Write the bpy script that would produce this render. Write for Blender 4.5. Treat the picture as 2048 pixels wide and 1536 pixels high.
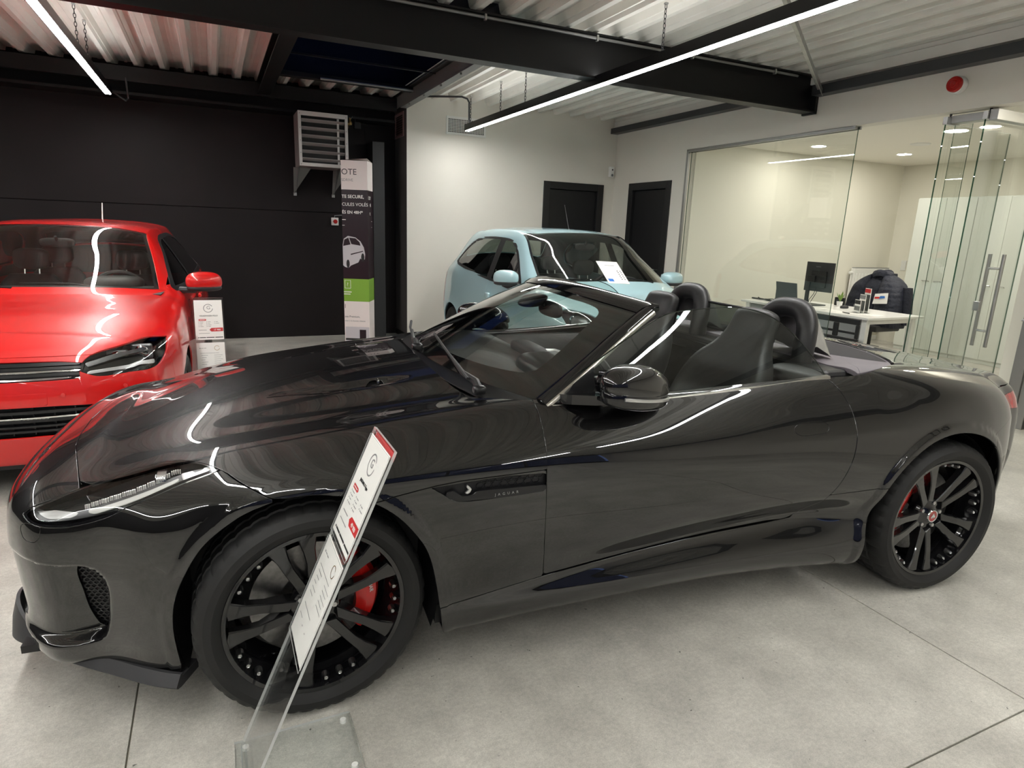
import bpy, bmesh, math, random
import numpy as np
from mathutils import Vector, Matrix
for _o in list(bpy.data.objects): bpy.data.objects.remove(_o)
random.seed(7)
S = bpy.context.scene
COL = S.collection
PI = math.pi

# ------------------------------------------------------------------ camera
def setup_camera():
    f, yaw, pit, rol = 1265.4, math.radians(25.26), math.radians(13.64), math.radians(2.16)
    f0 = Vector((math.sin(yaw), math.cos(yaw), 0)); r0 = Vector((math.cos(yaw), -math.sin(yaw), 0)); u0 = Vector((0, 0, 1))
    fw = f0*math.cos(pit) - u0*math.sin(pit); up = u0*math.cos(pit) + f0*math.sin(pit)
    r = r0*math.cos(rol) + up*math.sin(rol); u = up*math.cos(rol) - r0*math.sin(rol)
    cd = bpy.data.cameras.new('camera'); cd.sensor_fit = 'HORIZONTAL'; cd.sensor_width = 36.0
    cd.lens = 36.0*f/2048.0; cd.clip_start = 0.05; cd.clip_end = 100
    co = bpy.data.objects.new('camera', cd); COL.objects.link(co)
    m = Matrix((r, u, -fw)).transposed().to_4x4(); m.translation = Vector((0, 0, 1.507))
    co.matrix_world = m
    S.camera = co
setup_camera()
# ------------------------------------------------------------------ world (night outside), view
W = bpy.data.worlds.new('night'); S.world = W; W.use_nodes = True
W.node_tree.nodes['Background'].inputs[0].default_value = (0.30, 0.46, 1.0, 1)  # blue dusk
W.node_tree.nodes['Background'].inputs[1].default_value = 1.0
S.view_settings.view_transform = 'Standard'; S.view_settings.look = 'None'
S.view_settings.gamma = 1.0; S.view_settings.use_curve_mapping = False
S.view_settings.exposure = 0.0
LED_POWER = 82.0        # emission strength of the showroom LED strips
SPOT_POWER = 165.0       # emission strength of the office downlights

# ------------------------------------------------------------------ materials
M = {}
def srgb(r, g, b):
    def l(c):
        c /= 255.0
        return c/12.92 if c <= 0.04045 else ((c+0.055)/1.055)**2.4
    return (l(r), l(g), l(b), 1)
def mat(name, col, rough=0.5, metal=0.0, coat=0.0, spec=0.5, coat_rough=0.02, noise=None, bump=None, emit=None, trans=None, ior=1.45, sheen=0):
    m = bpy.data.materials.new(name); m.use_nodes = True
    nt = m.node_tree; b = nt.nodes['Principled BSDF']
    if len(col) == 3: col = (*col, 1)
    b.inputs['Base Color'].default_value = col; b.inputs['Roughness'].default_value = rough
    b.inputs['Metallic'].default_value = metal; b.inputs['Coat Weight'].default_value = coat
    b.inputs['Coat Roughness'].default_value = coat_rough; b.inputs['Specular IOR Level'].default_value = spec
    b.inputs['IOR'].default_value = ior
    if sheen: b.inputs['Sheen Weight'].default_value = sheen
    if emit: b.inputs['Emission Color'].default_value = (*emit[:3], 1); b.inputs['Emission Strength'].default_value = emit[3]
    if trans: b.inputs['Transmission Weight'].default_value = trans
    if noise or bump:
        tc = nt.nodes.new('ShaderNodeTexCoord')
    if noise:   # (scale, amount, detail, roughness variation)
        n = nt.nodes.new('ShaderNodeTexNoise'); n.inputs['Scale'].default_value = noise[0]; n.inputs['Detail'].default_value = noise[2]
        nt.links.new(tc.outputs['Object'], n.inputs['Vector'])
        r = nt.nodes.new('ShaderNodeMapRange'); r.inputs['From Min'].default_value = 0.3; r.inputs['From Max'].default_value = 0.7
        r.inputs['To Min'].default_value = 1-noise[1]; r.inputs['To Max'].default_value = 1+noise[1]
        nt.links.new(n.outputs['Fac'], r.inputs['Value'])
        mx = nt.nodes.new('ShaderNodeVectorMath'); mx.operation = 'SCALE'; mx.inputs[0].default_value = col[:3]
        nt.links.new(r.outputs[0], mx.inputs['Scale']); nt.links.new(mx.outputs[0], b.inputs['Base Color'])
        if len(noise) > 3:
            r2 = nt.nodes.new('ShaderNodeMapRange'); r2.inputs['To Min'].default_value = rough-noise[3]; r2.inputs['To Max'].default_value = rough+noise[3]
            nt.links.new(n.outputs['Fac'], r2.inputs['Value']); nt.links.new(r2.outputs[0], b.inputs['Roughness'])
    if bump:    # (scale, strength, distance)
        n = nt.nodes.new('ShaderNodeTexNoise'); n.inputs['Scale'].default_value = bump[0]; n.inputs['Detail'].default_value = 4
        nt.links.new(tc.outputs['Object'], n.inputs['Vector'])
        bp = nt.nodes.new('ShaderNodeBump'); bp.inputs['Strength'].default_value = bump[1]; bp.inputs['Distance'].default_value = bump[2]
        nt.links.new(n.outputs['Fac'], bp.inputs['Height']); nt.links.new(bp.outputs[0], b.inputs['Normal'])
    M[name] = m
    return m
def glass(name, tint, refl=1.0, rough=0.0, ior=1.5):
    """thin sheet glass: Fresnel mirror over a tinted clear body"""
    m = bpy.data.materials.new(name); m.use_nodes = True; nt = m.node_tree; nt.nodes.clear()
    o = nt.nodes.new('ShaderNodeOutputMaterial'); mx = nt.nodes.new('ShaderNodeMixShader')
    t = nt.nodes.new('ShaderNodeBsdfTransparent'); t.inputs[0].default_value = (*tint, 1)
    g = nt.nodes.new('ShaderNodeBsdfGlossy'); g.inputs['Roughness'].default_value = rough
    f0 = ((ior-1)/(ior+1))**2                       # Schlick reflectance, same from both sides of the sheet
    ge = nt.nodes.new('ShaderNodeNewGeometry'); dt = nt.nodes.new('ShaderNodeVectorMath'); dt.operation = 'DOT_PRODUCT'
    nt.links.new(ge.outputs['Incoming'], dt.inputs[0]); nt.links.new(ge.outputs['Normal'], dt.inputs[1])
    def mth(op, a, b, clamp=False):
        k = nt.nodes.new('ShaderNodeMath'); k.operation = op; k.use_clamp = clamp
        for i, q in enumerate((a, b)):
            if q is None: continue
            if isinstance(q, (int, float)): k.inputs[i].default_value = q
            else: nt.links.new(q, k.inputs[i])
        return k.outputs[0]
    c = mth('ABSOLUTE', dt.outputs['Value'], None)
    p5 = mth('POWER', mth('SUBTRACT', 1.0, c), 5.0)
    fr = mth('ADD', mth('MULTIPLY', p5, 1-f0), f0)
    nt.links.new(mth('MULTIPLY', fr, refl*1.7, True), mx.inputs[0])      # two surfaces of the sheet
    nt.links.new(t.outputs[0], mx.inputs[1]); nt.links.new(g.outputs[0], mx.inputs[2]); nt.links.new(mx.outputs[0], o.inputs[0])
    M[name] = m; return m

def flake_paint(name, base, fleck, rough=0.38, amount=0.5, metal=0.0):
    """metallic clear-coat paint with fine aluminium flake"""
    m = mat(name, base, rough, metal, coat=1.0, coat_rough=0.015)
    nt = m.node_tree; b = nt.nodes['Principled BSDF']
    tc = nt.nodes.new('ShaderNodeTexCoord'); v = nt.nodes.new('ShaderNodeTexVoronoi'); v.inputs['Scale'].default_value = 900
    nt.links.new(tc.outputs['Object'], v.inputs['Vector'])
    s = nt.nodes.new('ShaderNodeSeparateColor'); nt.links.new(v.outputs['Color'], s.inputs[0])
    mr = nt.nodes.new('ShaderNodeMapRange'); mr.inputs['From Min'].default_value = 0.55; mr.inputs['To Max'].default_value = amount
    nt.links.new(s.outputs[0], mr.inputs['Value'])
    mx = nt.nodes.new('ShaderNodeMix'); mx.data_type = 'RGBA'
    mx.inputs[6].default_value = (*base[:3], 1); mx.inputs[7].default_value = (*fleck[:3], 1)
    nt.links.new(mr.outputs[0], mx.inputs[0]); nt.links.new(mx.outputs[2], b.inputs['Base Color'])
    return m

mat('wall_white', srgb(224, 220, 210), 0.6, noise=(1.5, 0.02, 3), bump=(180, 0.08, 0.002))
mat('wall_black', (0.0100, 0.0074, 0.0080), 0.6, spec=0.3, noise=(2, 0.15, 3), bump=(90, 0.1, 0.002))
mat('office_wall', srgb(236, 233, 220), 0.7, noise=(1.5, 0.015, 2))
mat('ceiling_white', srgb(238, 234, 224), 0.8)
mat('beam_black', (0.007, 0.007, 0.0075), 0.45, spec=0.35, bump=(60, 0.05, 0.002))
mat('beam_grey', (0.035, 0.037, 0.04), 0.4)
mat('deck_steel', srgb(226, 225, 218), 0.30, metal=0.0, noise=(3, 0.05, 3))
mat('galv', (0.42, 0.42, 0.41), 0.4, metal=0.9, noise=(14, 0.12, 4))
mat('galv_dark', (0.22, 0.22, 0.22), 0.45, metal=0.6)
mat('plastic_black', (0.012, 0.012, 0.013), 0.45)
mat('plastic_dark', (0.03, 0.03, 0.032), 0.5, bump=(300, 0.15, 0.001))
mat('plastic_white', srgb(232, 232, 228), 0.4)
mat('plastic_grey', srgb(120, 122, 124), 0.4)
mat('gloss_black', (0.006, 0.006, 0.007), 0.08, coat=0.6)
mat('satin_black', (0.010, 0.010, 0.011), 0.28)
mat('rubber', (0.010, 0.010, 0.010), 0.62, bump=(220, 0.15, 0.001))
mat('chrome', (0.75, 0.75, 0.76), 0.08, metal=1)
mat('steel_brushed', (0.5, 0.5, 0.5), 0.3, metal=1)
mat('iron_disc', (0.22, 0.215, 0.21), 0.38, metal=1, noise=(60, 0.2, 4))
mat('red_caliper', srgb(190, 24, 20), 0.3, coat=0.6)
mat('red_plastic', srgb(170, 26, 22), 0.35)
mat('brass', (0.45, 0.3, 0.12), 0.35, metal=1)
mat('leather', (0.018, 0.018, 0.019), 0.42, bump=(160, 0.25, 0.001))
mat('leather_grey', (0.045, 0.045, 0.045), 0.5, bump=(160, 0.25, 0.001))
mat('soft_top', srgb(50, 48, 50), 0.9, noise=(500, 0.25, 2))
mat('carpet', (0.02, 0.02, 0.02), 0.95)
mat('paper', srgb(243, 241, 236), 0.6)
mat('ink_black', (0.02, 0.02, 0.02), 0.6)
mat('ink_grey', srgb(140, 140, 140), 0.6)
mat('ink_red', srgb(206, 44, 46), 0.6)
mat('ink_green', srgb(125, 165, 55), 0.5)
mat('ink_blue', srgb(60, 120, 200), 0.5)
mat('lens_red', srgb(150, 12, 16), 0.1, coat=1)
mat('lamp_silver', (0.62, 0.62, 0.61), 0.30, metal=0.75)
mat('led', (1, 1, 1), 0.5, emit=(1.0, 0.99, 0.965, LED_POWER))
mat('deck_fill_glow', (1, 1, 1), 0.5, emit=(1.0, 0.99, 0.965, 15.0))  # added glow that brightens the roof deck from below
mat('spot', (1, 1, 1), 0.5, emit=(1.0, 0.955, 0.86, SPOT_POWER))
glass('glass_clear', (0.975, 0.988, 0.978))
glass('glass_edge', (0.07, 0.16, 0.125))
glass('glass_car', (0.88, 0.91, 0.88), 1.0)
glass('glass_tint', (0.42, 0.47, 0.44), 1.0)
glass('glass_dark', (0.10, 0.11, 0.11), 1.0)
glass('lamp_lens', (0.92, 0.93, 0.94), 0.9)
glass('acrylic', (0.97, 0.98, 0.98), 0.9)
glass('acrylic_thin', (0.985, 0.99, 0.99), 0.25)
mat('acrylic_edge', (0.72, 0.74, 0.73), 0.15, trans=0.35, coat=0.5)
glass('night_glass', (0.22, 0.25, 0.32), 1.0)
flake_paint('paint_black', (0.0016, 0.0016, 0.0020), (0.08, 0.076, 0.068), rough=0.40, amount=0.035)
M['paint_black'].node_tree.nodes['Principled BSDF'].inputs['Specular IOR Level'].default_value = 0.12
M['paint_black'].node_tree.nodes['Principled BSDF'].inputs['Coat IOR'].default_value = 1.72
mat('paint_red', srgb(214, 20, 18), 0.35, coat=1.0, coat_rough=0.015)
mat('paint_blue', srgb(168, 200, 206), 0.35, coat=1.0, coat_rough=0.02)

# ------------------------------------------------------------------ mesh helpers
def link_mesh(name, V, F, material, parent=None, smooth=False, normals=None):
    me = bpy.data.meshes.new(name)
    me.from_pydata([tuple(map(float, v)) for v in V], [], [tuple(f) for f in F])
    if material: me.materials.append(M[material] if isinstance(material, str) else material)
    if smooth: me.polygons.foreach_set('use_smooth', [True]*len(me.polygons))
    if normals is not None:
        me.normals_split_custom_set_from_vertices([tuple(map(float, n)) for n in normals])
    me.update()
    o = bpy.data.objects.new(name, me); COL.objects.link(o)
    if parent: o.parent = parent
    return o
class MB:
    """collects simple solids into one mesh"""
    def __init__(s): s.v = []; s.f = []; s.sm = []
    def add(s, V, F, sm=False):
        k = len(s.v); s.v += [tuple(v) for v in V]; s.f += [tuple(i+k for i in f) for f in F]; s.sm += [sm]*len(F); return s
    def box(s, x0, x1, y0, y1, z0, z1, rot=None, at=(0, 0, 0)):
        V = [(x, y, z) for z in (z0, z1) for y in (y0, y1) for x in (x0, x1)]
        if rot is not None: V = [tuple(rot @ Vector(v) + Vector(at)) for v in V]
        return s.add(V, [(0, 2, 3, 1), (4, 5, 7, 6), (0, 1, 5, 4), (1, 3, 7, 5), (3, 2, 6, 7), (2, 0, 4, 6)])
    def bbox(s, x0, x1, y0, y1, z0, z1, b=0.004, rot=None, at=(0, 0, 0)):
        """box with chamfered edges"""
        b = min(b, (x1-x0)/2.01, (y1-y0)/2.01, (z1-z0)/2.01)
        bm = bmesh.new(); bmesh.ops.create_cube(bm, size=1)
        for v in bm.verts: v.co = Vector(((x0+x1)/2+v.co.x*(x1-x0), (y0+y1)/2+v.co.y*(y1-y0), (z0+z1)/2+v.co.z*(z1-z0)))
        bmesh.ops.bevel(bm, geom=bm.edges[:], offset=b, segments=2, profile=0.5, affect='EDGES')
        if rot is not None:
            for v in bm.verts: v.co = rot @ v.co + Vector(at)
        s.bm(bm, False); return s
    def bm(s, bm, sm=False):
        bm.verts.ensure_lookup_table(); bm.verts.index_update()
        s.add([tuple(v.co) for v in bm.verts], [[v.index for v in f.verts] for f in bm.faces], sm); bm.free(); return s
    def tube(s, path, r, n=10, cap=True, r2=None):
        P = [Vector(p) for p in path]; rings = []
        up = None
        for i, p in enumerate(P):
            t = (P[min(i+1, len(P)-1)]-P[max(i-1, 0)]).normalized()
            if up is None: up = t.orthogonal().normalized()
            up = (up - t*up.dot(t)).normalized(); w = t.cross(up)
            rr = r if r2 is None else r+(r2-r)*i/(len(P)-1)
            if isinstance(r, (list, tuple)): rr = r[i]
            rings.append([p+up*math.cos(2*PI*k/n)*rr+w*math.sin(2*PI*k/n)*rr for k in range(n)])
        V = [q for g in rings for q in g]; F = []
        for i in range(len(P)-1):
            for k in range(n): F.append((i*n+k, i*n+(k+1) % n, (i+1)*n+(k+1) % n, (i+1)*n+k))
        if cap: F += [tuple(range(n-1, -1, -1)), tuple((len(P)-1)*n+k for k in range(n))]
        return s.add(V, F, True)
    def prism(s, poly, a, b, axis='y', sm=False):
        """polygon extruded along axis from a to b; poly in the two other axes in order"""
        n = len(poly)
        def P(p, t): return {'x': (t, p[0], p[1]), 'y': (p[0], t, p[1]), 'z': (p[0], p[1], t)}[axis]
        V = [P(p, a) for p in poly]+[P(p, b) for p in poly]
        F = [(i, (i+1) % n, n+(i+1) % n, n+i) for i in range(n)]
        return s.add(V, F+[tuple(range(n-1, -1, -1)), tuple(range(n, 2*n))], sm)
    def lathe(s, prof, n=48, axis='y', c=(0, 0, 0), closed=False, sm=True):
        """profile of (radius, along) revolved about axis"""
        V = []; m = len(prof)
        for k in range(n):
            a = 2*PI*k/n; ca, sa = math.cos(a), math.sin(a)
            for r, t in prof:
                V.append({'y': (c[0]+r*ca, c[1]+t, c[2]+r*sa), 'z': (c[0]+r*ca, c[1]+r*sa, c[2]+t), 'x': (c[0]+t, c[1]+r*ca, c[2]+r*sa)}[axis])
        F = []
        for k in range(n):
            for i in range(m if closed else m-1):
                j = (i+1) % m; F.append((k*m+i, k*m+j, ((k+1) % n)*m+j, ((k+1) % n)*m+i))
        return s.add(V, F, sm)
    def disc(s, r, t, n=32, axis='y', c=(0, 0, 0), r0=0):
        return s.lathe([(max(r0, 1e-4), t), (r, t)], n, axis, c, sm=False)
    def xf(s, mtx):
        s.v = [tuple(mtx @ Vector(v)) for v in s.v]; return s
    def build(s, name, material, parent=None, sharp=35):
        o = link_mesh(name, s.v, s.f, material, parent)
        me = o.data
        me.polygons.foreach_set('use_smooth', s.sm)
        if any(s.sm):
            bm = bmesh.new(); bm.from_mesh(me)
            bmesh.ops.remove_doubles(bm, verts=bm.verts, dist=1e-6)
            bmesh.ops.recalc_face_normals(bm, faces=bm.faces)
            for e in bm.edges:
                if len(e.link_faces) == 2 and e.calc_face_angle(0) > math.radians(sharp): e.smooth = False
            bm.to_mesh(me); bm.free()
        return o
def tag(o, label=None, cat=None, group=None, kind=None):
    if label: o['label'] = label
    if cat: o['category'] = cat
    if group: o['group'] = group
    if kind: o['kind'] = kind
    return o
def thing(name, label, cat, loc=(0, 0, 0), rotz=0.0, group=None):
    o = bpy.data.objects.new(name, None); COL.objects.link(o); o.empty_display_size = 0.1
    o.location = loc; o.rotation_euler = (0, 0, rotz)
    return tag(o, label, cat, group)
def struct(name, mb, material, parent=None):
    o = mb.build(name, material, parent)
    if parent is None: o['kind'] = 'structure'
    return o
def group_root(name):
    o = bpy.data.objects.new(name, None); COL.objects.link(o); o['kind'] = 'structure'; return o
def copy_tree(o, parent=None, label=None):
    c = o.copy(); COL.objects.link(c); c.parent = parent
    if label: c['label'] = label
    for ch in list(o.children): copy_tree(ch, c)
    return c
def rotm(axis, deg): return Matrix.Rotation(math.radians(deg), 3, axis)
_txt = {}
def text_mesh(body, size, depth=0.0004, align='LEFT', bold=0.0, spacing=1.0):
    k = (body, size, depth, align, bold, spacing)
    cu = bpy.data.curves.new('lettering', 'FONT'); cu.body = body; cu.size = size; cu.extrude = depth; cu.align_x = align
    cu.offset = bold; cu.space_character = spacing; cu.resolution_u = 3
    o = bpy.data.objects.new('lettering', cu); COL.objects.link(o)
    dg = bpy.context.evaluated_depsgraph_get(); dg.update()
    me = bpy.data.meshes.new_from_object(o.evaluated_get(dg))
    bpy.data.objects.remove(o); bpy.data.curves.remove(cu)
    return me
def text(body, size, mtx, material, parent, name='lettering', **kw):
    """lettering laid in the xy plane of the given 4x4 matrix (parent's space)"""
    me = text_mesh(body, size, **kw); me.transform(mtx)
    me.materials.clear(); me.materials.append(M[material]); me.name = name
    o = bpy.data.objects.new(name, me); COL.objects.link(o); o.parent = parent
    return o
def frame_mtx(o, ex, ey):
    ex = Vector(ex).normalized(); ey = Vector(ey); ey = (ey-ex*ey.dot(ex)).normalized(); ez = ex.cross(ey)
    m = Matrix((ex, ey, ez)).transposed().to_4x4(); m.translation = Vector(o); return m
# ================================================================== THE ROOM
XR, YW, YB, ZD = 5.52, 8.386, 8.95, 3.10      # right wall, white wall, black wall, underside of roof deck
XL, YF = -5.6, -8.6                             # left wall, shop front behind the camera
# ---- floor: poured slabs separated by saw-cut joints
def concrete():
    m = mat('concrete', srgb(176, 173, 164), 0.38)
    nt = m.node_tree; b = nt.nodes['Principled BSDF']; tc = nt.nodes.new('ShaderNodeTexCoord')
    def noise(sc, det, lo, hi, fmin=0.35, fmax=0.65):
        n = nt.nodes.new('ShaderNodeTexNoise'); n.inputs['Scale'].default_value = sc; n.inputs['Detail'].default_value = det; n.inputs['Roughness'].default_value = 0.65
        nt.links.new(tc.outputs['Object'], n.inputs['Vector'])
        r = nt.nodes.new('ShaderNodeMapRange'); r.inputs['From Min'].default_value = fmin; r.inputs['From Max'].default_value = fmax
        r.inputs['To Min'].default_value = lo; r.inputs['To Max'].default_value = hi
        nt.links.new(n.outputs['Fac'], r.inputs['Value']); return r.outputs[0]
    def mul(a, c):
        k = nt.nodes.new('ShaderNodeMath'); k.operation = 'MULTIPLY'; nt.links.new(a, k.inputs[0]); nt.links.new(c, k.inputs[1]); return k.outputs[0]
    f = mul(mul(mul(noise(0.9, 6, 0.76, 1.08), noise(5, 8, 0.84, 1.08)), noise(70, 4, 0.88, 1.08)), noise(260, 3, 0.86, 1.10))
    spk = noise(38, 2, 1.0, 0.25, 0.715, 0.76)           # scattered dark specks
    f = mul(f, spk)
    sc = nt.nodes.new('ShaderNodeVectorMath'); sc.operation = 'SCALE'; sc.inputs[0].default_value = srgb(203, 200, 191)[:3]
    nt.links.new(f, sc.inputs['Scale']); nt.links.new(sc.outputs[0], b.inputs['Base Color'])
    nt.links.new(noise(2.5, 5, 0.30, 0.52), b.inputs['Roughness'])
    bp = nt.nodes.new('ShaderNodeBump'); bp.inputs['Strength'].default_value = 0.12; bp.inputs['Distance'].default_value = 0.002
    nt.links.new(noise(90, 5, 0, 1), bp.inputs['Height']); nt.links.new(bp.outputs[0], b.inputs['Normal'])
concrete()
mat('joint', srgb(128, 124, 112), 0.9)
floor = struct('floor', MB().box(XL-0.3, 10.0, YF-0.3, 9.4, -0.12, -0.008), 'joint')
jx = [XL-0.3, -3.08, -0.32, 2.44, 5.20, 7.96, 10.0]; jy = [YF-0.3, -5.1, -2.1, 0.9, 3.9, 6.9, 9.4]
for i in range(len(jx)-1):
    for j in range(len(jy)-1):
        MB().bbox(jx[i]+0.0025, jx[i+1]-0.0025, jy[j]+0.0025, jy[j+1]-0.0025, -0.02, 0.0, 0.0015).build('floor_slab', 'concrete', floor)
# ---- walls
def wall_with_holes(name, material, axis, at, thick, u0, u1, z0, z1, holes, parent=None):
    """slab wall in plane axis=at, u along the other horizontal axis, rectangular holes (u0,u1,z0,z1)"""
    us = sorted({u0, u1, *[h[0] for h in holes], *[h[1] for h in holes]}); zs = sorted({z0, z1, *[h[2] for h in holes], *[h[3] for h in holes]})
    mb = MB()
    for a, b in zip(us[:-1], us[1:]):
        for c, d in zip(zs[:-1], zs[1:]):
            um, zm = (a+b)/2, (c+d)/2
            if any(h[0] < um < h[1] and h[2] < zm < h[3] for h in holes): continue
            if axis == 'y': mb.box(a, b, at, at+thick, c, d)
            else: mb.box(at, at+thick, a, b, c, d)
    return struct(name, mb, material, parent)
wb = wall_with_holes('wall_back_black', 'wall_black', 'y', YB, 0.2, XL-0.2, 2.36, 0, 3.4, [])
# board joints of the black cladding
wb2 = MB()
for (z0, z1) in ((0.0, 1.642), (1.650, 3.3)): wb2 = MB().bbox(XL, 1.93, YB-0.018, YB-0.001, z0, z1, 0.003).build('cladding_board', 'wall_black', wb)
wall_with_holes('wall_back_white', 'wall_white', 'y', YW, 0.2, 2.34, XR+0.2, 0, 3.3, [(4.337, 5.337, 0, 2.21)])
# dark-painted return between the two back walls
struct('wall_return', MB().box(2.338, 2.345, YW+0.001, 9.1, 0.0, 3.3), mat('wall_grey', (0.10, 0.093, 0.092), 0.6))
struct('baseboard_return', MB().bbox(2.325, 2.337, YW, 9.1, 0, 0.075, 0.002), 'beam_black')
struct('baseboard_white', MB().bbox(2.34, 4.337, YW-0.012, YW-0.001, 0, 0.07, 0.002), 'beam_black')
struct('wall_pilaster', MB().box(1.95, 2.10, 8.60, YB, 0, 2.55), mat('grey_paint', (0.022, 0.023, 0.024), 0.5))
wall_with_holes('wall_right', 'wall_white', 'x', XR, 0.14, 2.2, YW, 0, 3.3, [(7.02, 7.969, 0, 2.222), (2.2, 6.78, 0, 2.575)])
struct('wall_right_front', MB().box(XR, XR+0.14, YF, 2.2, 0, 3.3), 'wall_white')
struct('wall_left', MB().box(XL-0.2, XL, YF, 9.1, 0, 3.3), 'wall_black')
# ---- shop front behind the camera: mullioned night glazing over a low plinth
wf = struct('wall_front', MB().box(XL, XR+0.2, YF-0.2, YF, 0, 0.35).box(XL, XR+0.2, YF-0.2, YF, 2.75, 3.3), 'wall_black')
k = 0
for i in range(6):
    a = XL+i*(XR-XL)/6; b = XL+(i+1)*(XR-XL)/6; k += 1
    w = struct('window_%d' % (k+2), MB().box(a+0.03, b-0.03, YF-0.08, YF-0.07, 0.35, 2.75), 'night_glass')
    MB().bbox(a-0.03, a+0.03, YF-0.12, YF-0.02, 0.35, 2.75, 0.004).build('mullion', 'beam_black', w)
# ---- doors in the back corner: frame and leaf
mat('door_black', (0.012, 0.012, 0.013), 0.38)
d1 = group_root('door_1')
MB().bbox(4.337, 4.437, YW-0.02, YW+0.12, 0, 2.21, 0.004).bbox(5.237, 5.337, YW-0.02, YW+0.12, 0, 2.21, 0.004).bbox(4.437, 5.237, YW-0.02, YW+0.12, 2.11, 2.21, 0.004).build('door_frame', 'door_black', d1)
MB().bbox(4.44, 5.234, YW+0.03, YW+0.07, 0.008, 2.106, 0.004).build('door_leaf', 'door_black', d1)
MB().box(4.3, 5.4, YW+0.2, YW+0.22, 0, 2.3).build('light_leak_panel', 'beam_black', d1)  # added dark panel, stops outside light leaking round the leaf
MB().tube([(4.52, YW+0.03, 1.05), (4.52, YW-0.025, 1.05), (4.64, YW-0.025, 1.05)], 0.010).build('handle', 'steel_brushed', d1)
d2 = group_root('door_2')
MB().bbox(XR-0.02, XR+0.12, 7.02, 7.12, 0, 2.222, 0.004).bbox(XR-0.02, XR+0.12, 7.869, 7.969, 0, 2.222, 0.004).bbox(XR-0.02, XR+0.12, 7.12, 7.869, 2.122, 2.222, 0.004).build('door_frame', 'door_black', d2)
MB().bbox(XR+0.03, XR+0.07, 7.123, 7.866, 0.008, 2.118, 0.004).build('door_leaf', 'door_black', d2)
MB().box(XR+0.2, XR+0.22, 6.95, 8.05, 0, 2.3).build('light_leak_panel', 'beam_black', d2)  # same added panel, blocks the sky light behind this door
MB().tube([(XR+0.03, 7.20, 1.05), (XR-0.025, 7.20, 1.05), (XR-0.025, 7.32, 1.05)], 0.010).build('handle', 'steel_brushed', d2)
# ---- ceiling: trapezoidal steel deck in sheets, ribs run from front to back
ceil_root = group_root('ceiling')
PER = 0.255
def deck_sheet(n):
    """profile of n ribs: narrow bottom flange, stiffened webs, wide top flange"""
    pr = []
    for i in range(n):
        o = i*PER
        pr += [(o-0.022, 0), (o+0.022, 0), (o+0.034, 0.032), (o+0.042, 0.036), (o+0.058, 0.098), (o+PER/2-0.02, 0.098), (o+PER/2-0.012, 0.090), (o+PER/2+0.012, 0.090), (o+PER/2+0.02, 0.098), (o+PER-0.058, 0.098), (o+PER-0.042, 0.036), (o+PER-0.034, 0.032)]
    pr.append((n*PER-0.022, 0))
    return pr
def deck(y0, y1, x_from, n):
    pr = deck_sheet(n); V = [(x, y, z) for y in (y0, y1) for x, z in pr]; m = len(pr)
    F = [(i, i+1, m+i+1, m+i) for i in range(m-1)]
    o = link_mesh('deck_sheet', V, F, 'deck_steel', ceil_root); o.location = (x_from, 0, ZD)
    return o
HX0, HX1, HY0, HY1 = 1.669-4*PER, 1.669+2*PER, 5.0, 7.88        # roof-light opening
x0 = 1.669-PER*29
xs = x0; proto = {}
while xs < XR+0.05:
    n = 4
    if xs < HX0-1e-4: n = min(4, int(round((HX0-xs)/PER)))
    elif xs < HX1-1e-4: n = min(3, int(round((HX1-xs)/PER)))
    spans = [(YF-0.1, HY0), (HY1, 9.0)] if HX0-1e-4 <= xs < HX1-1e-4 else [(YF-0.1, 9.0)]
    for sp in spans:
        if (n, sp) in proto:
            o = proto[(n, sp)].copy(); COL.objects.link(o); o.location = (xs, 0, ZD)
        else: proto[(n, sp)] = deck(sp[0], sp[1], xs, n)
    xs += n*PER
struct('roof', MB().box(XL-0.3, HX0, YF-0.3, 9.4, 3.42, 3.5).box(HX1, 10.0, YF-0.3, 9.4, 3.42, 3.5).box(HX0, HX1, YF-0.3, HY0, 3.42, 3.5).box(HX0, HX1, HY1, 9.4, 3.42, 3.5), 'beam_black')
# ---- steelwork
def ibeam(name, axis, a, b, c, z0, h, w, tf=0.014, tw=0.010, material='beam_black', parent=None):
    p = [(-w/2, 0), (w/2, 0), (w/2, tf), (tw/2, tf), (tw/2, h-tf), (w/2, h-tf), (w/2, h), (-w/2, h), (-w/2, h-tf), (-tw/2, h-tf), (-tw/2, tf), (-w/2, tf)]
    poly = [(c+u, z0+v) for u, v in p]
    mb = MB()
    if axis == 'x': mb.prism(poly, a, b, 'x')
    else: mb.prism(poly, a, b, 'y')
    return mb
beam = group_root('beam_main')
ibeam('web', 'x', XL, 5.505, 4.94, 2.75, 0.335, 0.14).build('girder', 'beam_black', beam)
MB().bbox(5.485, 5.517, 4.86, 5.02, 2.735, 3.09, 0.003).build('end_plate', 'beam_black', beam)
MB().tube([(XL, 4.862, 3.045), (5.2, 4.862, 3.045)], 0.011, 8).build('conduit', 'galv_dark', beam)
for i in range(11):
    x = -4.9+i*0.98
    MB().bbox(x-0.009, x+0.009, 4.845, 4.877, 3.022, 3.066, 0.003).build('conduit_clip', 'galv', beam)
beam2 = group_root('beam_cross')
ibeam('b', 'y', 4.95, 8.62, 0.66, 2.945, 0.15, 0.14).build('girder', 'beam_black', beam2)
beam3 = group_root('beam_edge')
MB().bbox(2.255, 2.345, 5.0, YW-0.001, 2.955, 2.967, 0.002).box(2.255, 2.263, 5.0, 9.0, 2.967, ZD).build('channel', mat('beam_mid', (0.16, 0.165, 0.16), 0.5), beam3)
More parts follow.
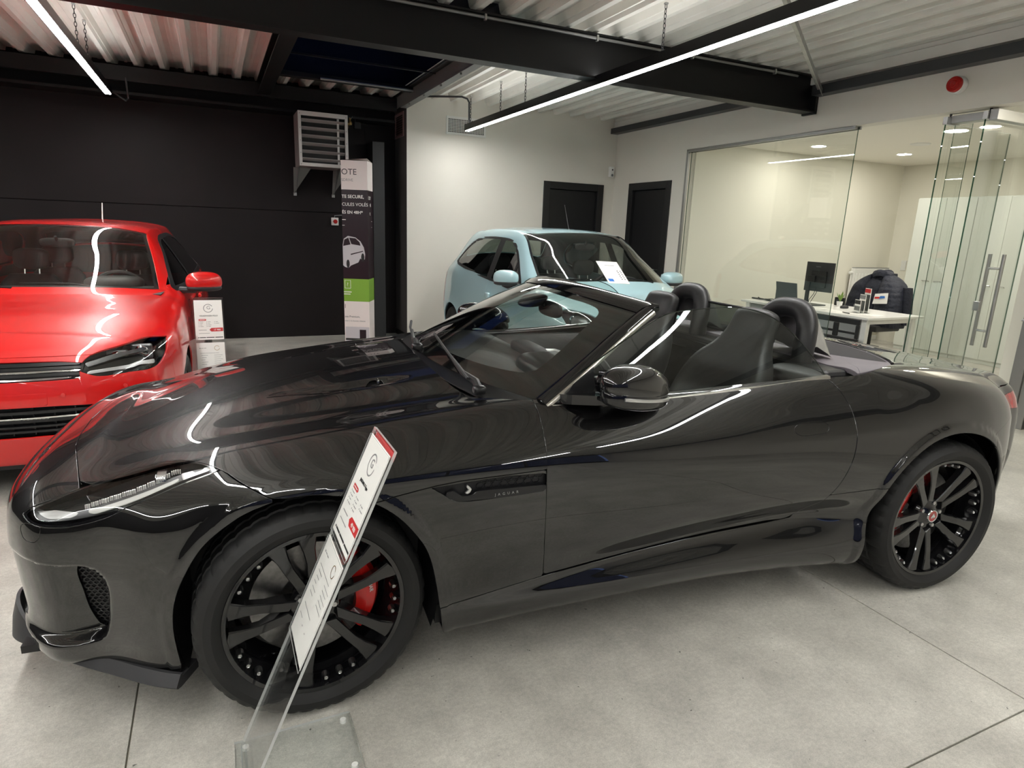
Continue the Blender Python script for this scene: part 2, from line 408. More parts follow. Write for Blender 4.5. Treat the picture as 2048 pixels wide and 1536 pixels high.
for i in range(5): MB().bbox(2.258, 2.275, 5.6+i*0.6, 5.62+i*0.6, 2.935, 2.956, 0.003).build('bolt', 'galv_dark', beam3)
purl = group_root('beam_wall')
MB().box(XL, 2.25, 8.52, 8.60, 2.925, 2.935).box(XL, 2.25, 8.52, 8.527, 2.935, 3.085).box(XL, 2.25, 8.52, 8.60, 3.075, 3.085).box(XL, 2.25, 8.60, YB, 2.80, 2.83).build('purlin', 'beam_black', purl)
pr = group_root('beam_right')
MB().bbox(5.40, 5.518, 5.04, YW-0.001, 2.93, 3.005, 0.004).bbox(5.40, 5.518, YF, 4.85, 2.89, 2.975, 0.004).build('channel', 'beam_grey', pr)
MB().box(5.46, 5.519, YF, YW, 3.006, 3.095).build('closer_strip', 'deck_steel', pr)
# flat steel brace under the deck
br = group_root('beam_brace')
b0, b1 = Vector((5.46, 4.80, 2.93)), Vector((2.55, 2.80, 3.08))
dr = (b1-b0).normalized(); nn = Vector((dr.y, -dr.x, 0)).normalized(); up = dr.cross(nn)
mbb = MB(); V = []
for p in (b0, b1):
    for (u, v) in ((-.025, 0), (.025, 0), (.025, .006), (-.019, .006), (-.019, -.045), (-.025, -.045)): V.append(tuple(p+nn*u+Vector((0, 0, 1))*v))
mbb.add(V, [(i, (i+1) % 6, 6+(i+1) % 6, 6+i) for i in range(6)]+[(5, 4, 3, 2, 1, 0), (6, 7, 8, 9, 10, 11)]).build('angle_bar', 'galv', br)
# ---- roof-light: dark shaft beside the edge beam
rl = group_root('window_2')
mat('night_navy', (0.004, 0.006, 0.016), 0.25)
sh = MB()
for q in ((HX0, HX0+.01, HY0, HY1), (HX1-.01, HX1, HY0, HY1), (HX0, HX1, HY0, HY0+.01), (HX0, HX1, HY1-.01, HY1)): sh.box(*q, 3.08, 3.75)
sh.build('shaft_lining', 'night_navy', rl)
MB().box(HX0, HX1, HY0, HY1, 3.75, 3.765).build('pane', 'night_glass', rl)
MB().bbox(HX0-.02, 2.26, 7.80, 7.90, 3.05, 3.10, 0.003).bbox(HX0, 2.26, 6.95, 6.97, 3.08, 3.10, 0.003).box(HX1, 2.26, HY0, HY1, 3.09, 3.099).build('kerb', 'beam_black', rl)
MB().tube([(1.2, 7.785, 3.055), (2.25, 7.785, 3.055)], 0.014, 8).build('pipe', 'galv_dark', rl)
# ---- office behind the glass
struct('wall_office_side', MB().box(XR+0.14, 9.9, 6.76, 6.9, 0, 2.68), 'office_wall')
struct('wall_office_far', MB().box(9.70, 9.9, 2.0, 6.76, 0, 2.68), 'office_wall')
struct('wall_office_near', MB().box(XR+0.14, 9.9, 1.9, 2.0, 0, 2.68), 'office_wall')
struct('ceiling_office', MB().box(XR+0.141, 9.9, 1.9, 6.9, 2.68, 2.73), 'ceiling_white')
struct('wall_corner_white', MB().box(6.28, 6.38, 2.0, 3.16, 0, 2.679), 'office_wall')
struct('baseboard_corner', MB().bbox(6.262, 6.279, 2.0, 3.16, 0, 0.075, 0.002), 'beam_black')
struct('baseboard_office', MB().bbox(XR+0.14, 9.69, 6.74, 6.759, 0, 0.07, 0.002), 'plastic_white')
# glazing
def sheet(name, p0, p1, z0, z1, t, parent=None, edge=True):
    """glass sheet standing between two plan points: two clear faces and green ground edges"""
    a, b = Vector((*p0, 0)), Vector((*p1, 0)); d = (b-a).normalized(); n = Vector((-d.y, d.x, 0))*t/2
    q = [a-n, b-n, b+n, a+n]
    V = [(p.x, p.y, z) for z in (z0, z1) for p in q]
    o = link_mesh(name, V, [(0, 1, 5, 4), (2, 3, 7, 6)], 'glass_clear', parent)
    link_mesh('glass_edge', V, [(1, 2, 6, 5), (3, 0, 4, 7), (4, 5, 6, 7), (0, 3, 2, 1)], 'glass_edge', o if parent is None else parent)
    return o
mat('alu', (0.34, 0.34, 0.33), 0.35, metal=0.8)
w1 = sheet('window_1', (XR+0.05, 4.405), (XR+0.05, 6.74), 0.02, 2.56, 0.012); w1['kind'] = 'structure'
MB().bbox(XR+0.0, XR+0.03, 4.40, 6.78, 2.545, 2.58, 0.002).bbox(XR, XR+0.03, 6.745, 6.78, 0, 2.545, 0.002).bbox(XR+0.07, XR+0.09, 4.40, 6.78, 2.545, 2.58, 0.002).bbox(XR, XR+0.09, 4.40, 6.78, 0, 0.025, 0.002).build('frame', 'alu', w1)
def patch(x, y, parent):
    MB().bbox(x-0.012, x+0.16, y-0.018, y+0.018, 2.49, 2.55, 0.002).build('patch_fitting', 'steel_brushed', parent)
    MB().tube([(x+0.05, y, 2.55), (x+0.05, y, 2.575)], 0.010, 8).build('pivot', 'plastic_black', parent)
d3 = sheet('door_3', (XR+0.06, 3.60), (XR+0.98, 3.60), 0.012, 2.50, 0.012); d3['kind'] = 'structure'
patch(XR+0.06, 3.60, d3)
d4 = sheet('door_4', (XR+0.04, 3.28), (XR+0.90, 3.28), 0.012, 2.50, 0.012); d4['kind'] = 'structure'
patch(XR+0.04, 3.28, d4)
w8 = sheet('window_9', (XR+0.16, 3.44), (XR+0.16, 3.58), 0.02, 2.49, 0.010); w8['kind'] = 'structure'
MB().bbox(XR+0.10, XR+0.20, 3.29, 3.59, 2.50, 2.56, 0.002).build('head_rail', 'alu', w8)
hr = struct('trim_1', MB().bbox(XR+0.05, 6.27, 3.20, 3.26, 2.48, 2.56, 0.003), 'alu')
# paired bar handles on the swung-open leaf
for s in (-1, 1):
    y = 3.28+s*0.055; x = XR+0.58
    MB().tube([(x, y, 0.66), (x, y, 1.46)], 0.015, 12).build('pull_bar', 'steel_brushed', d4)
for z in (0.80, 1.34): MB().tube([(XR+0.58, 3.225, z), (XR+0.58, 3.335, z)], 0.011, 10).build('standoff', 'steel_brushed', d4)
MB().bbox(XR+0.42, XR+0.46, 3.255, 3.305, 0.98, 1.06, 0.004).build('lock', 'steel_brushed', d3)
# grey framed door post at the very right
d5 = struct('door_5', MB().bbox(6.18, 6.24, 2.93, 3.02, 0, 2.5, 0.004).bbox(6.20, 6.262, 2.86, 2.93, 0, 2.5, 0.004), 'alu')
MB().tube([(6.17, 3.00, 0.93), (6.13, 3.00, 0.93), (6.13, 2.86, 0.93)], 0.010, 8).build('handle', 'steel_brushed', d5)
MB().bbox(6.165, 6.18, 2.965, 2.995, 1.17, 1.23, 0.003).build('lock', 'steel_brushed', d5)
# office downlights
for i, (x, y, r) in enumerate([(7.04, 6.10, .08), (8.44, 5.92, .08), (7.10, 4.455, .105), (7.09, 4.12, .085), (8.5, 4.4, .085), (6.0, 2.7, .08)]):
    lb = ['recessed round downlight in office ceiling above the desk end by the wall', 'recessed round downlight deep in the office ceiling near the radiator corner',
          'large recessed round downlight over the office doorway', 'recessed round downlight just right of the large one by the glass doors',
          'recessed round downlight above the white cupboards', 'recessed round downlight over the white wall corner at the far right'][i]
    t = thing('downlight', lb, 'downlight', (x, y, 2.68), 0, 'office downlights')
    MB().lathe([(r, 0), (r+0.018, -0.003), (r+0.018, 0.0)], 32, 'z').build('trim_ring', 'plastic_white', t)
    MB().disc(r, -0.0015, 32, 'z').build('lens', 'spot', t)
sm = thing('smoke_detector', 'flat white round ceiling disc in the office between downlights', 'detector', (7.68, 5.21, 2.68))
MB().lathe([(0.001, -0.012), (0.10, -0.012), (0.11, 0)], 32, 'z').build('cover', 'plastic_white', sm)
# ---- hanging LED strip lamps with chains
def chain(x, y, z0, z1, parent):
    mb = MB(); n = max(2, int((z1-z0)/0.030)); st = (z1-z0)/n
    for i in range(n):
        zc = z0+(i+0.5)*st; a = st*0.62; w = 0.0085; P = []
        for k in range(12):
            t = 2*PI*k/12; u = w*math.cos(t); v = a*math.sin(t)
            P.append((x+(u if i % 2 else 0), y+(0 if i % 2 else u), zc+v))
        mb.tube(P+[P[0], P[1]], 0.0026, 5, cap=False)
    return mb.build('chain', 'plastic_black', parent)
def led_lamp(x, y0, y1, z, chains, label):
    t = thing('led_strip_lamp', label, 'lamp', (x, (y0+y1)/2, z), 0, 'LED strip lamps')
    yc = (y0+y1)/2
    prof = [(-0.035, 0.0), (-0.035, 0.075), (0.035, 0.075), (0.035, 0.0), (0.027, 0.0), (0.027, 0.012), (-0.027, 0.012), (-0.027, 0.0)]
    MB().prism(prof, y0-yc, y1-yc, 'y').build('housing', 'satin_black', t)
    for e, s in ((y0-yc, -1), (y1-yc, 1)): MB().bbox(-0.035, 0.035, min(e, e+s*0.004), max(e, e+s*0.004), 0.0, 0.075, 0.001).build('end_cap', 'satin_black', t)
    MB().box(-0.0265, 0.0265, y0-yc+0.01, y1-yc-0.01, -0.004, 0.011).build('diffuser', 'led', t)
    MB().box(-0.022, 0.022, y0-yc+0.01, y1-yc-0.01, 0.0755, 0.077).build('added_deck_glow', 'deck_fill_glow', t)  # glowing strip added on the housing top to lighten the deck
    for yy in chains:
        MB().bbox(-0.014, 0.014, yy-yc-0.02, yy-yc+0.02, 0.076, 0.082, 0.002).build('hanger', 'galv', t)
        chain(0, yy-yc, 0.082, ZD-z-0.012, t)
        MB().bbox(-0.012, 0.012, yy-yc-0.012, yy-yc+0.012, ZD-z-0.014, ZD-z-0.002, 0.002).build('eyelet', 'galv', t)
    return t
lr = led_lamp(3.0, -2.2, 7.96, 2.70, [7.85, 6.93, 6.3, 4.06, 1.5, -1.0], 'long black LED strip lamp hanging above the pale blue car')
MB().tube([(-0.01, 4.99, 0.07), (-0.01, 5.0, 0.32), (-0.03, 5.02, 0.365), (-0.09, 5.05, 0.385), (-0.60, 5.42, 0.392)], 0.012, 8).build('supply_cable', 'plastic_dark', lr)
ll = led_lamp(-0.86, -2.2, 8.02, 2.70, [6.90, 6.43, 4.1, 1.5, -1.0], 'long black LED strip lamp hanging above the red car')
MB().tube([(0.0, 5.10, 0.03), (0.05, 5.15, 0.02), (0.14, 5.24, -0.03), (0.16, 5.27, 0.0), (0.155, 5.27, 0.20)], 0.009, 8).build('supply_cable', 'plastic_dark', ll)
led_lamp(-3.9, -2.2, 8.02, 2.70, [6.9, 4.1, 1.5, -1.0], 'unseen added black LED strip lamp outside the picture on the left')  # unseen repeat, put in for the light it gives
for x, w in ((-3.9, 'left'), (-0.86, 'middle'), (3.0, 'right')): led_lamp(x, -8.0, -3.4, 2.70, [-7.6, -3.8], 'unseen added black LED strip lamp behind the camera, %s of three' % w)  # unseen lamps, guessed and added for their light and reflections
# ================================================================== CAR BODY ENGINE
# A body is one master surface lofted through a net of hand-set points (half car, y >= 0, x rearward, z up);
# panels are cut out of it along shut-lines, get turned-in edges and keep the master surface's normals.
def hermite(P, u, m):
    """dense interpolation of rows P (n,k,3) at parameters u (n) -> (m,k,3)"""
    P = np.asarray(P, float); n = len(u); T = np.zeros_like(P)
    for i in range(n):
        if i == 0: T[i] = (P[1]-P[0])/(u[1]-u[0])
        elif i == n-1: T[i] = (P[-1]-P[-2])/(u[-1]-u[-2])
        else:
            h0, h1 = u[i]-u[i-1], u[i+1]-u[i]
            T[i] = ((P[i]-P[i-1])/h0*h1+(P[i+1]-P[i])/h1*h0)/(h0+h1)
    # end tangents: parabolic
    if n > 2:
        T[0] = 2*(P[1]-P[0])/(u[1]-u[0])-T[1]; T[-1] = 2*(P[-1]-P[-2])/(u[-1]-u[-2])-T[-2]
    x = np.asarray(m); k = np.clip(np.searchsorted(u, x, side='right')-1, 0, n-2)
    h = (u[k+1]-u[k]); t = ((x-u[k])/h)
    sh = (-1,)+(1,)*(P.ndim-1); t = t.reshape(sh); h = h.reshape(sh)
    return (2*t**3-3*t**2+1)*P[k]+(t**3-2*t**2+t)*h*T[k]+(-2*t**3+3*t**2)*P[k+1]+(t**3-t**2)*h*T[k+1]
def curve1(xs, ys, x):
    """smooth 1-D interpolation through (xs, ys)"""
    return hermite(np.array(ys, float)[:, None], np.array(xs, float), np.atleast_1d(np.asarray(x, float)))[:, 0]
class Surf: pass
def normals_of(V, F):
    V = np.asarray(V); N = np.zeros_like(V)
    by = {}
    for f in F: by.setdefault(len(f), []).append(f)
    for n, fs in by.items():
        fs = np.array(fs)
        for i in range(1, n-1):
            c = np.cross(V[fs[:, i]]-V[fs[:, 0]], V[fs[:, i+1]]-V[fs[:, 0]])
            for j in range(n): np.add.at(N, fs[:, j], c)
    return N/np.maximum(np.linalg.norm(N, axis=1, keepdims=True), 1e-12)
def relax_grid(G, wfun, it):
    """even out the lofted grid where wfun > 0 (mirror symmetry at the centre plane)"""
    w = wfun(G.reshape(-1, 3)).reshape(G.shape[:2])[..., None]*0.5; m = np.array([1, -1, 1.])
    for _ in range(it):
        P = np.concatenate([G[1:2]*m, G, G[-2:-1]*m], 0); a = P[:-2]+P[2:]
        Q = np.concatenate([2*G[:, :1]-G[:, 1:2], G, G[:, -2:-1]*m], 1); b = Q[:, :-2]+Q[:, 2:]
        G = G+w*((a+b)/4-G)
    return G
def loft(net, step=0.012, creases=(), shape=None, relax=None):
    """net: rows (front to rear) x lines (bottom to top).  creases: line indices where the surface folds"""
    net = np.array(net, float); R, K = net.shape[:2]
    du = np.linalg.norm(np.diff(net, axis=0), axis=2); du = np.sort(du, axis=1)[:, K//4:].mean(axis=1)+1e-4
    u = np.concatenate([[0], np.cumsum(du)]); mu = np.linspace(0, u[-1], int(u[-1]/step)+1)
    ru = np.interp(mu, u, np.arange(R))
    D = hermite(net, u, mu)                                       # (mu,K,3)
    dv = np.linalg.norm(np.diff(net, axis=1), axis=2); dv = dv.mean(axis=0)+1e-4
    v = np.concatenate([[0], np.cumsum(dv)])
    cuts = [0]+sorted(creases)+[K-1]; cols = []; cv = []
    Dt = D.transpose(1, 0, 2)
    for a, b in zip(cuts[:-1], cuts[1:]):
        seg = Dt[a:b+1]; vv = v[a:b+1]; n = max(2, int((vv[-1]-vv[0])/step)+1)
        mv = np.linspace(vv[0], vv[-1], n); lv = np.interp(mv, v, np.arange(K)); cv += list(lv if a == 0 else lv[1:])
        if len(vv) == 2: q = seg[0][None]+(seg[1]-seg[0])[None]*((mv-vv[0])/(vv[-1]-vv[0]))[:, None, None]
        else: q = hermite(seg, vv, mv)
        cols.append(q if a == 0 else q[1:])
    G = np.concatenate(cols, 0).transpose(1, 0, 2)                 # (rows, cols, 3)
    if relax: G = relax_grid(G, *relax)
    G[:, :, 1] = np.maximum(G[:, :, 1], 0)
    s = Surf(); nr, nc = G.shape[:2]; s.nr, s.nc = nr, nc
    s.T = np.stack(np.meshgrid(ru, np.array(cv), indexing='ij'), -1).reshape(-1, 2)
    V = G.reshape(-1, 3)
    if shape is not None: V = shape(V)
    idx = np.arange(nr*nc).reshape(nr, nc)
    F = np.stack([idx[:-1, :-1], idx[1:, :-1], idx[1:, 1:], idx[:-1, 1:]], -1).reshape(-1, 4)
    N = normals_of(V, F)
    # orient outward
    c = np.array([V[:, 0].mean(), 0, V[:, 2].mean()*0.8])
    flip = np.sign((N*(V-c)).sum()); N *= flip
    if flip < 0: F = F[:, ::-1]
    N[V[:, 1] < 1e-4, 1] = 0; N /= np.maximum(np.linalg.norm(N, axis=1, keepdims=True), 1e-9)
    s.V, s.N, s.F = V, N, [tuple(f) for f in F]
    return s
def clip(s, g, uv=False):
    """keep the part of the surface where g(V) < 0"""
    val = np.asarray(g(s.T if uv else s.V)); T = list(s.T) if hasattr(s, 'T') else None; val = np.where(np.abs(val) < 1e-7, 1e-7, val); inside = val < 0
    V = list(s.V); N = list(s.N); F = []; cache = {}
    ins = inside.tolist(); vl = val.tolist()
    for f in s.F:
        k = [ins[i] for i in f]
        if all(k): F.append(f); continue
        if not any(k): continue
        out = []
        n = len(f)
        for i in range(n):
            a, b = f[i], f[(i+1) % n]
            if ins[a]: out.append(a)
            if ins[a] != ins[b]:
                key = (a, b) if a < b else (b, a)
                j = cache.get(key)
                if j is None:
                    t = vl[key[0]]/(vl[key[0]]-vl[key[1]])
                    V.append(V[key[0]]*(1-t)+V[key[1]]*t); q = N[key[0]]*(1-t)+N[key[1]]*t; N.append(q/np.linalg.norm(q))
                    if T is not None: T.append(T[key[0]]*(1-t)+T[key[1]]*t)
                    j = len(V)-1; cache[key] = j
                out.append(j)
        if len(out) >= 3: F.append(tuple(out))
    r = Surf(); used = sorted({i for f in F for i in f}); mp = {o: k for k, o in enumerate(used)}
    r.V = np.array([V[i] for i in used]).reshape(-1, 3); r.N = np.array([N[i] for i in used]).reshape(-1, 3)
    r.F = [tuple(mp[i] for i in f) for f in F]
    if T is not None: r.T = np.array([T[i] for i in used]).reshape(-1, 2)
    return r
def smooth_poly(pts, n=8, closed=True, corners=()):
    """rounded polygon through points (Catmull-Rom), sharp at the listed corner indices"""
    P = [np.array(p, float) for p in pts]; m = len(P); out = []
    rng = range(m) if closed else range(m-1)
    for i in rng:
        p1, p2 = P[i], P[(i+1) % m]
        p0 = P[i-1] if (closed or i > 0) else p1-(p2-p1); p3 = P[(i+2) % m] if (closed or i+2 < m) else p2+(p2-p1)
        t1 = (p2-p0)/2; t2 = (p3-p1)/2; L = np.linalg.norm(p2-p1)
        t1 *= L/max(np.linalg.norm(t1), 1e-9); t2 *= L/max(np.linalg.norm(t2), 1e-9)
        if i in corners: t1 = p2-p1
        if (i+1) % m in corners: t2 = p2-p1
        for k in range(n):
            t = k/n
            out.append((2*t**3-3*t*t+1)*p1+(t**3-2*t*t+t)*t1+(-2*t**3+3*t*t)*p2+(t**3-t*t)*t2)
    if not closed: out.append(P[-1])
    return [tuple(o) for o in out]
def sdf(poly, Q):
    """signed distance of points Q (n,2) to a closed polygon, negative inside"""
    P = np.array(poly, float); A = P; B = np.roll(P, -1, 0); Q = np.asarray(Q, float)
    d2 = np.full(len(Q), 1e9); ins = np.zeros(len(Q), bool)
    for a, b in zip(A, B):
        e = b-a; w = Q-a; t = np.clip((w@e)/max(e@e, 1e-12), 0, 1); r = w-t[:, None]*e; d2 = np.minimum(d2, (r*r).sum(1))
        c1 = (a[1] <= Q[:, 1]) != (b[1] <= Q[:, 1])
        with np.errstate(divide='ignore', invalid='ignore'):
            xi = a[0]+(Q[:, 1]-a[1])/(b[1]-a[1])*e[0] if b[1] != a[1] else np.zeros(len(Q))
        ins ^= c1 & (Q[:, 0] < xi)
    return np.where(ins, -1, 1)*np.sqrt(d2)
def XZ(V): return V[:, [0, 2]]
def XY(V): return V[:, [0, 1]]
def YZ(V): return V[:, [1, 2]]
def region(poly, proj=XZ, grow=0.0, cond=None):
    def g(V):
        d = sdf(poly, proj(V))-grow
        return d if cond is None else np.maximum(d, cond(V))
    return g
def outside(g): return lambda V: -g(V)
def both(*gs): return lambda V: np.max([g(V) for g in gs], axis=0)
def offset(s, d):
    r = Surf(); r.V = s.V+s.N*d; r.N = s.N; r.F = s.F; return r
def mirror(s):
    r = Surf(); r.V = s.V*np.array([1, -1, 1]); r.N = s.N*np.array([1, -1, 1]); r.F = [tuple(reversed(f)) for f in s.F]; return r
def join(a, b):
    r = Surf(); k = len(a.V); r.V = np.concatenate([a.V, b.V]); r.N = np.concatenate([a.N, b.N]); r.F = list(a.F)+[tuple(i+k for i in f) for f in b.F]; return r
def boundary(s):
    e = {}
    for f in s.F:
        for i in range(len(f)):
            a, b = f[i], f[(i+1) % len(f)]; e[(a, b)] = 1
    return [(a, b) for (a, b) in e if (b, a) not in e]
def flange(s, depth=0.012, roll=0.0025):
    """turn the free edges of a panel inwards: small rolled lip, then a return"""
    B = [(a, b) for a, b in boundary(s) if not (abs(s.V[a][1]) < 2e-4 and abs(s.V[b][1]) < 2e-4)]
    if not B or depth <= 0: return s
    nb = {}
    for a, b in B:
        d = s.V[b]-s.V[a]; o = np.cross(d, s.N[a]); o /= max(np.linalg.norm(o), 1e-12)
        for q in (a, b): nb.setdefault(q, []).append(o)
    V = list(s.V); N = list(s.N); F = list(s.F); r1 = {}; r2 = {}
    for q, os_ in nb.items():
        o = np.sum(os_, 0); o = o/max(np.linalg.norm(o), 1e-9)
        n = s.N[q]
        V.append(s.V[q]+o*roll*0.6-n*roll); m = o+n*0.35; N.append(m/np.linalg.norm(m)); r1[q] = len(V)-1
        V.append(s.V[q]+o*roll*0.6-n*depth); N.append(o); r2[q] = len(V)-1
    for a, b in B:
        F.append((b, a, r1[a], r1[b])); F.append((r1[b], r1[a], r2[a], r2[b]))
    r = Surf(); r.V = np.array(V); r.N = np.array(N); r.F = F; return r
def emit_surf(s, name, material, parent):
    return link_mesh(name, s.V, s.F, material, parent, smooth=True, normals=s.N)
def panel(s, name, material, parent, side='both', fl=0.012, thick=0.0):
    """make the panel object(s): 'both' = one symmetric piece, 'pair' = one per side, 'near' = y<0 only"""
    if len(s.F) == 0: return None
    if side == 'both': return emit_surf(flange(join(s, mirror(s)), fl), name, material, parent)
    if side == 'near': return emit_surf(flange(mirror(s), fl), name, material, parent)
    if side == 'far': return emit_surf(flange(s, fl), name, material, parent)
    a = emit_surf(flange(mirror(s), fl), name, material, parent); b = emit_surf(flange(s, fl), name, material, parent)
    return a, b
def pole_front(line_pts, x_p, z_p, n_exp=2.4, angles=(0, 18, 36, 54, 72)):
    """rows that fan round a blunt end. line_pts: per line (x_end, z_end, x_side, y_side, z_side)"""
    rows = []
    for a in angles:
        ca, sa = math.cos(math.radians(a)), math.sin(math.radians(a)); c = ca**(2/n_exp) if ca > 0 else 0; s_ = sa**(2/n_exp) if sa > 0 else 0
        row = []
        for (xe, ze, xs, ys, zs) in line_pts:
            w = (a/90.0); w = w*w*(3-2*w)
            row.append((xs+(xe-xs)*c, ys*s_, ze+(zs-ze)*w))
        rows.append(row)
    return rows
mat('lamp_guide', srgb(215, 214, 208), 0.35, coat=0.3)
mat('lamp_grey', (0.16, 0.16, 0.16), 0.3, metal=0.7)
def honey(name, size, col):
    """fine honeycomb mesh as relief on a dark sheet (far, hidden grille)"""
    return 'plastic_black'
def hexbars(parent, sg, xr, z0, z1, y):
    """two rows of honeycomb cells as thin bars"""
    mb = MB(); h = (z1-z0)/2; w = .034; n = 8
    for r in range(2):
        zc = z0+h*(r+.5)
        for k in range(n):
            xc = xr[0][0]+.012+(k+(.5 if r else 0))*w*.80
            if xc > xr[1][0]-.005: continue
            P = [(xc-w*.40, sg*y, zc), (xc-w*.20, sg*y, zc+h*.45), (xc+w*.20, sg*y, zc+h*.45), (xc+w*.40, sg*y, zc), (xc+w*.20, sg*y, zc-h*.45), (xc-w*.20, sg*y, zc-h*.45)]
            P = [Vector(p) for p in P]
            for i in range(6): mb.tube([P[i], P[(i+1) % 6]], .0016, 5)
    o = mb.build('vent_mesh', 'satin_black', parent); return o
def honey_mesh(s, cell, car, name):
    """open diagonal mesh laid over a small surface patch (near and far side)"""
    for sg in (-1, 1):
        V = s.V*np.array([1, sg, 1]); mb = MB()
        zs = V[:, 2]; xs = V[:, 0]
        def at(x, z):
            d = (xs-x)**2+(zs-z)**2; i = int(d.argmin())
            return Vector((x, V[i, 1]+sg*.008, z)) if d[i] < .012**2 else None
        r = 0; z = zs.min()
        while z < zs.max():
            x = xs.min()+(cell/2 if r % 2 else 0)
            while x < xs.max():
                P = [at(x-cell*.5, z), at(x, z+cell*.33), at(x+cell*.5, z)]
                for a, b in zip(P[:-1], P[1:]):
                    if a and b: mb.tube([a, b], .0028, 4, cap=False)
                q, q2 = at(x, z+cell*.33), at(x, z+cell*.66)
                if q and q2: mb.tube([q, q2], .0028, 4, cap=False)
                x += cell
            z += cell*.66; r += 1
        if mb.v: tag(mb.build(name, 'satin_black', car), kind='stuff')
# ================================================================== BLACK ROADSTER
def roadster_net():
    X = [-.62, -.42, -.20, 0, .20, .42, .74, 1.10, 1.50, 1.90, 2.20, 2.42, 2.62, 2.85, 3.05, 3.20]
    Y = [[.66, .72, .74, .74, .74, .74, .74, .74, .74, .74, .74, .74, .74, .74, .70, .62],
         [.735, .85, .892, .897, .897, .892, .878, .872, .872, .885, .912, .930, .935, .918, .852, .745],
         [.755, .868, .908, .913, .913, .908, .897, .895, .898, .908, .935, .950, .955, .938, .868, .76],
         [.765, .876, .912, .917, .915, .905, .884, .862, .849, .852, .912, .948, .957, .943, .877, .772],
         [.772, .881, .918, .925, .925, .920, .912, .910, .912, .922, .944, .957, .963, .950, .885, .782],
         [.775, .880, .916, .926, .930, .931, .931, .932, .934, .937, .950, .960, .963, .950, .885, .782],
         [.765, .866, .905, .918, .924, .927, .929, .929, .927, .926, .933, .941, .945, .932, .873, .772],
         [.740, .832, .876, .893, .902, .905, .903, .897, .887, .873, .875, .882, .885, .872, .822, .735],
         [.690, .735, .762, .775, .785, .795, .806, .812, .812, .810, .795, .775, .760, .740, .710, .67],
         [.520, .54, .55, .56, .57, .58, .60, .62, .62, .62, .61, .60, .58, .56, .54, .50],
         [.36, .37, .375, .38, .385, .39, .40, .42, .42, .42, .41, .40, .39, .38, .37, .35],
         [.18, .185, .19, .19, .195, .195, .20, .21, .21, .21, .205, .20, .195, .19, .185, .18],
         [0]*16]
    Z = [[.185, .185, .18, .17, .15, .16, .17, .17, .17, .17, .17, .18, .19, .20, .22, .25],
         [.198, .202, .205, .205, .202, .20, .205, .21, .215, .205, .195, .20, .22, .24, .25, .27],
         [.262, .265, .265, .264, .262, .26, .262, .268, .274, .278, .278, .28, .29, .30, .32, .34],
         [.32, .33, .335, .335, .33, .33, .335, .362, .392, .41, .405, .40, .40, .41, .42, .43],
         [.43, .44, .45, .45, .45, .45, .452, .47, .495, .515, .515, .512, .51, .51, .51, .52],
         [.55, .56, .58, .59, .60, .61, .62, .63, .64, .65, .65, .65, .65, .65, .64, .64],
         [.64, .668, .695, .713, .722, .73, .74, .747, .754, .764, .773, .782, .787, .782, .762, .74],
         [.705, .743, .772, .792, .805, .816, .831, .836, .850, .873, .885, .892, .892, .882, .857, .82],
         [.738, .790, .830, .857, .880, .902, .931, .929, .946, .972, .984, .980, .970, .950, .920, .89],
         [.755, .803, .836, .863, .890, .917, .950, .942, .955, .985, .995, .985, .975, .957, .932, .905],
         [.775, .828, .869, .900, .930, .956, .992, 1.0, 1.0, 1.005, 1.0, .992, .982, .964, .941, .915],
         [.783, .840, .884, .917, .948, .974, 1.008, 1.01, 1.005, 1.008, 1.003, .995, .986, .969, .947, .922],
         [.786, .844, .889, .923, .954, .980, 1.012, 1.012, 1.008, 1.01, 1.005, .997, .988, .971, .949, .925]]
    front = [(-.84, .185), (-.905, .20), (-.918, .265), (-.912, .33), (-.918, .43), (-.925, .54), (-.918, .63), (-.895, .682), (-.848, .718), (-.785, .743), (-.725, .763), (-.67, .776), (-.62, .786)]
    rear = [(3.34, .29), (3.38, .32), (3.42, .39), (3.44, .47), (3.45, .56), (3.455, .65), (3.465, .74), (3.48, .82), (3.46, .866), (3.40, .885), (3.34, .90), (3.27, .915), (3.20, .925)]
    K = len(Y)
    rows = pole_front([(front[k][0], front[k][1], X[0], Y[k][0], Z[k][0]) for k in range(K)], 0, 0, 2.5)
    for i, x in enumerate(X): rows.append([(x, Y[k][i], Z[k][i]) for k in range(K)])
    rows += pole_front([(rear[k][0], rear[k][1], X[-1], Y[k][-1], Z[k][-1]) for k in range(K)], 0, 0, 2.6)[::-1]
    return rows
def smoothstep(t): t = np.clip(t, 0, 1); return t*t*(3-2*t)
R_FARCH = smooth_poly([(.41, .12), (.404, .214), (.377, .397), (.352, .505), (.318, .572), (.251, .654), (.17, .708), (.05, .742), (-.05, .743), (-.152, .715), (-.226, .672), (-.292, .615), (-.345, .53), (-.376, .449), (-.386, .36), (-.378, .242), (-.37, .10), (0, .0)], 4)
R_RARCH = smooth_poly([(2.19, .10), (2.185, .224), (2.205, .40), (2.249, .537), (2.319, .632), (2.426, .708), (2.543, .745), (2.655, .748), (2.765, .722), (2.86, .665), (2.93, .575), (2.968, .47), (2.975, .35), (2.96, .2), (2.94, .1), (2.6, 0)], 4)
def roadster_shape(V):
    V = V.copy(); x, y, z = V[:, 0], V[:, 1], V[:, 2]
    # wheel-arch lips swell outwards round the openings
    for poly, amt in ((R_FARCH, .006), (R_RARCH, .011)):
        d = sdf(poly, V[:, [0, 2]]); w = smoothstep((.036-d)/.010)*(d > -.1)*(y > .6)
        V[:, 1] += amt*w
    return V

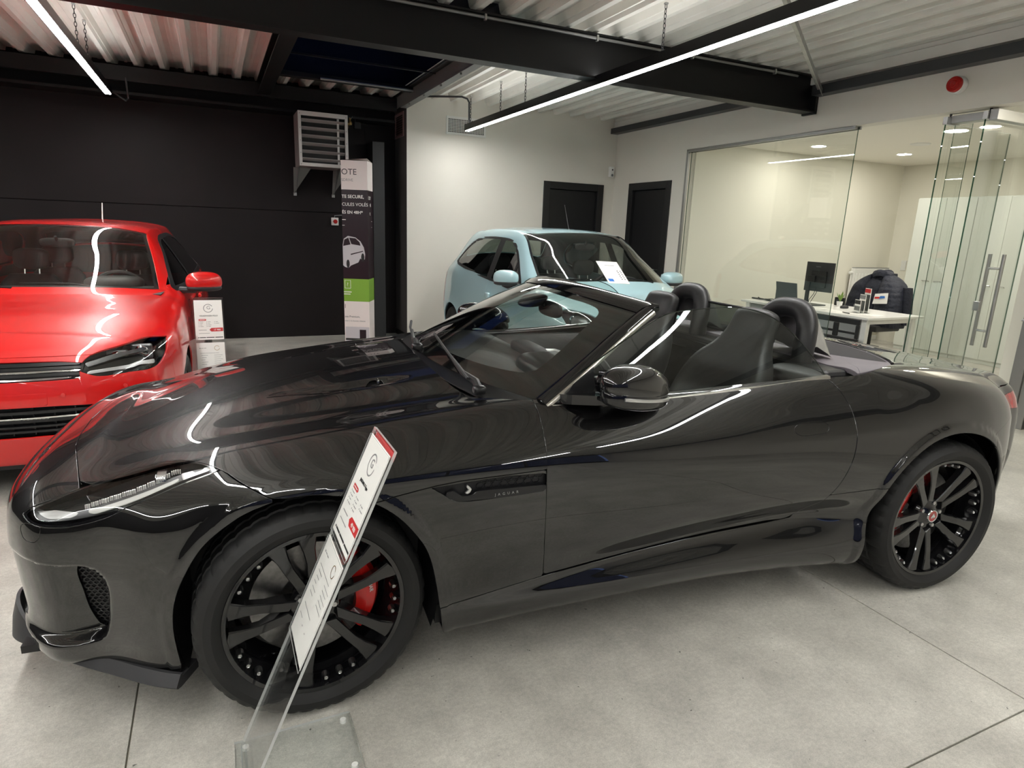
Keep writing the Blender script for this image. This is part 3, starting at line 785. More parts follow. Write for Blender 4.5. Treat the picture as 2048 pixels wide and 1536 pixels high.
def smooth01(t): t = min(max(t, 0), 1); return t*t*(3-2*t)
def roadster_shape2(V):
    V = roadster_shape(V)
    # scooped bumper corner that leads into the side intake
    sc = smooth_poly([(-.90, .535), (-.80, .555), (-.70, .540), (-.598, .528), (-.556, .49), (-.552, .42), (-.570, .335), (-.60, .285), (-.70, .262), (-.82, .268), (-.92, .285)], 4)
    d = sdf(sc, V[:, [0, 2]]); on = (V[:, 1] > .25)
    w = smoothstep(-d/.022)*smoothstep((V[:, 0]+.93)/.30)*on*(V[:, 0] < -.3)
    dep = .052*w*(1-.75*smoothstep((V[:, 0]+.592)/.035))
    V[:, 1] -= dep*.85; V[:, 0] += dep*.5
    td = smooth_poly([(-.12, .315), (.0, .318), (.14, .338), (.26, .345), (.33, .355), (.40, .385), (.32, .405), (.22, .410), (.08, .395), (-.04, .352)], 4)
    dt = sdf(td, V[:, [0, 1]]); w = smoothstep(-dt/.012)*(V[:, 2] > .8)
    V[:, 2] -= w*(.004+.012*smoothstep((V[:, 0]+.1)/.35)*(1-smoothstep((V[:, 0]-.29)/.10)))
    return V
#BUILD
ROOT_R = thing('roadster', 'glossy black two-seat convertible sports car with its roof down, in the foreground', 'car', (.288, 2.69, 0), math.radians(-5.18))
def build_roadster():
    car = ROOT_R; PB = 'paint_black'
    master = loft(roadster_net(), 0.0095, creases=(6,), shape=roadster_shape2, relax=(lambda V: smoothstep((-.22-V[:, 0])/.2)*smoothstep((V[:, 2]-.66)/.06)+.6*smoothstep((V[:, 0]-3.05)/.1)*smoothstep((V[:, 2]-.84)/.04), 150))
    G = 0.0022
    door = smooth_poly([(.742, 1.15), (.740, .90), (.738, .72), (.748, .48), (.765, .345), (1.15, .374), (1.5, .397), (1.75, .405), (1.87, .415), (1.97, .525), (2.045, .66), (2.068, .80), (2.060, .88), (2.02, .95), (1.97, 1.00), (1.95, 1.15)], 5, corners=(0, 4, 15))
    lamp = smooth_poly([(-.785, .695), (-.765, .672), (-.722, .655), (-.639, .652), (-.55, .680), (-.488, .712), (-.344, .772), (-.232, .807), (-.26, .87), (-.7, .87), (-.83, .80)], 5, corners=(7, 8, 9))
    lyt = ([-.80, -.76, -.693, -.622, -.535, -.45, -.399, -.34, -.297, -.26, -.238, -.2], [.685, .688, .696, .682, .670, .671, .682, .716, .752, .790, .812, .85])
    def lamp_g(grow=0.0): return lambda V: np.max([sdf(lamp, XZ(V))-grow, curve1(lyt[0], lyt[1], np.clip(V[:, 0], -.80, -.2))-V[:, 1]-grow, .35-V[:, 1], V[:, 0]-.0], axis=0)
    hole = smooth_poly([(.47, -.2), (.47, 0), (.475, .2), (.50, .42), (.555, .60), (.64, .715), (.74, .765), (.95, .768), (1.5, .775), (1.93, .800), (2.20, .795), (2.45, .705), (2.63, .575), (2.77, .32), (2.83, .14), (2.85, 0), (2.85, -.2)], 5, corners=(0, 16))
    split = [(-.76, -.3), (-.75, 0), (-.735, .22), (-.716, .352), (-.682, .475), (-.628, .672), (-.60, .80), (-.60, 1.2), (-1.5, 1.2), (-1.5, -.3)]      # plan: bumper side of the bonnet edge
    arches = both(outside(region(R_FARCH, cond=lambda V: .55-V[:, 1])), outside(region(R_RARCH, cond=lambda V: .55-V[:, 1])))
    base = clip(clip(clip(master, outside(region(hole, XY, cond=lambda V: .80-V[:, 2]))), outside(region(R_FARCH, cond=lambda V: .5-V[:, 1]))), outside(region(R_RARCH, cond=lambda V: .5-V[:, 1])))
    # ---- front bumper: ahead of the bonnet edge or below the lamp-to-arch joint
    bl = [(-.10, .60), (-.10, .742), (-.17, .775), (-.24, .809), (-.45, .86), (-.62, .90), (-1.5, .9), (-1.5, -1), (-.10, -1)]     # side view: below/ahead of joint
    isb = lambda g: (lambda V: np.minimum(np.maximum(sdf(split, XY(V)), -1), 9)-g)
    def bump_g(V):
        side = sdf(bl, XZ(V)); plan = sdf(split, XY(V)); zl = V[:, 2]
        # on top of the wing the plan joint rules, under the lamp the side joint rules
        low = np.maximum(side, np.interp(V[:, 0], [-.62, -.24, -.1], [0, 0, 0])+(zl-np.interp(V[:, 0], [-.9, -.62, -.50, -.24, -.10, 0], [.70, .757, .78, .809, .742, .742])))
        low = np.maximum(low, curve1(lyt[0], lyt[1], np.clip(V[:, 0], -.80, -.2))-V[:, 1])
        return np.minimum(plan, low)
    bumper = clip(base, lambda V: bump_g(V)+G)
    bumper = clip(bumper, outside(lamp_g(.0025)))
    intake = smooth_poly([(-.645, .515), (-.60, .522), (-.565, .49), (-.560, .42), (-.575, .345), (-.595, .300), (-.625, .345), (-.640, .425)], 5)
    cap = smooth_poly([(-.770, .650), (-.722, .657), (-.715, .645), (-.727, .612), (-.745, .608), (-.768, .616)], 4)
    bumper = clip(bumper, outside(region(intake, cond=lambda V: .3-V[:, 1])))
    grille = smooth_poly([(0, .63), (.28, .62), (.36, .57), (.31, .40), (.22, .33), (0, .315), (-.2, .33), (-.2, .62)], 4)
    bumper = clip(bumper, outside(region(grille, YZ, cond=lambda V: V[:, 0]+.5)))
    capp = clip(bumper, region(cap, grow=-.0012, cond=lambda V: .3-V[:, 1]))
    bumper = clip(bumper, outside(region(cap, grow=.0012, cond=lambda V: .3-V[:, 1])))
    panel(bumper, 'front_bumper', PB, car, 'both', .010)
    panel(capp, 'tow_eye_cover', PB, car, 'pair', .006)
    gm = offset(clip(clip(master, region(grille, YZ, grow=.01, cond=lambda V: V[:, 0]+.5)), lambda V: V[:, 0]+.6), -.03)
    panel(gm, 'grille_mesh', honey('grille_honey', .035, (.004, .004, .004)), car, 'both', 0)
    im = offset(clip(master, region(intake, grow=.014, cond=lambda V: .3-V[:, 1])), -.022)
    bars = []
    panel(im, 'intake_backing', 'plastic_black', car, 'pair', 0)
    honey_mesh(im, .016, car, 'intake_mesh')
    # ---- bonnet (clamshell)
    def bon_side(V):
        zl = np.interp(V[:, 0], [-.2, -.1, .05, .171, .373, .45, .726, .745, .80], [.742, .742, .735, .701, .736, .7445, .7535, .755, .76])
        return zl-V[:, 2]
    def bon_g(V): return np.max([-bump_g(V)+G, bon_side(V)+G, V[:, 0]-.7395+G*.5, sdf([(x, z) for x, z in [(-9, -9), (-9, .30), (9, .30), (9, -9)]], XZ(V))*-1], axis=0)
    bonnet = clip(base, bon_g)
    bonnet = clip(bonnet, outside(lamp_g(.0025)))
    tear = smooth_poly([(.235, .352), (.285, .350), (.298, .372), (.285, .398), (.235, .402)], 4)
    bonnet = clip(bonnet, outside(region(tear, XY)))
    panel(bonnet, 'bonnet', PB, car, 'both', .012)
    lv = offset(clip(master, region(tear, XY, grow=.012, cond=lambda V: .8-V[:, 2])), -.020)
    for a, sg in zip(panel(lv, 'bonnet_vent', 'plastic_black', car, 'pair', 0), (-1, 1)):
        MB().bbox(.268, .276, sg*.376-.020, sg*.376+.020, .936, .948, .002).build('vent_bar', 'chrome', a)
    # ---- front wing below the bonnet line
    def ahead(V): return V[:, 0]-np.interp(V[:, 2], [.2, .345, .48, .72, .9, 1.2], [.770, .765, .748, .738, .740, .742])
    sillz = lambda V: np.interp(V[:, 0], [.3, .40, .765, 1.15, 1.5, 1.75, 1.87, 1.97], [.295, .300, .340, .368, .390, .398, .408, .52])
    def bet(V): return (V[:, 0] < 1.2)
    wing = clip(base, lambda V: np.max([ahead(V)+G, -bon_side(V)+G, sillz(V)-V[:, 2]+G, .1-V[:, 0]], axis=0))
    vent = smooth_poly([(.349, .7315), (.39, .705), (.436, .676), (.578, .674), (.7375, .681), (.7375, .745), (.578, .7465), (.40, .7345)], 4, corners=(0, 4, 5))
    wing = clip(wing, outside(region(vent, grow=-.001)))
    panel(wing, 'front_wing', PB, car, 'pair', .012)
    # side vent: recessed backing, honeycomb, satin blade with lettering
    vb = offset(clip(master, region(vent, grow=.012, cond=lambda V: .5-V[:, 1])), -.022)
    vp = panel(vb, 'side_vent', 'plastic_black', car, 'pair', 0)
    blade = [(.392, .706), (.415, .691), (.436, .6785), (.470, .677), (.578, .6765), (.7365, .683), (.7365, .702), (.62, .7035), (.502, .7045), (.486, .692), (.452, .692), (.425, .7135)]
    bl2 = offset(clip(master, region(blade, cond=lambda V: .5-V[:, 1])), .0006)
    frame_tri = [(.452, .694), (.460, .694), (.487, .7065), (.474, .728), (.466, .728), (.477, .708)]
    for o, sg in zip(vp, (-1, 1)):
        emit_surf(flange(mirror(bl2) if sg < 0 else bl2, .014), 'vent_blade', 'satin_black', o)
        tr = offset(clip(master, region(frame_tri, cond=lambda V: .5-V[:, 1])), -.002)
        emit_surf(flange(mirror(tr) if sg < 0 else tr, .010), 'vent_chevron', 'lamp_silver', o)
        yy = sg*.9355
        if sg < 0: text('JAGUAR', .0125, frame_mtx((.560, -.9345, .6845), (1, 0, .03), (0, 0, 1)), 'ink_grey', o, spacing=2.1)
        hexbars(o, sg, [(.505, .730), (.730, .735)], .7065, .742, .9095)
    # ---- doors
    dr = clip(base, region(door, grow=-G, cond=lambda V: .5-V[:, 1]))
    hnd = smooth_poly([(1.765, .806), (1.785, .824), (1.84, .829), (1.915, .826), (1.935, .813), (1.925, .792), (1.87, .786), (1.795, .786)], 4)
    hp = clip(dr, region(hnd, grow=-.0012)); dr = clip(dr, outside(region(hnd, grow=.0012)))
    dd = panel(dr, 'door', PB, car, 'pair', .014)
    for o, sg in zip(dd, (-1, 1)): emit_surf(flange(mirror(hp) if sg < 0 else hp, .008), 'door_handle', PB, o)
    # ---- sills
    def behind_front(V): return .30-V[:, 0]
    qz = lambda V: np.interp(V[:, 0], [1.87, 1.97, 2.25, 2.4], [.408, .527, .538, .54])
    sill = clip(base, lambda V: np.max([behind_front(V), V[:, 0]-2.45, V[:, 2]-np.where(V[:, 0] < 1.87, sillz(V), qz(V))+G, .3-V[:, 1], sdf(door, XZ(V))*-1+G], axis=0))
    panel(sill, 'sill', PB, car, 'pair', .012)
    # ---- rear quarters, boot lid, rear bumper
    bsp = lambda V: V[:, 0]-np.interp(V[:, 2], [.2, .55, .66, .72, .80, .86, .9], [2.9, 2.93, 2.86, 2.86, 3.12, 3.16, 3.17])          # rear bumper joint, side view
    lid = smooth_poly([(2.85, -.3), (2.862, 0), (2.835, .16), (2.785, .32), (2.72, .46), (2.80, .56), (3.1, .54), (3.28, .46), (3.44, .30), (3.60, 0), (3.60, -.3)], 4, corners=(0, 10))
    quarter = clip(base, lambda V: np.max([1.80-V[:, 0], qz(V)-V[:, 2]+G, -sdf(door, XZ(V))+G, -sdf(lid, XY(V))+G, np.where(V[:, 2] < .86, bsp(V)+G, -1), np.where(V[:, 0] > 3.17, .86-V[:, 2], -1)], axis=0))
    panel(quarter, 'rear_quarter', PB, car, 'both', .012)
    boot = clip(base, lambda V: np.max([sdf(lid, XY(V))+G, .80-V[:, 2], 2-V[:, 0]], axis=0))
    panel(boot, 'boot_lid', PB, car, 'both', .012)
    rb = clip(base, lambda V: np.max([-bsp(V)+G, V[:, 2]-.86+G, 2.5-V[:, 0]], axis=0))
    tl = [(.765, .775), (.77, .80), (.70, .835), (.40, .838), (.40, .80), (.70, .79)]
    tail = lambda V: np.max([3.10-V[:, 0], np.abs(V[:, 2]-(.792+.02*(V[:, 0]-3.1)))-.022-.03*np.clip((V[:, 0]-3.12)*3, 0, .5), .36-V[:, 1]], axis=0)
    tp = clip(rb, lambda V: tail(V)+.0015); rb = clip(rb, lambda V: -(tail(V)-.0015))
    panel(rb, 'rear_bumper', PB, car, 'both', .012)
    panel(offset(tp, -.001), 'tail_lamp', 'lens_red', car, 'pair', .01)
    # ---- headlamps: recessed dark bowl, light blade, projector, clear cover
    lp = clip(clip(master, lamp_g(.006)), lambda V: V[:, 0]-.1)
    bowls = panel(offset(lp, -.036), 'headlamp', 'gloss_black', car, 'pair', 0)
    cover = clip(clip(master, lamp_g(-.001)), lambda V: V[:, 0]-.1)
    rim_out = clip(cover, lambda V: -(lamp_g(0)(V)+.006))
    jb = smooth_poly([(-.760, .688), (-.715, .671), (-.642, .668), (-.585, .684), (-.490, .722), (-.345, .781), (-.262, .806), (-.285, .811), (-.36, .793), (-.50, .745), (-.60, .702), (-.655, .688), (-.715, .692)], 4)
    blade_s = offset(clip(lp, region(jb)), -.020)
    tip = offset(clip(lp, region([(-.335, .778), (-.250, .8045), (-.268, .8125), (-.352, .792)])), -.010)
    tiphole = [(-.315, .787), (-.283, .797), (-.290, .803), (-.322, .793)]
    tip = clip(tip, outside(region(tiphole)))
    silver = offset(clip(lp, region(smooth_poly([(-.58, .688), (-.48, .7285), (-.36, .779), (-.352, .7865), (-.46, .746), (-.57, .704), (-.60, .694)], 3, corners=(0, 2, 3)))), -.010)
    wedge = offset(clip(lp, region([(-.745, .690), (-.705, .676), (-.645, .674), (-.625, .688), (-.69, .697)])), -.018)
    for o, sg in zip(bowls, (-1, 1)):
        mm = (lambda q: mirror(q)) if sg < 0 else (lambda q: q)
        emit_surf(flange(mm(blade_s), .02), 'daylight_blade', 'lamp_grey', o)
        emit_surf(flange(mm(silver), .006), 'light_guide', 'lamp_guide', o)
        dl = MB()
        for k in range(46):
            t = k/45; xx = -.60+.25*t; zz = np.interp(xx, [-.60, -.46, -.36], [.7005, .7500, .7905])
            i = int((((lp.V[:, 0]-xx)**2+(lp.V[:, 2]-zz)**2)).argmin()); p = lp.V[i]-lp.N[i]*.008
            dl.box(xx-.0016, xx+.0016, sg*p[1]-.003, sg*p[1]+.003, zz-.006, zz+.006)
        tag(dl.build('light_ribs', 'lamp_silver', o), kind='stuff')
        emit_surf(flange(mm(wedge), .012), 'reflector', 'lamp_silver', o)
        emit_surf(flange(mm(tip), .008), 'marker_frame', 'lamp_silver', o)
        emit_surf(mm(cover), 'lens_cover', 'lamp_lens', o)
        emit_surf(mm(offset(rim_out, -.003)), 'lens_seal', 'gloss_black', o)
        MB().lathe([(.001, -.006), (.014, -.005), (.020, 0), (.022, .004), (.027, .006), (.027, .03), (.001, .03)], 28, 'x', (-.42, sg*.730, .757)).build('projector', 'chrome', o)
    # ---- front splitter
    half = [(0, -.952, .150, .050), (.2, -.950, .150, .060), (.33, -.944, .142, .120), (.43, -.928, .145, .130), (.50, -.895, .158, .090), (.563, -.838, .168, .050), (.67, -.722, .170, .042), (.79, -.560, .170, .042), (.86, -.465, .171, .042), (.905, -.382, .172, .040)]
    hv = hermite(np.array(half)[:, :, None], np.linspace(0, 1, len(half)), np.linspace(0, 1, 40))[:, :, 0]
    full = [(x, -y, z, h) for y, x, z, h in hv[::-1]]+[(x, y, z, h) for y, x, z, h in hv[1:]]
    secs = []; n = len(full)
    for i, (x, y, z, h) in enumerate(full):
        p, q = full[max(i-1, 0)], full[min(i+1, n-1)]; d = Vector((q[0]-p[0], q[1]-p[1], 0)).normalized(); o = Vector((-d.y, d.x, 0))
        c = Vector((x, y, z))
        secs.append([tuple(c+o*u+Vector((0, 0, v))) for u, v in ((-.012, 0), (.006, .004), (.012, .012), (.004, h*.55), (-.012, h), (-.022, h), (-.020, .03), (-.10, .028), (-.10, .0))])
    Vs, Fs = sweep(secs); MB().add(Vs, Fs, True).build('front_splitter', 'plastic_dark', car, 40)
    # underbody and wheel-arch liners
    MB().box(-.86, .0, -.60, .60, .175, .20).box(.40, 2.20, -.80, .80, .17, .24).box(.0, 3.2, -.55, .55, .17, .26).build('underbody', 'plastic_black', car)
    for x, ya in ((0.005, .868), (2.585, .90)):
        for sg in (-1, 1):
            mb = MB(); P = []; nn = 28
            for k in range(nn+1):
                a = PI*(-.12+1.24*k/nn); r = .392; P.append((x+r*math.cos(a), .352+r*math.sin(a)))
            Vl = [(px, sg*yy, pz) for yy in (.52, ya) for px, pz in P]
            mb.add(Vl, [(i, i+1, nn+2+i, nn+1+i) for i in range(nn)], True)
            mb.add([(x, sg*.52, .352)]+[(px, sg*.52, pz) for px, pz in P], [(0, i+1, i+2) for i in range(nn)], False)
            mb.build('arch_liner', 'plastic_black', car)
    return master
# ------------------------------------------------------------------ shared car pieces
def superell(c, r, e1=0.8, e2=0.8, nu=24, nv=16, zcut=None, shear=None):
    """rounded block: super-ellipsoid"""
    def sp(w, e): return math.copysign(abs(w)**e, w)
    V = []; F = []
    for i in range(nv+1):
        ph = -PI/2+PI*i/nv
        for j in range(nu):
            th = 2*PI*j/nu
            x = r[0]*sp(math.cos(ph), e1)*sp(math.cos(th), e2); y = r[1]*sp(math.cos(ph), e1)*sp(math.sin(th), e2); z = r[2]*sp(math.sin(ph), e1)
            if zcut is not None: z = max(z, zcut)
            if shear: x += shear*z
            V.append((c[0]+x, c[1]+y, c[2]+z))
    for i in range(nv):
        for j in range(nu): F.append((i*nu+j, i*nu+(j+1) % nu, (i+1)*nu+(j+1) % nu, (i+1)*nu+j))
    return V, F
def sweep(sections, closed=True, caps=True):
    """skin through equal-length point loops"""
    n = len(sections[0]); V = [tuple(p) for s in sections for p in s]; F = []
    for i in range(len(sections)-1):
        for k in range(n if closed else n-1): F.append((i*n+k, i*n+(k+1) % n, (i+1)*n+(k+1) % n, (i+1)*n+k))
    if caps and closed: F += [tuple(range(n-1, -1, -1)), tuple((len(sections)-1)*n+k for k in range(n))]
    return V, F
def grid_patch(rows, nu=24, nv=24):
    """smooth sheet through a small net of points; returns V, F, N"""
    P = np.array(rows, float); a = np.linspace(0, 1, P.shape[0]); b = np.linspace(0, 1, P.shape[1])
    G = hermite(P, a, np.linspace(0, 1, nu)); G = hermite(G.transpose(1, 0, 2), b, np.linspace(0, 1, nv)).transpose(1, 0, 2)
    s = Surf(); s.V = G.reshape(-1, 3); idx = np.arange(nu*nv).reshape(nu, nv)
    s.F = [tuple(f) for f in np.stack([idx[:-1, :-1], idx[1:, :-1], idx[1:, 1:], idx[:-1, 1:]], -1).reshape(-1, 4)]
    s.N = normals_of(s.V, s.F); s.G = G
    return s
def shell(s, t):
    """give a sheet thickness t along its normals"""
    a = s; b = offset(s, -t); k = len(a.V); r = Surf()
    r.V = np.concatenate([a.V, b.V]); r.N = np.concatenate([a.N, -b.N]); r.F = list(a.F)+[tuple(reversed([i+k for i in f])) for f in b.F]
    r.F += [(y, x, x+k, y+k) for x, y in boundary(a)]
    return r
def tyre_mesh(R, rim, w, grooves=True, n=168):
    h = w/2; V = []; F = []
    prof = [(rim-.006, -h*.80), (rim+.004, -h*.86), (rim+.012, -h*.93), (rim+(R-rim)*.35, -h*1.0), (rim+(R-rim)*.62, -h*.99), (R-.022, -h*.94), (R-.010, -h*.87), (R-.004, -h*.76), (R-.001, -h*.66),
            (R, -h*.48), (R-.006, -h*.45), (R-.006, -h*.38), (R, -h*.35), (R, -h*.06), (R-.006, -h*.04), (R-.006, h*.04), (R, h*.06), (R, h*.35), (R-.006, h*.38), (R-.006, h*.45), (R, h*.48),
            (R-.001, h*.66), (R-.004, h*.76), (R-.010, h*.87), (R-.022, h*.94), (rim+(R-rim)*.5, h*1.0), (rim+.012, h*.93), (rim-.006, h*.80)]
    m = len(prof)
    for k in range(n):
        a = 2*PI*k/n
        for i, (r, t) in enumerate(prof):
            q = r
            aa = a
            if 6 <= i <= 22 and k % 4 == 0: q = r-.0045
            if 5 <= i <= 8: aa = a+(8-i)*.006
            V.append((q*math.cos(aa), t, q*math.sin(aa)))
    for k in range(n):
        for i in range(m-1): F.append((k*m+i, ((k+1) % n)*m+i, ((k+1) % n)*m+i+1, k*m+i+1))
    return V, F
def place(o, loc, rz): o.location = loc; o.rotation_euler = (0, 0, rz); return o
# ------------------------------------------------------------------ roadster wheels (outer face towards -y)
def roadster_wheel(car, w, off, x, y, side, steer, phase, red_cap, first=None):
    if first is not None:
        return None
    root = None
    RI, RO, h = .270, .3475, w/2
    yo = -h*.86                     # plane of the outer rim flange
    rim = MB().lathe([(RI, yo), (RI+.004, yo+.004), (RI+.003, yo+.014), (RI-.010, yo+.020), (RI-.014, yo+.045), (RI-.030, yo+.075), (RI-.034, h*.6), (RI-.01, h*.82), (RI, h*.84), (RI-.004, h*.86), (RI-.040, h*.62), (RI-.036, yo+.075), (RI-.020, yo+.045), (RI-.013, yo+.012), (RI-.012, yo+.002)], 96, 'y', closed=True).build('wheel', 'gloss_black', car)
    place(rim, (x, y, RO-.003), steer)
    V, F = tyre_mesh(RO, RI, w); MB().add(V, F, True).build('tyre', 'rubber', rim, 28)
    sp = None
    for p in range(5):
        a0 = math.radians(phase+72*p)
        for s in (-1, 1):
            # outline in (radial, tangential); both spokes of a pair flare towards the rim
            inn = [(.080, .0015), (.120, .010), (.165, .019), (.205, .021), (.2500, .018)]
            out = [(.2575, .066), (.2480, .076), (.205, .058), (.150, .048), (.100, .038), (.058, .031)]
            poly = [(r, s*t) for r, t in inn]+[(r, s*t) for r, t in out]
            def yf(r): return yo+.010+.032*(1-((r-.05)/.21))**1.3 if r < .26 else yo+.010
            V = []
            for (r, t) in poly: V.append((r, t, yf(r)))
            n = len(poly)
            ctr = [(r*1.0, t) for r, t in poly]
            cx = sum(r for r, t in poly)/n; 
            Vi = [(r, t+(s*.033-t)*.12 if r < .24 else t, yf(r)+.006) for r, t in poly]
            Vb = [(r, t*1.04, yf(r)+.030+.018*(r < .15)) for r, t in poly]
            # bevelled face: inset top ring, edge ring, back ring
            top = []
            for i, (r, t) in enumerate(poly):
                mid = s*(np.interp(r, [.06, .11, .165, .205, .25], [.016, .023, .035, .040, .045]))
                top.append((r+(.0 if r > .24 else .001), t+(mid-t)*.16, yf(r)-.0005))
            rings = [top, [(r, t, yf(r)+.004) for r, t in poly], Vb]
            VV = []
            for ring in rings:
                for r, t, yy in ring:
                    ca, sa = math.cos(a0), math.sin(a0)
                    VV.append((r*ca-t*sa, yy, r*sa+t*ca))
            FF = []
            for q in range(2):
                for i in range(n): FF.append((q*n+i, q*n+(i+1) % n, (q+1)*n+(i+1) % n, (q+1)*n+i))
            # face strip between the two edges, and back
            for q, rev in ((0, False), (2, True)):
                m_in = [q*n+i for i in range(5)]; m_out = [q*n+10-i for i in range(6)]
                quads = [(m_in[0], m_in[1], m_out[1], m_out[0]), (m_in[1], m_in[2], m_out[2], m_out[1]), (m_in[2], m_in[3], m_out[3], m_out[2]), (m_in[3], m_in[4], m_out[4], m_out[3]), (m_in[4], m_out[5], m_out[4])]
                FF += quads
            MB().add(VV, FF, False).build('spoke', 'gloss_wheel', rim)
        a = math.radians(phase+36+72*p)
        # lug nut in its pocket
        c = (.057*math.cos(a), yo+.048, .057*math.sin(a))
        MB().lathe([(.001, -.010), (.0085, -.010), (.0098, -.006), (.0098, .012)], 6, 'y', c).build('lug_nut', 'steel_brushed', rim)
        for q in (-1, 0, 1):
            b = a+q*math.radians(10.5); cc = (.2435*math.cos(b), yo+.020, .2435*math.sin(b))
            MB().lathe([(.001, -.003), (.0035, -.003), (.0055, -.006), (.0068, -.004), (.007, .006)], 12, 'y', cc).lathe([(.0105, .0), (.0115, .008), (.0115, .02)], 10, 'y', cc).build('rivet', 'steel_brushed', rim)
    MB().lathe([(.001, yo+.030), (.028, yo+.031), (.036, yo+.034), (.044, yo+.040), (.072, yo+.048), (.080, yo+.060), (.070, yo+.10), (.001, yo+.10)], 48, 'y').build('hub', 'gloss_black', rim)
    if red_cap:
        MB().lathe([(.001, yo+.0275), (.024, yo+.028)], 32, 'y').build('centre_cap', 'lens_red', rim)
        MB().lathe([(.024, yo+.0275), (.028, yo+.0270), (.030, yo+.031)], 32, 'y').build('cap_ring', 'chrome', rim)
        MB().add([(-.012, yo+.0268, -.006), (.002, yo+.0268, .013), (.014, yo+.0268, -.004), (.006, yo+.0268, -.010), (.002, yo+.0268, -.003), (-.004, yo+.0268, -.011)], [(0, 1, 4), (1, 2, 4), (2, 3, 4), (0, 4, 5)]).build('emblem', 'lamp_silver', rim)
    else:
        MB().lathe([(.001, yo+.0275), (.024, yo+.028), (.027, yo+.031)], 32, 'y').build('centre_cap', 'gloss_black', rim)
    # brake
    MB().lathe([(.10, .0), (.19, .0), (.19, .012), (.10, .012), (.095, .03), (.06, .03)], 64, 'y', (0, yo+.105, 0)).build('brake_disc', 'iron_disc', rim)
    cal = []
    sg = 1
    pr = []
    for k in range(13):
        a = math.radians(-48+96*k/12+(8 if not red_cap else 150))
        ro = .208-.010*abs(k-6)/6; ri = .128+.016*(abs(k-6)/6)
        pr.append([(ri*math.cos(a), yo+.075, ri*math.sin(a)), ((ri+.03)*math.cos(a), yo+.062, (ri+.03)*math.sin(a)), ((ro-.012)*math.cos(a), yo+.066, (ro-.012)*math.sin(a)), (ro*math.cos(a), yo+.085, ro*math.sin(a)), (ro*math.cos(a), yo+.14, ro*math.sin(a)), (ri*math.cos(a), yo+.14, ri*math.sin(a))])
    V, F = sweep(pr); co = MB().add(V, F, True).build('brake_caliper', 'red_caliper', rim, 30)
    if not red_cap:
        a = math.radians(8); cpos = Vector((.168*math.cos(a), yo+.060, .168*math.sin(a)))
        er = Vector((math.cos(a), 0, math.sin(a))); et = Vector((-math.sin(a), 0, math.cos(a)))
        text('JAGUAR', .017, frame_mtx(cpos-er*-.004+et*.040+Vector((0, -.001, 0)), -et, er), 'plastic_white', rim, depth=.001)
    return rim
mat('gloss_wheel', (0.0085, 0.0085, 0.009), 0.22, coat=0.5)
def build_roadster_wheels():
    car = ROOT_R
    a = roadster_wheel(car, .245, 0, 0.0, -.800, -1, math.radians(6), 33, False)
    b = roadster_wheel(car, .285, 0, 2.622, -.812, -1, 0, 45, True)
    for src, y, rz in ((a, .800, math.radians(6)+PI), (b, .812, PI)):
        c = copy_tree(src, car); place(c, (src.location.x, y, src.location.z), rz)
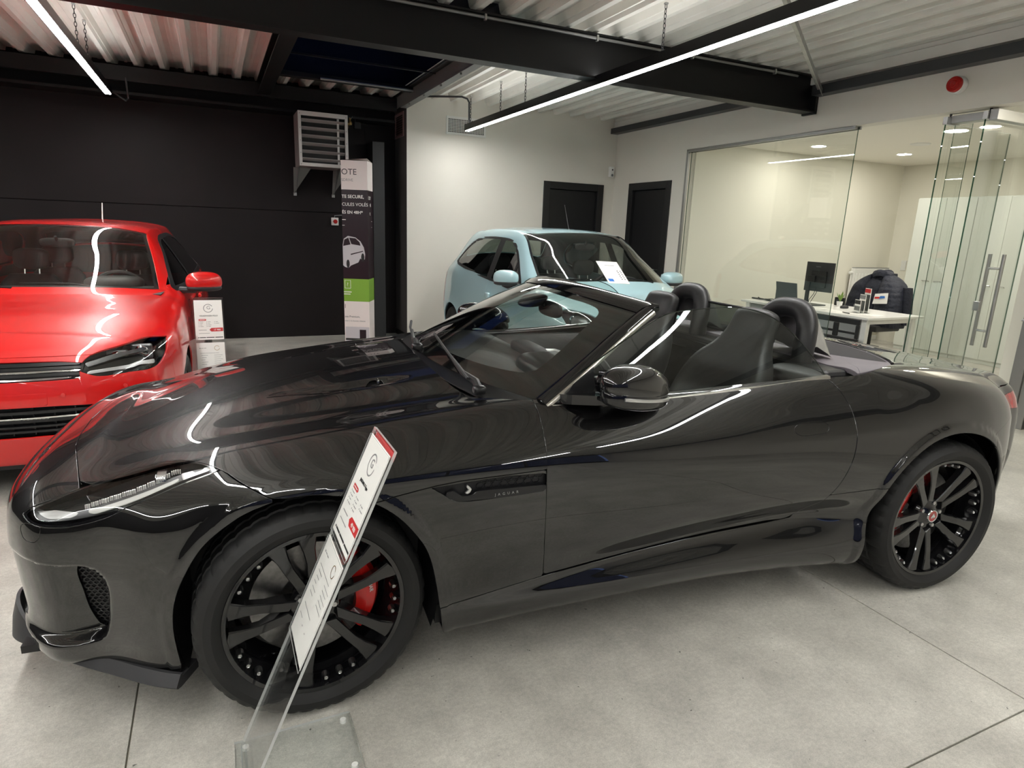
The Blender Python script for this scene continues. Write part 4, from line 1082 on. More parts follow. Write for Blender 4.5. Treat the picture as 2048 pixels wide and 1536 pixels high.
# ------------------------------------------------------------------ roadster glass house and cabin
def build_roadster_cabin(master):
    car = ROOT_R
    # windscreen sheet: rows from base to header, columns across
    def row(x0, xc, z0, zc, yw, n=5):
        return [(xc+(x0-xc)*abs(t)**2.2, yw*t, zc+(z0-zc)*abs(t)**2) for t in np.linspace(-1, 1, n)]
    ws = grid_patch([row(.765, .50, .945, .985, .775), row(.93, .68, 1.045, 1.082, .728), row(1.10, .885, 1.15, 1.185, .672), row(1.265, 1.13, 1.236, 1.283, .605)], 44, 72)
    if ws.N[:, 2].mean() < 0: ws.N *= -1; ws.F = [tuple(reversed(f)) for f in ws.F]
    G = ws.G; nu, nv = G.shape[:2]
    # glass and its black ceramic border are cut from the same sheet in (u,v)
    uv = np.stack(np.meshgrid(np.linspace(0, 1, nu), np.linspace(-1, 1, nv), indexing='ij'), -1).reshape(-1, 2)
    ws.T = uv
    w = emit_surf(ws, 'windscreen', 'glass_car', car)
    clear = smooth_poly([(.17, -.80), (.24, -.855), (.80, -.80), (.875, -.72), (.895, -.45), (.905, 0), (.895, .45), (.875, .72), (.80, .80), (.24, .855), (.17, .80), (.13, .45), (.12, 0), (.13, -.45)], 5)
    frit = clip(ws, lambda T: -sdf(clear, T), True)
    emit_surf(offset(frit, -.004), 'screen_border', 'gloss_black', w)
    # A-pillars and header rail
    for sg in (-1, 1):
        secs = []; ins = []
        edge = G[:, 0 if sg < 0 else -1]
        for i in list(range(0, nu-1, 3))+[nu-1]:
            p = edge[i]; q = edge[min(i+1, nu-1)]-edge[max(i-1, 0)]; q = q/np.linalg.norm(q)
            out = np.array([0.25, sg*1.0, .1]); out -= q*(out@q); out /= np.linalg.norm(out); n = np.cross(q, out)*(-sg); n = n if n[2] > 0 else -n
            wd = .030-.006*i/nu
            loop = [p-out*.030+n*.004, p+n*.010, p+out*wd*.6+n*.004, p+out*wd-n*.016, p+out*wd*.7-n*.034, p-out*.012-n*.045, p-out*.035-n*.03]
            secs.append(loop)
            ins.append([p+out*wd*.99-n*.010, p+out*(wd+.004)-n*.015, p+out*(wd+.004)-n*.026, p+out*wd*.86-n*.031])
        V, F = sweep(secs); pil = MB().add(V, F, True).build('windscreen_pillar', 'gloss_black', car, 50)
        V, F = sweep(ins); MB().add(V, F, True).build('pillar_trim', 'trim_silver', pil, 50)
    secs = []
    for j in range(0, nv):
        p = G[-1, j]; n = np.array([-.35, 0, .94]); d = np.array([.94, 0, .35])
        k = abs(j/(nv-1)*2-1)
        secs.append([p-d*.05+n*.004, p-d*.02+n*.012, p+d*.025+n*.010, p+d*.05-n*.004, p+d*.045-n*.024, p-d*.0-n*.03, p-d*.05-n*.014])
    V, F = sweep(secs); hd = MB().add(V, F, True).build('header_rail', 'gloss_black', car, 50)
    MB().box(1.185, 1.215, -.02, .02, 1.262, 1.268).build('header_latch', 'plastic_black', hd)
    # rear-view mirror and sensor pod
    V, F = superell((1.10, -.045, 1.165), (.022, .115, .034), .6, .6); mb = MB().add(V, F, True)
    V, F = superell((1.03, .0, 1.20), (.055, .062, .030), .7, .7, shear=.8); mb.add(V, F, True); mb.tube([(1.05, 0, 1.20), (1.10, -.03, 1.17)], .012)
    mb.build('interior_mirror', 'plastic_black', car)
    # cowl panel and wipers
    cw = grid_patch([[(.465+.16*abs(t)**2.2, .76*t, .965-.035*abs(t)**2) for t in np.linspace(-1, 1, 7)], [(.535+.22*abs(t)**2.2, .755*t, .985-.045*abs(t)**2) for t in np.linspace(-1, 1, 7)]], 5, 30)
    if cw.N[:, 2].mean() < 0: cw.N *= -1; cw.F = [tuple(reversed(f)) for f in cw.F]
    emit_surf(shell(cw, .01), 'cowl_panel', 'satin_black', car)
    for (p0, p1, p2) in (((.585, -.655, .962), (.560, -.52, .995), (.585, .05, 1.045)), ((.50, .02, .995), (.50, .10, 1.01), (.57, .52, 1.035))):
        wp = MB().tube([p0, (p0[0]-.004, p0[1]+.03, p0[2]+.022), p1, [(a+b)/2 for a, b in zip(p1, p2)]], [.016, .014, .010, .005], 8).build('wiper_arm', 'plastic_black', car)
        MB().tube([[p1[i]+(p1[i]-p2[i])*.15+(0, 0, .004)[i] for i in range(3)], [(a+b)/2+c for a, b, c in zip(p1, p2, (-.01, 0, .012))], p2], .006, 6).build('wiper_blade', 'rubber', wp)
        V, F = superell(p0, (.024, .022, .016), .6, .6, 12, 8); MB().add(V, F, True).build('wiper_cap', 'satin_black', wp)
    # door glass: curved tumblehome between belt line and its arched top edge
    for sg in (-1, 1):
        top = [(.86, 1.003), (1.0, 1.075), (1.15, 1.155), (1.30, 1.222), (1.444, 1.240), (1.60, 1.246), (1.72, 1.232), (1.82, 1.192), (1.905, 1.122), (1.97, 1.05), (2.01, .995), (2.02, .97)]
        bot = [(.80, .925), (1.0, .918), (1.15, .922), (1.30, .929), (1.444, .937), (1.60, .946), (1.72, .953), (1.82, .961), (1.905, .968), (1.97, .973), (2.005, .976), (2.015, .965)]
        def yy(z, x): return sg*(.785-.33*(z-.95)-.25*(z-.95)**2-.012*(x-1.4)**2)
        rows = [[(b[0]+(t[0]-b[0])*k, yy(b[1]+(t[1]-b[1])*k, t[0]), b[1]+(t[1]-b[1])*k) for t, b in zip(top, bot)] for k in (0, .33, .66, 1)]
        g = grid_patch(rows, 12, 48)
        if (g.N[:, 1]*sg).mean() < 0: g.N *= -1; g.F = [tuple(reversed(f)) for f in g.F]
        go = emit_surf(g, 'door_window', 'glass_side', car)
        MB().tube([tuple(p) for p in g.G[-1]], .0022, 6).build('glass_edge', 'glass_edge', go)
        # belt strips: chrome-black waist rail and inner seal
        secs = []
        for x in np.linspace(.80, 2.01, 30):
            zb = float(np.interp(x, [.80, 1.0, 1.28, 1.5, 1.73, 2.0], [.929, .923, .932, .945, .959, .979])); yb = .800-.012*(x-1.4)**2
            secs.append([(x, sg*(yb+.014), zb-.004), (x, sg*(yb+.010), zb+.006), (x, sg*(yb-.010), zb+.008), (x, sg*(yb-.012), zb-.01)])
        V, F = sweep(secs); MB().add(V, F, True).build('waist_rail', 'trim_silver', car, 30)
    # quarter sail at the mirror foot
    for sg in (-1, 1):
        MB().add([(.775, sg*.797, .928), (.97, sg*.797, .922), (.97, sg*.762, 1.05), (.775, sg*.782, .930), (.97, sg*.780, .922), (.97, sg*.748, 1.046)], [(0, 1, 2), (5, 4, 3), (0, 3, 4, 1), (1, 4, 5, 2), (2, 5, 3, 0)]).build('mirror_sail', 'satin_black', car)
    # ---- door mirrors, folded back along the doors
    for sg in (-1, 1):
        cx, cy, cz = 1.072, .882, 1.000
        def form(V, kz, dz):
            out = []
            for x, y, z in V:
                tp = 1.0-.22*max(x/.15, 0)**2-.10*max(-x/.15, 0)           # tapers towards the rear tip
                z2 = z*tp*(1.0 if z > 0 else kz)
                out.append((cx+x, sg*(cy+y*tp-.035*(x/.15)), cz+z2-.020*(x/.15)+dz))
            return out
        V, F = superell((0, 0, 0), (.150, .072, .082), .78, .82, 36, 22); mo = MB().add(form(V, .42, 0), F, True).build('door_mirror', 'paint_black', car, 60)
        V, F = superell((0, 0, 0), (.146, .069, .062), .70, .82, 36, 16); MB().add(form(V, .62, -.036), F, True).build('mirror_base', 'gloss_black', mo, 60)
        ind = []
        for k in range(15):
            x = -.085+.228*k/14; q = max(0, 1-(abs(x)/.150)**2.44)**.41
            tp = 1.0-.22*max(x/.15, 0)**2-.10*max(-x/.15, 0); y = cy+.0735*q*tp-.035*(x/.15); z0 = cz-.0275-.020*(x/.15)
            ind.append([(cx+x, sg*(y-.004), z0-.006), (cx+x, sg*(y+.002), z0-.004), (cx+x, sg*(y+.002), z0+.004), (cx+x, sg*(y-.004), z0+.006)])
        V, F = sweep(ind); MB().add(V, F, True).build('indicator_strip', 'lamp_silver', mo, 40)
        V, F = sweep([[(.825, sg*.785, .935), (.965, sg*.785, .935), (.965, sg*.785, .965), (.825, sg*.785, .968)], [(.86, sg*.83, .940), (1.0, sg*.83, .940), (1.0, sg*.83, .970), (.86, sg*.83, .974)], [(.93, sg*.875, .945), (1.08, sg*.875, .945), (1.08, sg*.875, .975), (.93, sg*.875, .978)]])
        MB().add(V, F, False).build('mirror_arm', 'gloss_black', mo)
        MB().add([(.93, sg*.842, .985), (1.16, sg*.835, .975), (1.15, sg*.835, 1.045), (.95, sg*.842, 1.06)], [(0, 1, 2, 3)]).build('mirror_glass', 'chrome', mo)
    # ---- cabin tub, dashboard, console
    tub = MB()
    tub.box(.62, 2.12, -.74, .74, .24, .27)
    for sg in (-1, 1): tub.box(.60, 2.12, sg*.745-.005, sg*.745+.005, .26, .90)
    tub.box(2.10, 2.12, -.74, .74, .26, .93)
    tub.build('cabin_floor', 'carpet', car)
    for sg in (-1, 1):       # door cards with armrest, grille and pull
        V, F = sweep([[(x, sg*.755, .42), (x, sg*.715, .45), (x, sg*.700, .60), (x, sg*(.665 if 1.05 < x < 1.75 else .70), .68), (x, sg*(.665 if 1.05 < x < 1.75 else .70), .72), (x, sg*.715, .76), (x, sg*.725, .88), (x, sg*.745, .915), (x, sg*.77, .918)] for x in (.80, 1.04, 1.06, 1.74, 1.76, 1.95)], closed=False, caps=False)
        dc = MB().add(V, F, True).build('door_card', 'leather', car, 40)
        MB().tube([(1.1, sg*.70, .80), (1.25, sg*.675, .83), (1.45, sg*.672, .825), (1.6, sg*.70, .78)], .012, 8).build('pull_handle', 'steel_brushed', dc)
        MB().bbox(1.66, 1.80, sg*.708-.006, sg*.708+.006, .84, .90, .004).build('speaker_slot', 'plastic_black', dc)
    dash = grid_patch([[(.70, y, .90+.03*(1-abs(y)/.7)) for y in np.linspace(-.70, .70, 7)], [(.86, y, .955-.01*abs(y)) for y in np.linspace(-.70, .70, 7)], [(1.0, y, .955-.02*abs(y)) for y in np.linspace(-.70, .70, 7)], [(1.09, y, .90) for y in np.linspace(-.70, .70, 7)], [(1.08, y, .78) for y in np.linspace(-.70, .70, 7)], [(.98, y, .62) for y in np.linspace(-.70, .70, 7)]], 30, 24)
    do = emit_surf(shell(dash, .01), 'dashboard', 'leather_grey', car)
    V, F = superell((.99, -.36, .955), (.13, .20, .055), .6, .7); MB().add(V, F, True).build('instrument_hood', 'leather', do)
    V, F = superell((1.02, 0, .965), (.05, .16, .035), .5, .5); MB().add(V, F, True).build('air_vents', 'plastic_dark', do)
    MB().bbox(1.065, 1.095, -.13, .13, .78, .89, .006).build('centre_screen', 'gloss_black', do)
    cons = MB().bbox(1.05, 2.08, -.13, .13, .30, .62, .03); cons.bbox(1.50, 2.05, -.10, .10, .60, .68, .03); cons.tube([(1.30, .0, .60), (1.29, 0, .70)], .02, 10).build('centre_console', 'leather', car)
    MB().tube([(1.10, .14, .88), (1.35, .15, .66), (1.5, .15, .62)], .018, 8).build('grab_rail', 'leather_grey', car)
    # steering wheel
    sw = MB(); c = Vector((1.22, -.36, .86)); ax = Vector((.92, 0, .38)).normalized(); e1 = Vector((0, 1, 0)); e2 = ax.cross(e1)
    sw.tube([c+(e1*math.cos(t)+e2*math.sin(t))*.182 for t in np.linspace(0, 2*PI, 37)], .016, 10, cap=False)
    V, F = superell((0, 0, 0), (.03, .065, .055), .6, .7, 16, 10); mtx = Matrix((ax, e1, e2)).transposed()
    sw.add([tuple(mtx @ Vector(v)+c) for v in V], F, True)
    for a in (0, 180, 270): sw.tube([c, c+(e1*math.cos(math.radians(a))+e2*math.sin(math.radians(a)))*.178], .013, 8)
    sw.tube([c-ax*.02, c-ax*.22], .035, 10); sw.build('steering_wheel', 'leather', car)
    # ---- seats
    def seat(y, rec):
        def bl(x, z, wdt, d, bolst=.05, n=18, sq=.62):
            L = []
            for k in range(n):
                t = 2*PI*k/n; cx, sx = math.cos(t), math.sin(t)
                px = d*math.copysign(abs(cx)**sq, cx); py = wdt*math.copysign(abs(sx)**sq, sx)
                if px < 0: px -= bolst*smooth01((abs(py)/wdt-.55)/.45)
                L.append((x+px*.94, y+py, z+px*-.22))
            return L
        B = [(1.70, .50, .235, .085, .05), (1.76, .62, .255, .080, .06), (1.80, .74, .262, .075, .06), (1.845, .85, .258, .070, .055), (1.885, .95, .225, .062, .04), (1.920, 1.025, .165, .055, .015), (1.945, 1.085, .135, .052, .005), (1.965, 1.14, .128, .052, 0), (1.978, 1.180, .118, .046, 0), (1.984, 1.198, .085, .028, 0), (1.986, 1.204, .03, .01, 0)]
        # smooth the stations
        arr = np.array(B); tt = np.linspace(0, 1, len(B)); dn = hermite(arr[:, :, None], tt, np.linspace(0, 1, 34))[:, :, 0]
        V, F = sweep([bl(*r) for r in dn]); s = MB().add(V, F, True).build('seat', 'leather', car, 60)
        C = [(1.28, .44, .20, .05), (1.32, .50, .24, .07), (1.45, .49, .255, .085), (1.60, .46, .255, .09), (1.74, .44, .24, .09)]
        secs = []
        for (x, z, wdt, d) in C:
            secs.append([(x, y+wdt*math.copysign(abs(math.sin(t))**.6, math.sin(t)), z+d*math.copysign(abs(math.cos(t))**.6, math.cos(t))+.05*smooth01((abs(math.sin(t))-.75)/.25)) for t in np.linspace(0, 2*PI, 20, endpoint=False)])
        V, F = sweep(secs); MB().add(V, F, True).build('seat_cushion', 'leather', s, 60)
        MB().bbox(1.35, 1.78, y-.2, y+.2, .27, .40, .01).build('seat_base', 'plastic_black', s)
        sg = 1 if y > 0 else -1
        MB().tube([(2.02, y+sg*.30, .93), (1.97, y+sg*.285, .86), (1.90, y+sg*.27, .78)], .010, 6).build('seat_belt', 'leather_grey', s)
        MB().bbox(2.01, 2.03, y+sg*.27, y+sg*.31, .925, .950, .004).build('belt_guide', 'steel_brushed', s)
        return s
    seat(-.385, 0); seat(.385, 0)
    # ---- roll hoops with silver rear shells
    for y in (-.385, .385):
        P = []
        for k in range(21):
            t = PI*k/20; P.append((2.115+.05*math.sin(t), y-.150*math.copysign(abs(math.cos(t))**.7, math.cos(t)), .965+.245*math.sin(t)**.62 if 0 < k < 20 else .90))
        h = MB().tube(P, .046, 14).build('roll_hoop', 'leather', car)
        secs = []
        for k in range(1, 20):
            p = Vector(P[k]); ctr = Vector((2.14, y, .99)); o = (p-ctr); o.x = 0; o = o.normalized() if o.length > 0 else Vector((0, 0, 1))
            s0 = p+o*.034+Vector((.026, 0, 0)); tail = Vector((2.32, y+(p.y-y)*.86, .985+(p.z-.985)*.05)); tail.z = max(tail.z, .985)
            mid = (s0+tail)/2+Vector((0, 0, .028*max(o.z, 0)))
            secs.append([tuple(s0), tuple(s0*.7+mid*.3+Vector((0, 0, .008))), tuple(mid), tuple(mid*.5+tail*.5+Vector((0, 0, .004))), tuple(tail)])
        V, F = sweep(secs, closed=False, caps=False); MB().add(V, F, True).build('hoop_shell', 'hoop_silver', h, 60)
    # wind deflector between the hoops
    wd = MB().box(2.16, 2.166, -.30, .30, 1.03, 1.165); wd.build('wind_deflector', 'glass_smoke', car)
    MB().tube([(2.163, -.30, 1.03), (2.163, -.30, 1.165), (2.163, .30, 1.165), (2.163, .30, 1.03), (2.163, -.30, 1.03)], .007, 8).build('deflector_frame', 'plastic_black', car)
    # rear bulkhead shelf
    MB().bbox(2.06, 2.24, -.735, .735, .90, .985, .02).build('bulkhead', 'leather', car)
    for sg in (-1, 1):
        V, F = superell((2.06, sg*.60, .945), (.10, .13, .035), .6, .7); MB().add(V, F, True).build('belt_housing', 'leather_grey', car)
    # ---- tonneau flaps and stowed soft top, on the line of the deck
    hole_in = smooth_poly([(1.935, -.2), (1.94, .3), (1.94, .60), (1.945, .79), (2.20, .787), (2.445, .697), (2.62, .568), (2.76, .32), (2.82, .14), (2.84, 0), (2.84, -.2)], 5, corners=(0, 3, 10))
    flap_line = smooth_poly([(2.34, -.2), (2.34, .20), (2.355, .34), (2.45, .455), (2.60, .555), (2.64, .525), (2.75, .32), (2.81, .14), (2.83, 0), (2.83, -.2)], 5, corners=(0, 9))
    top = clip(clip(master, region(flap_line, XY, grow=-.004, cond=lambda V: .85-V[:, 2])), lambda V: 2.0-V[:, 0])
    panel(offset(top, -.006), 'soft_top', 'soft_top', car, 'both', .03)
    fl = clip(clip(clip(master, region(hole_in, XY, grow=-.004, cond=lambda V: .85-V[:, 2])), outside(region(flap_line, XY, grow=.004))), lambda V: 2.18-V[:, 0])
    cutl = lambda V: V[:, 0]-(2.44-.75*(V[:, 1]-.455))
    fl1 = clip(fl, lambda V: cutl(V)+.002); fl2 = clip(fl, lambda V: -cutl(V)+.002)
    panel(offset(fl1, -.006), 'tonneau_flap', 'tonneau', car, 'pair', .02); panel(offset(fl2, -.006), 'tonneau_corner', 'tonneau', car, 'pair', .02)
    # deck bottom under the gaps
    dk = clip(clip(master, region(hole_in, XY, grow=.03, cond=lambda V: .85-V[:, 2])), lambda V: 2.05-V[:, 0])
    panel(offset(dk, -.05), 'deck_tray', 'carpet', car, 'both', 0)
glass('glass_side', (0.72, 0.78, 0.75), 1.0)
glass('glass_smoke', (0.45, 0.48, 0.48), 1.0)
mat('trim_silver', (0.48, 0.46, 0.42), 0.28, metal=1)
mat('hoop_silver', (0.40, 0.40, 0.40), 0.25, metal=0.7, coat=0.5)
mat('tonneau', srgb(112, 106, 112), 0.6, bump=(240, 0.2, 0.001))
RM = build_roadster()
build_roadster_wheels()
build_roadster_cabin(RM)
# ================================================================== HATCHBACKS
def hatch_net(rows, front, rear, n_f=2.6, n_r=3.0):
    """rows: (xs, ys, zs) with 12 lines; front/rear: end profile on the centre plane"""
    L = [[(x, y, z) for x, y, z in zip(*r)] for r in rows]
    out = pole_front([(front[k][0], front[k][1], *L[0][k]) for k in range(12)], 0, 0, n_f)
    out += L
    out += pole_front([(rear[k][0], rear[k][1], *L[-1][k]) for k in range(12)], 0, 0, n_r)[::-1]
    return out
def polo_net():
    lo = lambda *a: list(a)
    rows = [([-.55]*12, [.55, .72, .775, .795, .80, .80, .775, .72, .60, .42, .21, 0], [.20, .20, .30, .42, .55, .66, .74, .80, .835, .855, .868, .872]),
            ([-.30]*12, [.6, .79, .835, .85, .862, .862, .84, .76, .63, .43, .21, 0], [.20, .20, .31, .45, .58, .70, .80, .868, .895, .915, .928, .932]),
            ([0]*12, [.6, .80, .85, .868, .878, .875, .845, .765, .65, .44, .22, 0], [.18, .19, .31, .45, .60, .735, .85, .915, .94, .957, .968, .972]),
            ([.25]*7+[.27, .28, .20, .17, .16], [.6, .80, .845, .865, .876, .872, .845, .78, .69, .46, .23, 0], [.18, .18, .30, .45, .60, .745, .885, .945, .962, .985, .998, 1.0]),
            ([.40]*7+[.41, .42, .27, .22, .205], [.6, .80, .845, .862, .874, .870, .845, .785, .715, .48, .24, 0], [.18, .18, .30, .45, .60, .75, .905, .955, .982, 1.005, 1.013, 1.015]),
            ([.46]*7+[.47, .48, .335, .285, .27], [.6, .80, .845, .862, .874, .870, .845, .780, .705, .475, .24, 0], [.18, .18, .30, .45, .60, .75, .912, .972, 1.012, 1.045, 1.055, 1.058]),
            ([.78]*7+[.79, .80, .69, .65, .64], [.6, .80, .842, .858, .872, .866, .84, .755, .642, .44, .22, 0], [.18, .18, .30, .45, .60, .755, .93, 1.06, 1.19, 1.232, 1.248, 1.253]),
            ([1.12]*7+[1.12, 1.12, 1.03, .99, .98], [.6, .80, .84, .857, .872, .866, .838, .72, .570, .40, .20, 0], [.18, .18, .30, .45, .60, .76, .945, 1.16, 1.370, 1.408, 1.422, 1.427]),
            ([1.22]*7+[1.22, 1.22, 1.14, 1.10, 1.09], [.6, .80, .84, .857, .872, .866, .838, .717, .566, .40, .20, 0], [.18, .18, .30, .45, .60, .76, .948, 1.17, 1.388, 1.424, 1.438, 1.442]),
            ([1.6]*12, [.6, .80, .84, .857, .872, .866, .836, .715, .568, .42, .21, 0], [.18, .18, .30, .45, .60, .765, .957, 1.19, 1.41, 1.444, 1.457, 1.461]),
            ([2.1]*12, [.6, .80, .84, .857, .872, .866, .834, .71, .565, .42, .21, 0], [.18, .18, .30, .45, .60, .77, .968, 1.19, 1.405, 1.438, 1.452, 1.456]),
            ([2.7]*12, [.6, .79, .84, .855, .868, .86, .825, .69, .55, .41, .2, 0], [.20, .20, .32, .47, .62, .78, .985, 1.18, 1.36, 1.395, 1.41, 1.415]),
            ([2.95]*7+[2.95, 2.93, 2.93, 2.93, 2.93], [.55, .77, .81, .83, .838, .83, .795, .69, .575, .42, .2, 0], [.22, .22, .33, .48, .63, .79, .98, 1.10, 1.18, 1.22, 1.235, 1.24])]
    front = [(-.76, .20), (-.80, .22), (-.825, .32), (-.835, .42), (-.838, .52), (-.828, .62), (-.812, .695), (-.785, .755), (-.735, .80), (-.67, .833), (-.61, .856), (-.55, .872)]
    rear = [(3.10, .25), (3.15, .28), (3.20, .36), (3.22, .48), (3.22, .62), (3.21, .76), (3.19, .90), (3.15, 1.0), (3.10, 1.08), (3.04, 1.16), (2.98, 1.21), (2.93, 1.24)]
    return hatch_net(rows, front, rear)
def twingo_net():
    rows = [([-.27]*12, [.5, .68, .74, .76, .77, .765, .74, .69, .60, .42, .21, 0], [.20, .20, .31, .44, .57, .69, .80, .870, .905, .93, .945, .950]),
            ([-.08]*12, [.55, .75, .79, .80, .81, .805, .785, .735, .645, .44, .22, 0], [.20, .20, .31, .45, .58, .71, .845, .922, .952, .977, .987, .992]),
            ([.10]*7+[.12, .15, .04, -.01, -.02], [.6, .77, .80, .812, .818, .815, .80, .755, .69, .46, .23, 0], [.19, .19, .31, .45, .59, .73, .890, .972, .995, 1.02, 1.03, 1.033]),
            ([.22]*7+[.22, .22, .085, .035, .02], [.6, .77, .80, .812, .82, .818, .805, .765, .705, .48, .24, 0], [.19, .19, .31, .45, .59, .735, .915, .988, 1.025, 1.05, 1.06, 1.063]),
            ([.28]*7+[.28, .29, .15, .10, .085], [.6, .77, .80, .812, .82, .818, .805, .76, .695, .475, .24, 0], [.19, .19, .31, .45, .59, .735, .92, 1.003, 1.06, 1.095, 1.107, 1.11]),
            ([.60]*7+[.60, .62, .50, .45, .435], [.6, .77, .80, .806, .800, .828, .803, .73, .640, .45, .22, 0], [.19, .19, .31, .45, .59, .74, .95, 1.10, 1.25, 1.30, 1.317, 1.323]),
            ([.98]*7+[.98, .97, .86, .81, .79], [.6, .77, .80, .806, .798, .828, .80, .70, .578, .42, .21, 0], [.19, .19, .31, .45, .59, .745, .945, 1.20, 1.445, 1.487, 1.502, 1.507]),
            ([1.08]*7+[1.08, 1.08, .98, .93, .91], [.6, .77, .80, .806, .798, .828, .80, .70, .575, .42, .21, 0], [.19, .19, .31, .45, .59, .745, .948, 1.205, 1.458, 1.503, 1.520, 1.525]),
            ([1.5]*12, [.6, .77, .80, .806, .798, .828, .80, .70, .575, .43, .21, 0], [.19, .19, .31, .45, .59, .75, .960, 1.22, 1.475, 1.520, 1.540, 1.547]),
            ([2.1]*12, [.6, .77, .80, .808, .802, .830, .79, .69, .57, .42, .21, 0], [.19, .19, .31, .46, .60, .76, .985, 1.23, 1.462, 1.510, 1.532, 1.538]),
            ([2.6]*12, [.6, .76, .80, .815, .82, .815, .775, .66, .545, .40, .2, 0], [.20, .20, .33, .47, .61, .77, 1.03, 1.22, 1.39, 1.44, 1.457, 1.462]),
            ([2.86]*12, [.55, .72, .77, .79, .795, .785, .745, .66, .56, .40, .2, 0], [.22, .22, .34, .48, .62, .78, 1.0, 1.10, 1.18, 1.215, 1.23, 1.235])]
    front = [(-.48, .20), (-.53, .22), (-.55, .32), (-.56, .42), (-.56, .52), (-.552, .62), (-.535, .73), (-.495, .81), (-.43, .872), (-.36, .912), (-.31, .935), (-.27, .950)]
    rear = [(2.93, .25), (2.98, .28), (3.02, .36), (3.04, .48), (3.04, .62), (3.03, .76), (3.01, .92), (2.98, 1.02), (2.94, 1.10), (2.90, 1.17), (2.88, 1.21), (2.86, 1.235)]
    return hatch_net(rows, front, rear)
#BUILD
def alloy_wheel(car, x, y, z, R, RI, w, rz, spokes, material, name='wheel', slot=.5):
    yo = -w*.40
    rim = MB().lathe([(RI, yo), (RI+.004, yo+.006), (RI-.012, yo+.018), (RI-.022, yo+.06), (RI-.03, w*.38), (RI, w*.42), (RI-.045, w*.36), (RI-.032, yo+.06), (RI-.014, yo+.008)], 64, 'y', closed=True).build(name, material, car)
    place(rim, (x, y, z), rz)
    V, F = tyre_mesh(R, RI, w, n=100); MB().add(V, F, True).build('tyre', 'rubber', rim, 28)
    for k in range(spokes):
        a = 2*PI*k/spokes+.3
        P = [(.05, .018), (RI*.6, .017), (RI-.012, .030)]
        V = []
        for q, dy in ((1, 0), (1.15, .03)):
            for r, t in P+[(r, -t) for r, t in P[::-1]]:
                ca, sa = math.cos(a), math.sin(a); yy = yo+.012+.02*(1-r/RI)+dy; t *= q
                V.append((r*ca-t*sa, yy, r*sa+t*ca))
        MB().add(V, [(0, 1, 4, 5), (1, 2, 3, 4), (6, 11, 10, 7), (7, 10, 9, 8)]+[(i, (i+1) % 6, 6+(i+1) % 6, 6+i) for i in range(6)]).build('spoke', material, rim)
    MB().lathe([(.001, yo+.02), (.03, yo+.02), (.065, yo+.032), (.065, yo+.08)], 24, 'y').build('hub', material, rim)
    MB().lathe([(.06, 0), (.13, 0), (.13, .012)], 40, 'y', (0, yo+.09, 0)).build('brake_disc', 'iron_disc', rim)
    return rim
def arch_poly(x, z, r, rear=False):
    return [(x+r*math.cos(t), z+r*1.0*math.sin(t)) for t in np.linspace(-.25, PI+.25, 30)]+[(x-r*.96, -.1), (x+r*.96, -.1)]
def simple_seat(car, x, y, material, h=1.0):
    def loop(xc, zc, w, d, n=16):
        return [(xc+d*math.copysign(abs(math.cos(t))**.6, math.cos(t)), y+w*math.copysign(abs(math.sin(t))**.6, math.sin(t)), zc) for t in np.linspace(0, 2*PI, n, endpoint=False)]
    V, F = sweep([loop(x+.02, .52, .22, .07), loop(x+.06, .65, .24, .085), loop(x+.10, .80, .24, .08), loop(x+.14, .95, .21, .07), loop(x+.16, 1.02, .15, .05)])
    s = MB().add(V, F, True).build('seat', material, car, 60)
    V, F = superell((x-.18, y, .50), (.26, .24, .08), .6, .6); MB().add(V, F, True).build('seat_cushion', material, s)
    V, F = superell((x+.20, y, 1.14), (.05, .125, .085), .6, .6); MB().add(V, F, True).build('headrest', material, s)
    for d in (-.05, .05): MB().tube([(x+.165, y+d, 1.0), (x+.19, y+d, 1.10)], .006, 6).build('headrest_post', 'steel_brushed', s)
    return s
def steering(car, c, tilt, r=.18):
    sw = MB(); c = Vector(c); ax = Vector((math.cos(tilt), 0, math.sin(tilt))); e1 = Vector((0, 1, 0)); e2 = ax.cross(e1)
    sw.tube([c+(e1*math.cos(t)+e2*math.sin(t))*r for t in np.linspace(0, 2*PI, 33)], .016, 8, cap=False)
    for a in (0, 180, 270): sw.tube([c, c+(e1*math.cos(math.radians(a))+e2*math.sin(math.radians(a)))*r], .018, 6)
    V, F = superell((0, 0, 0), (.03, .06, .06), .6, .7, 12, 8); mt = Matrix((ax, e1, e2)).transposed(); sw.add([tuple(mt @ Vector(v)+c) for v in V], F, True)
    sw.tube([c, c-ax*.25], .03, 8); return sw.build('steering_wheel', 'plastic_dark', car)
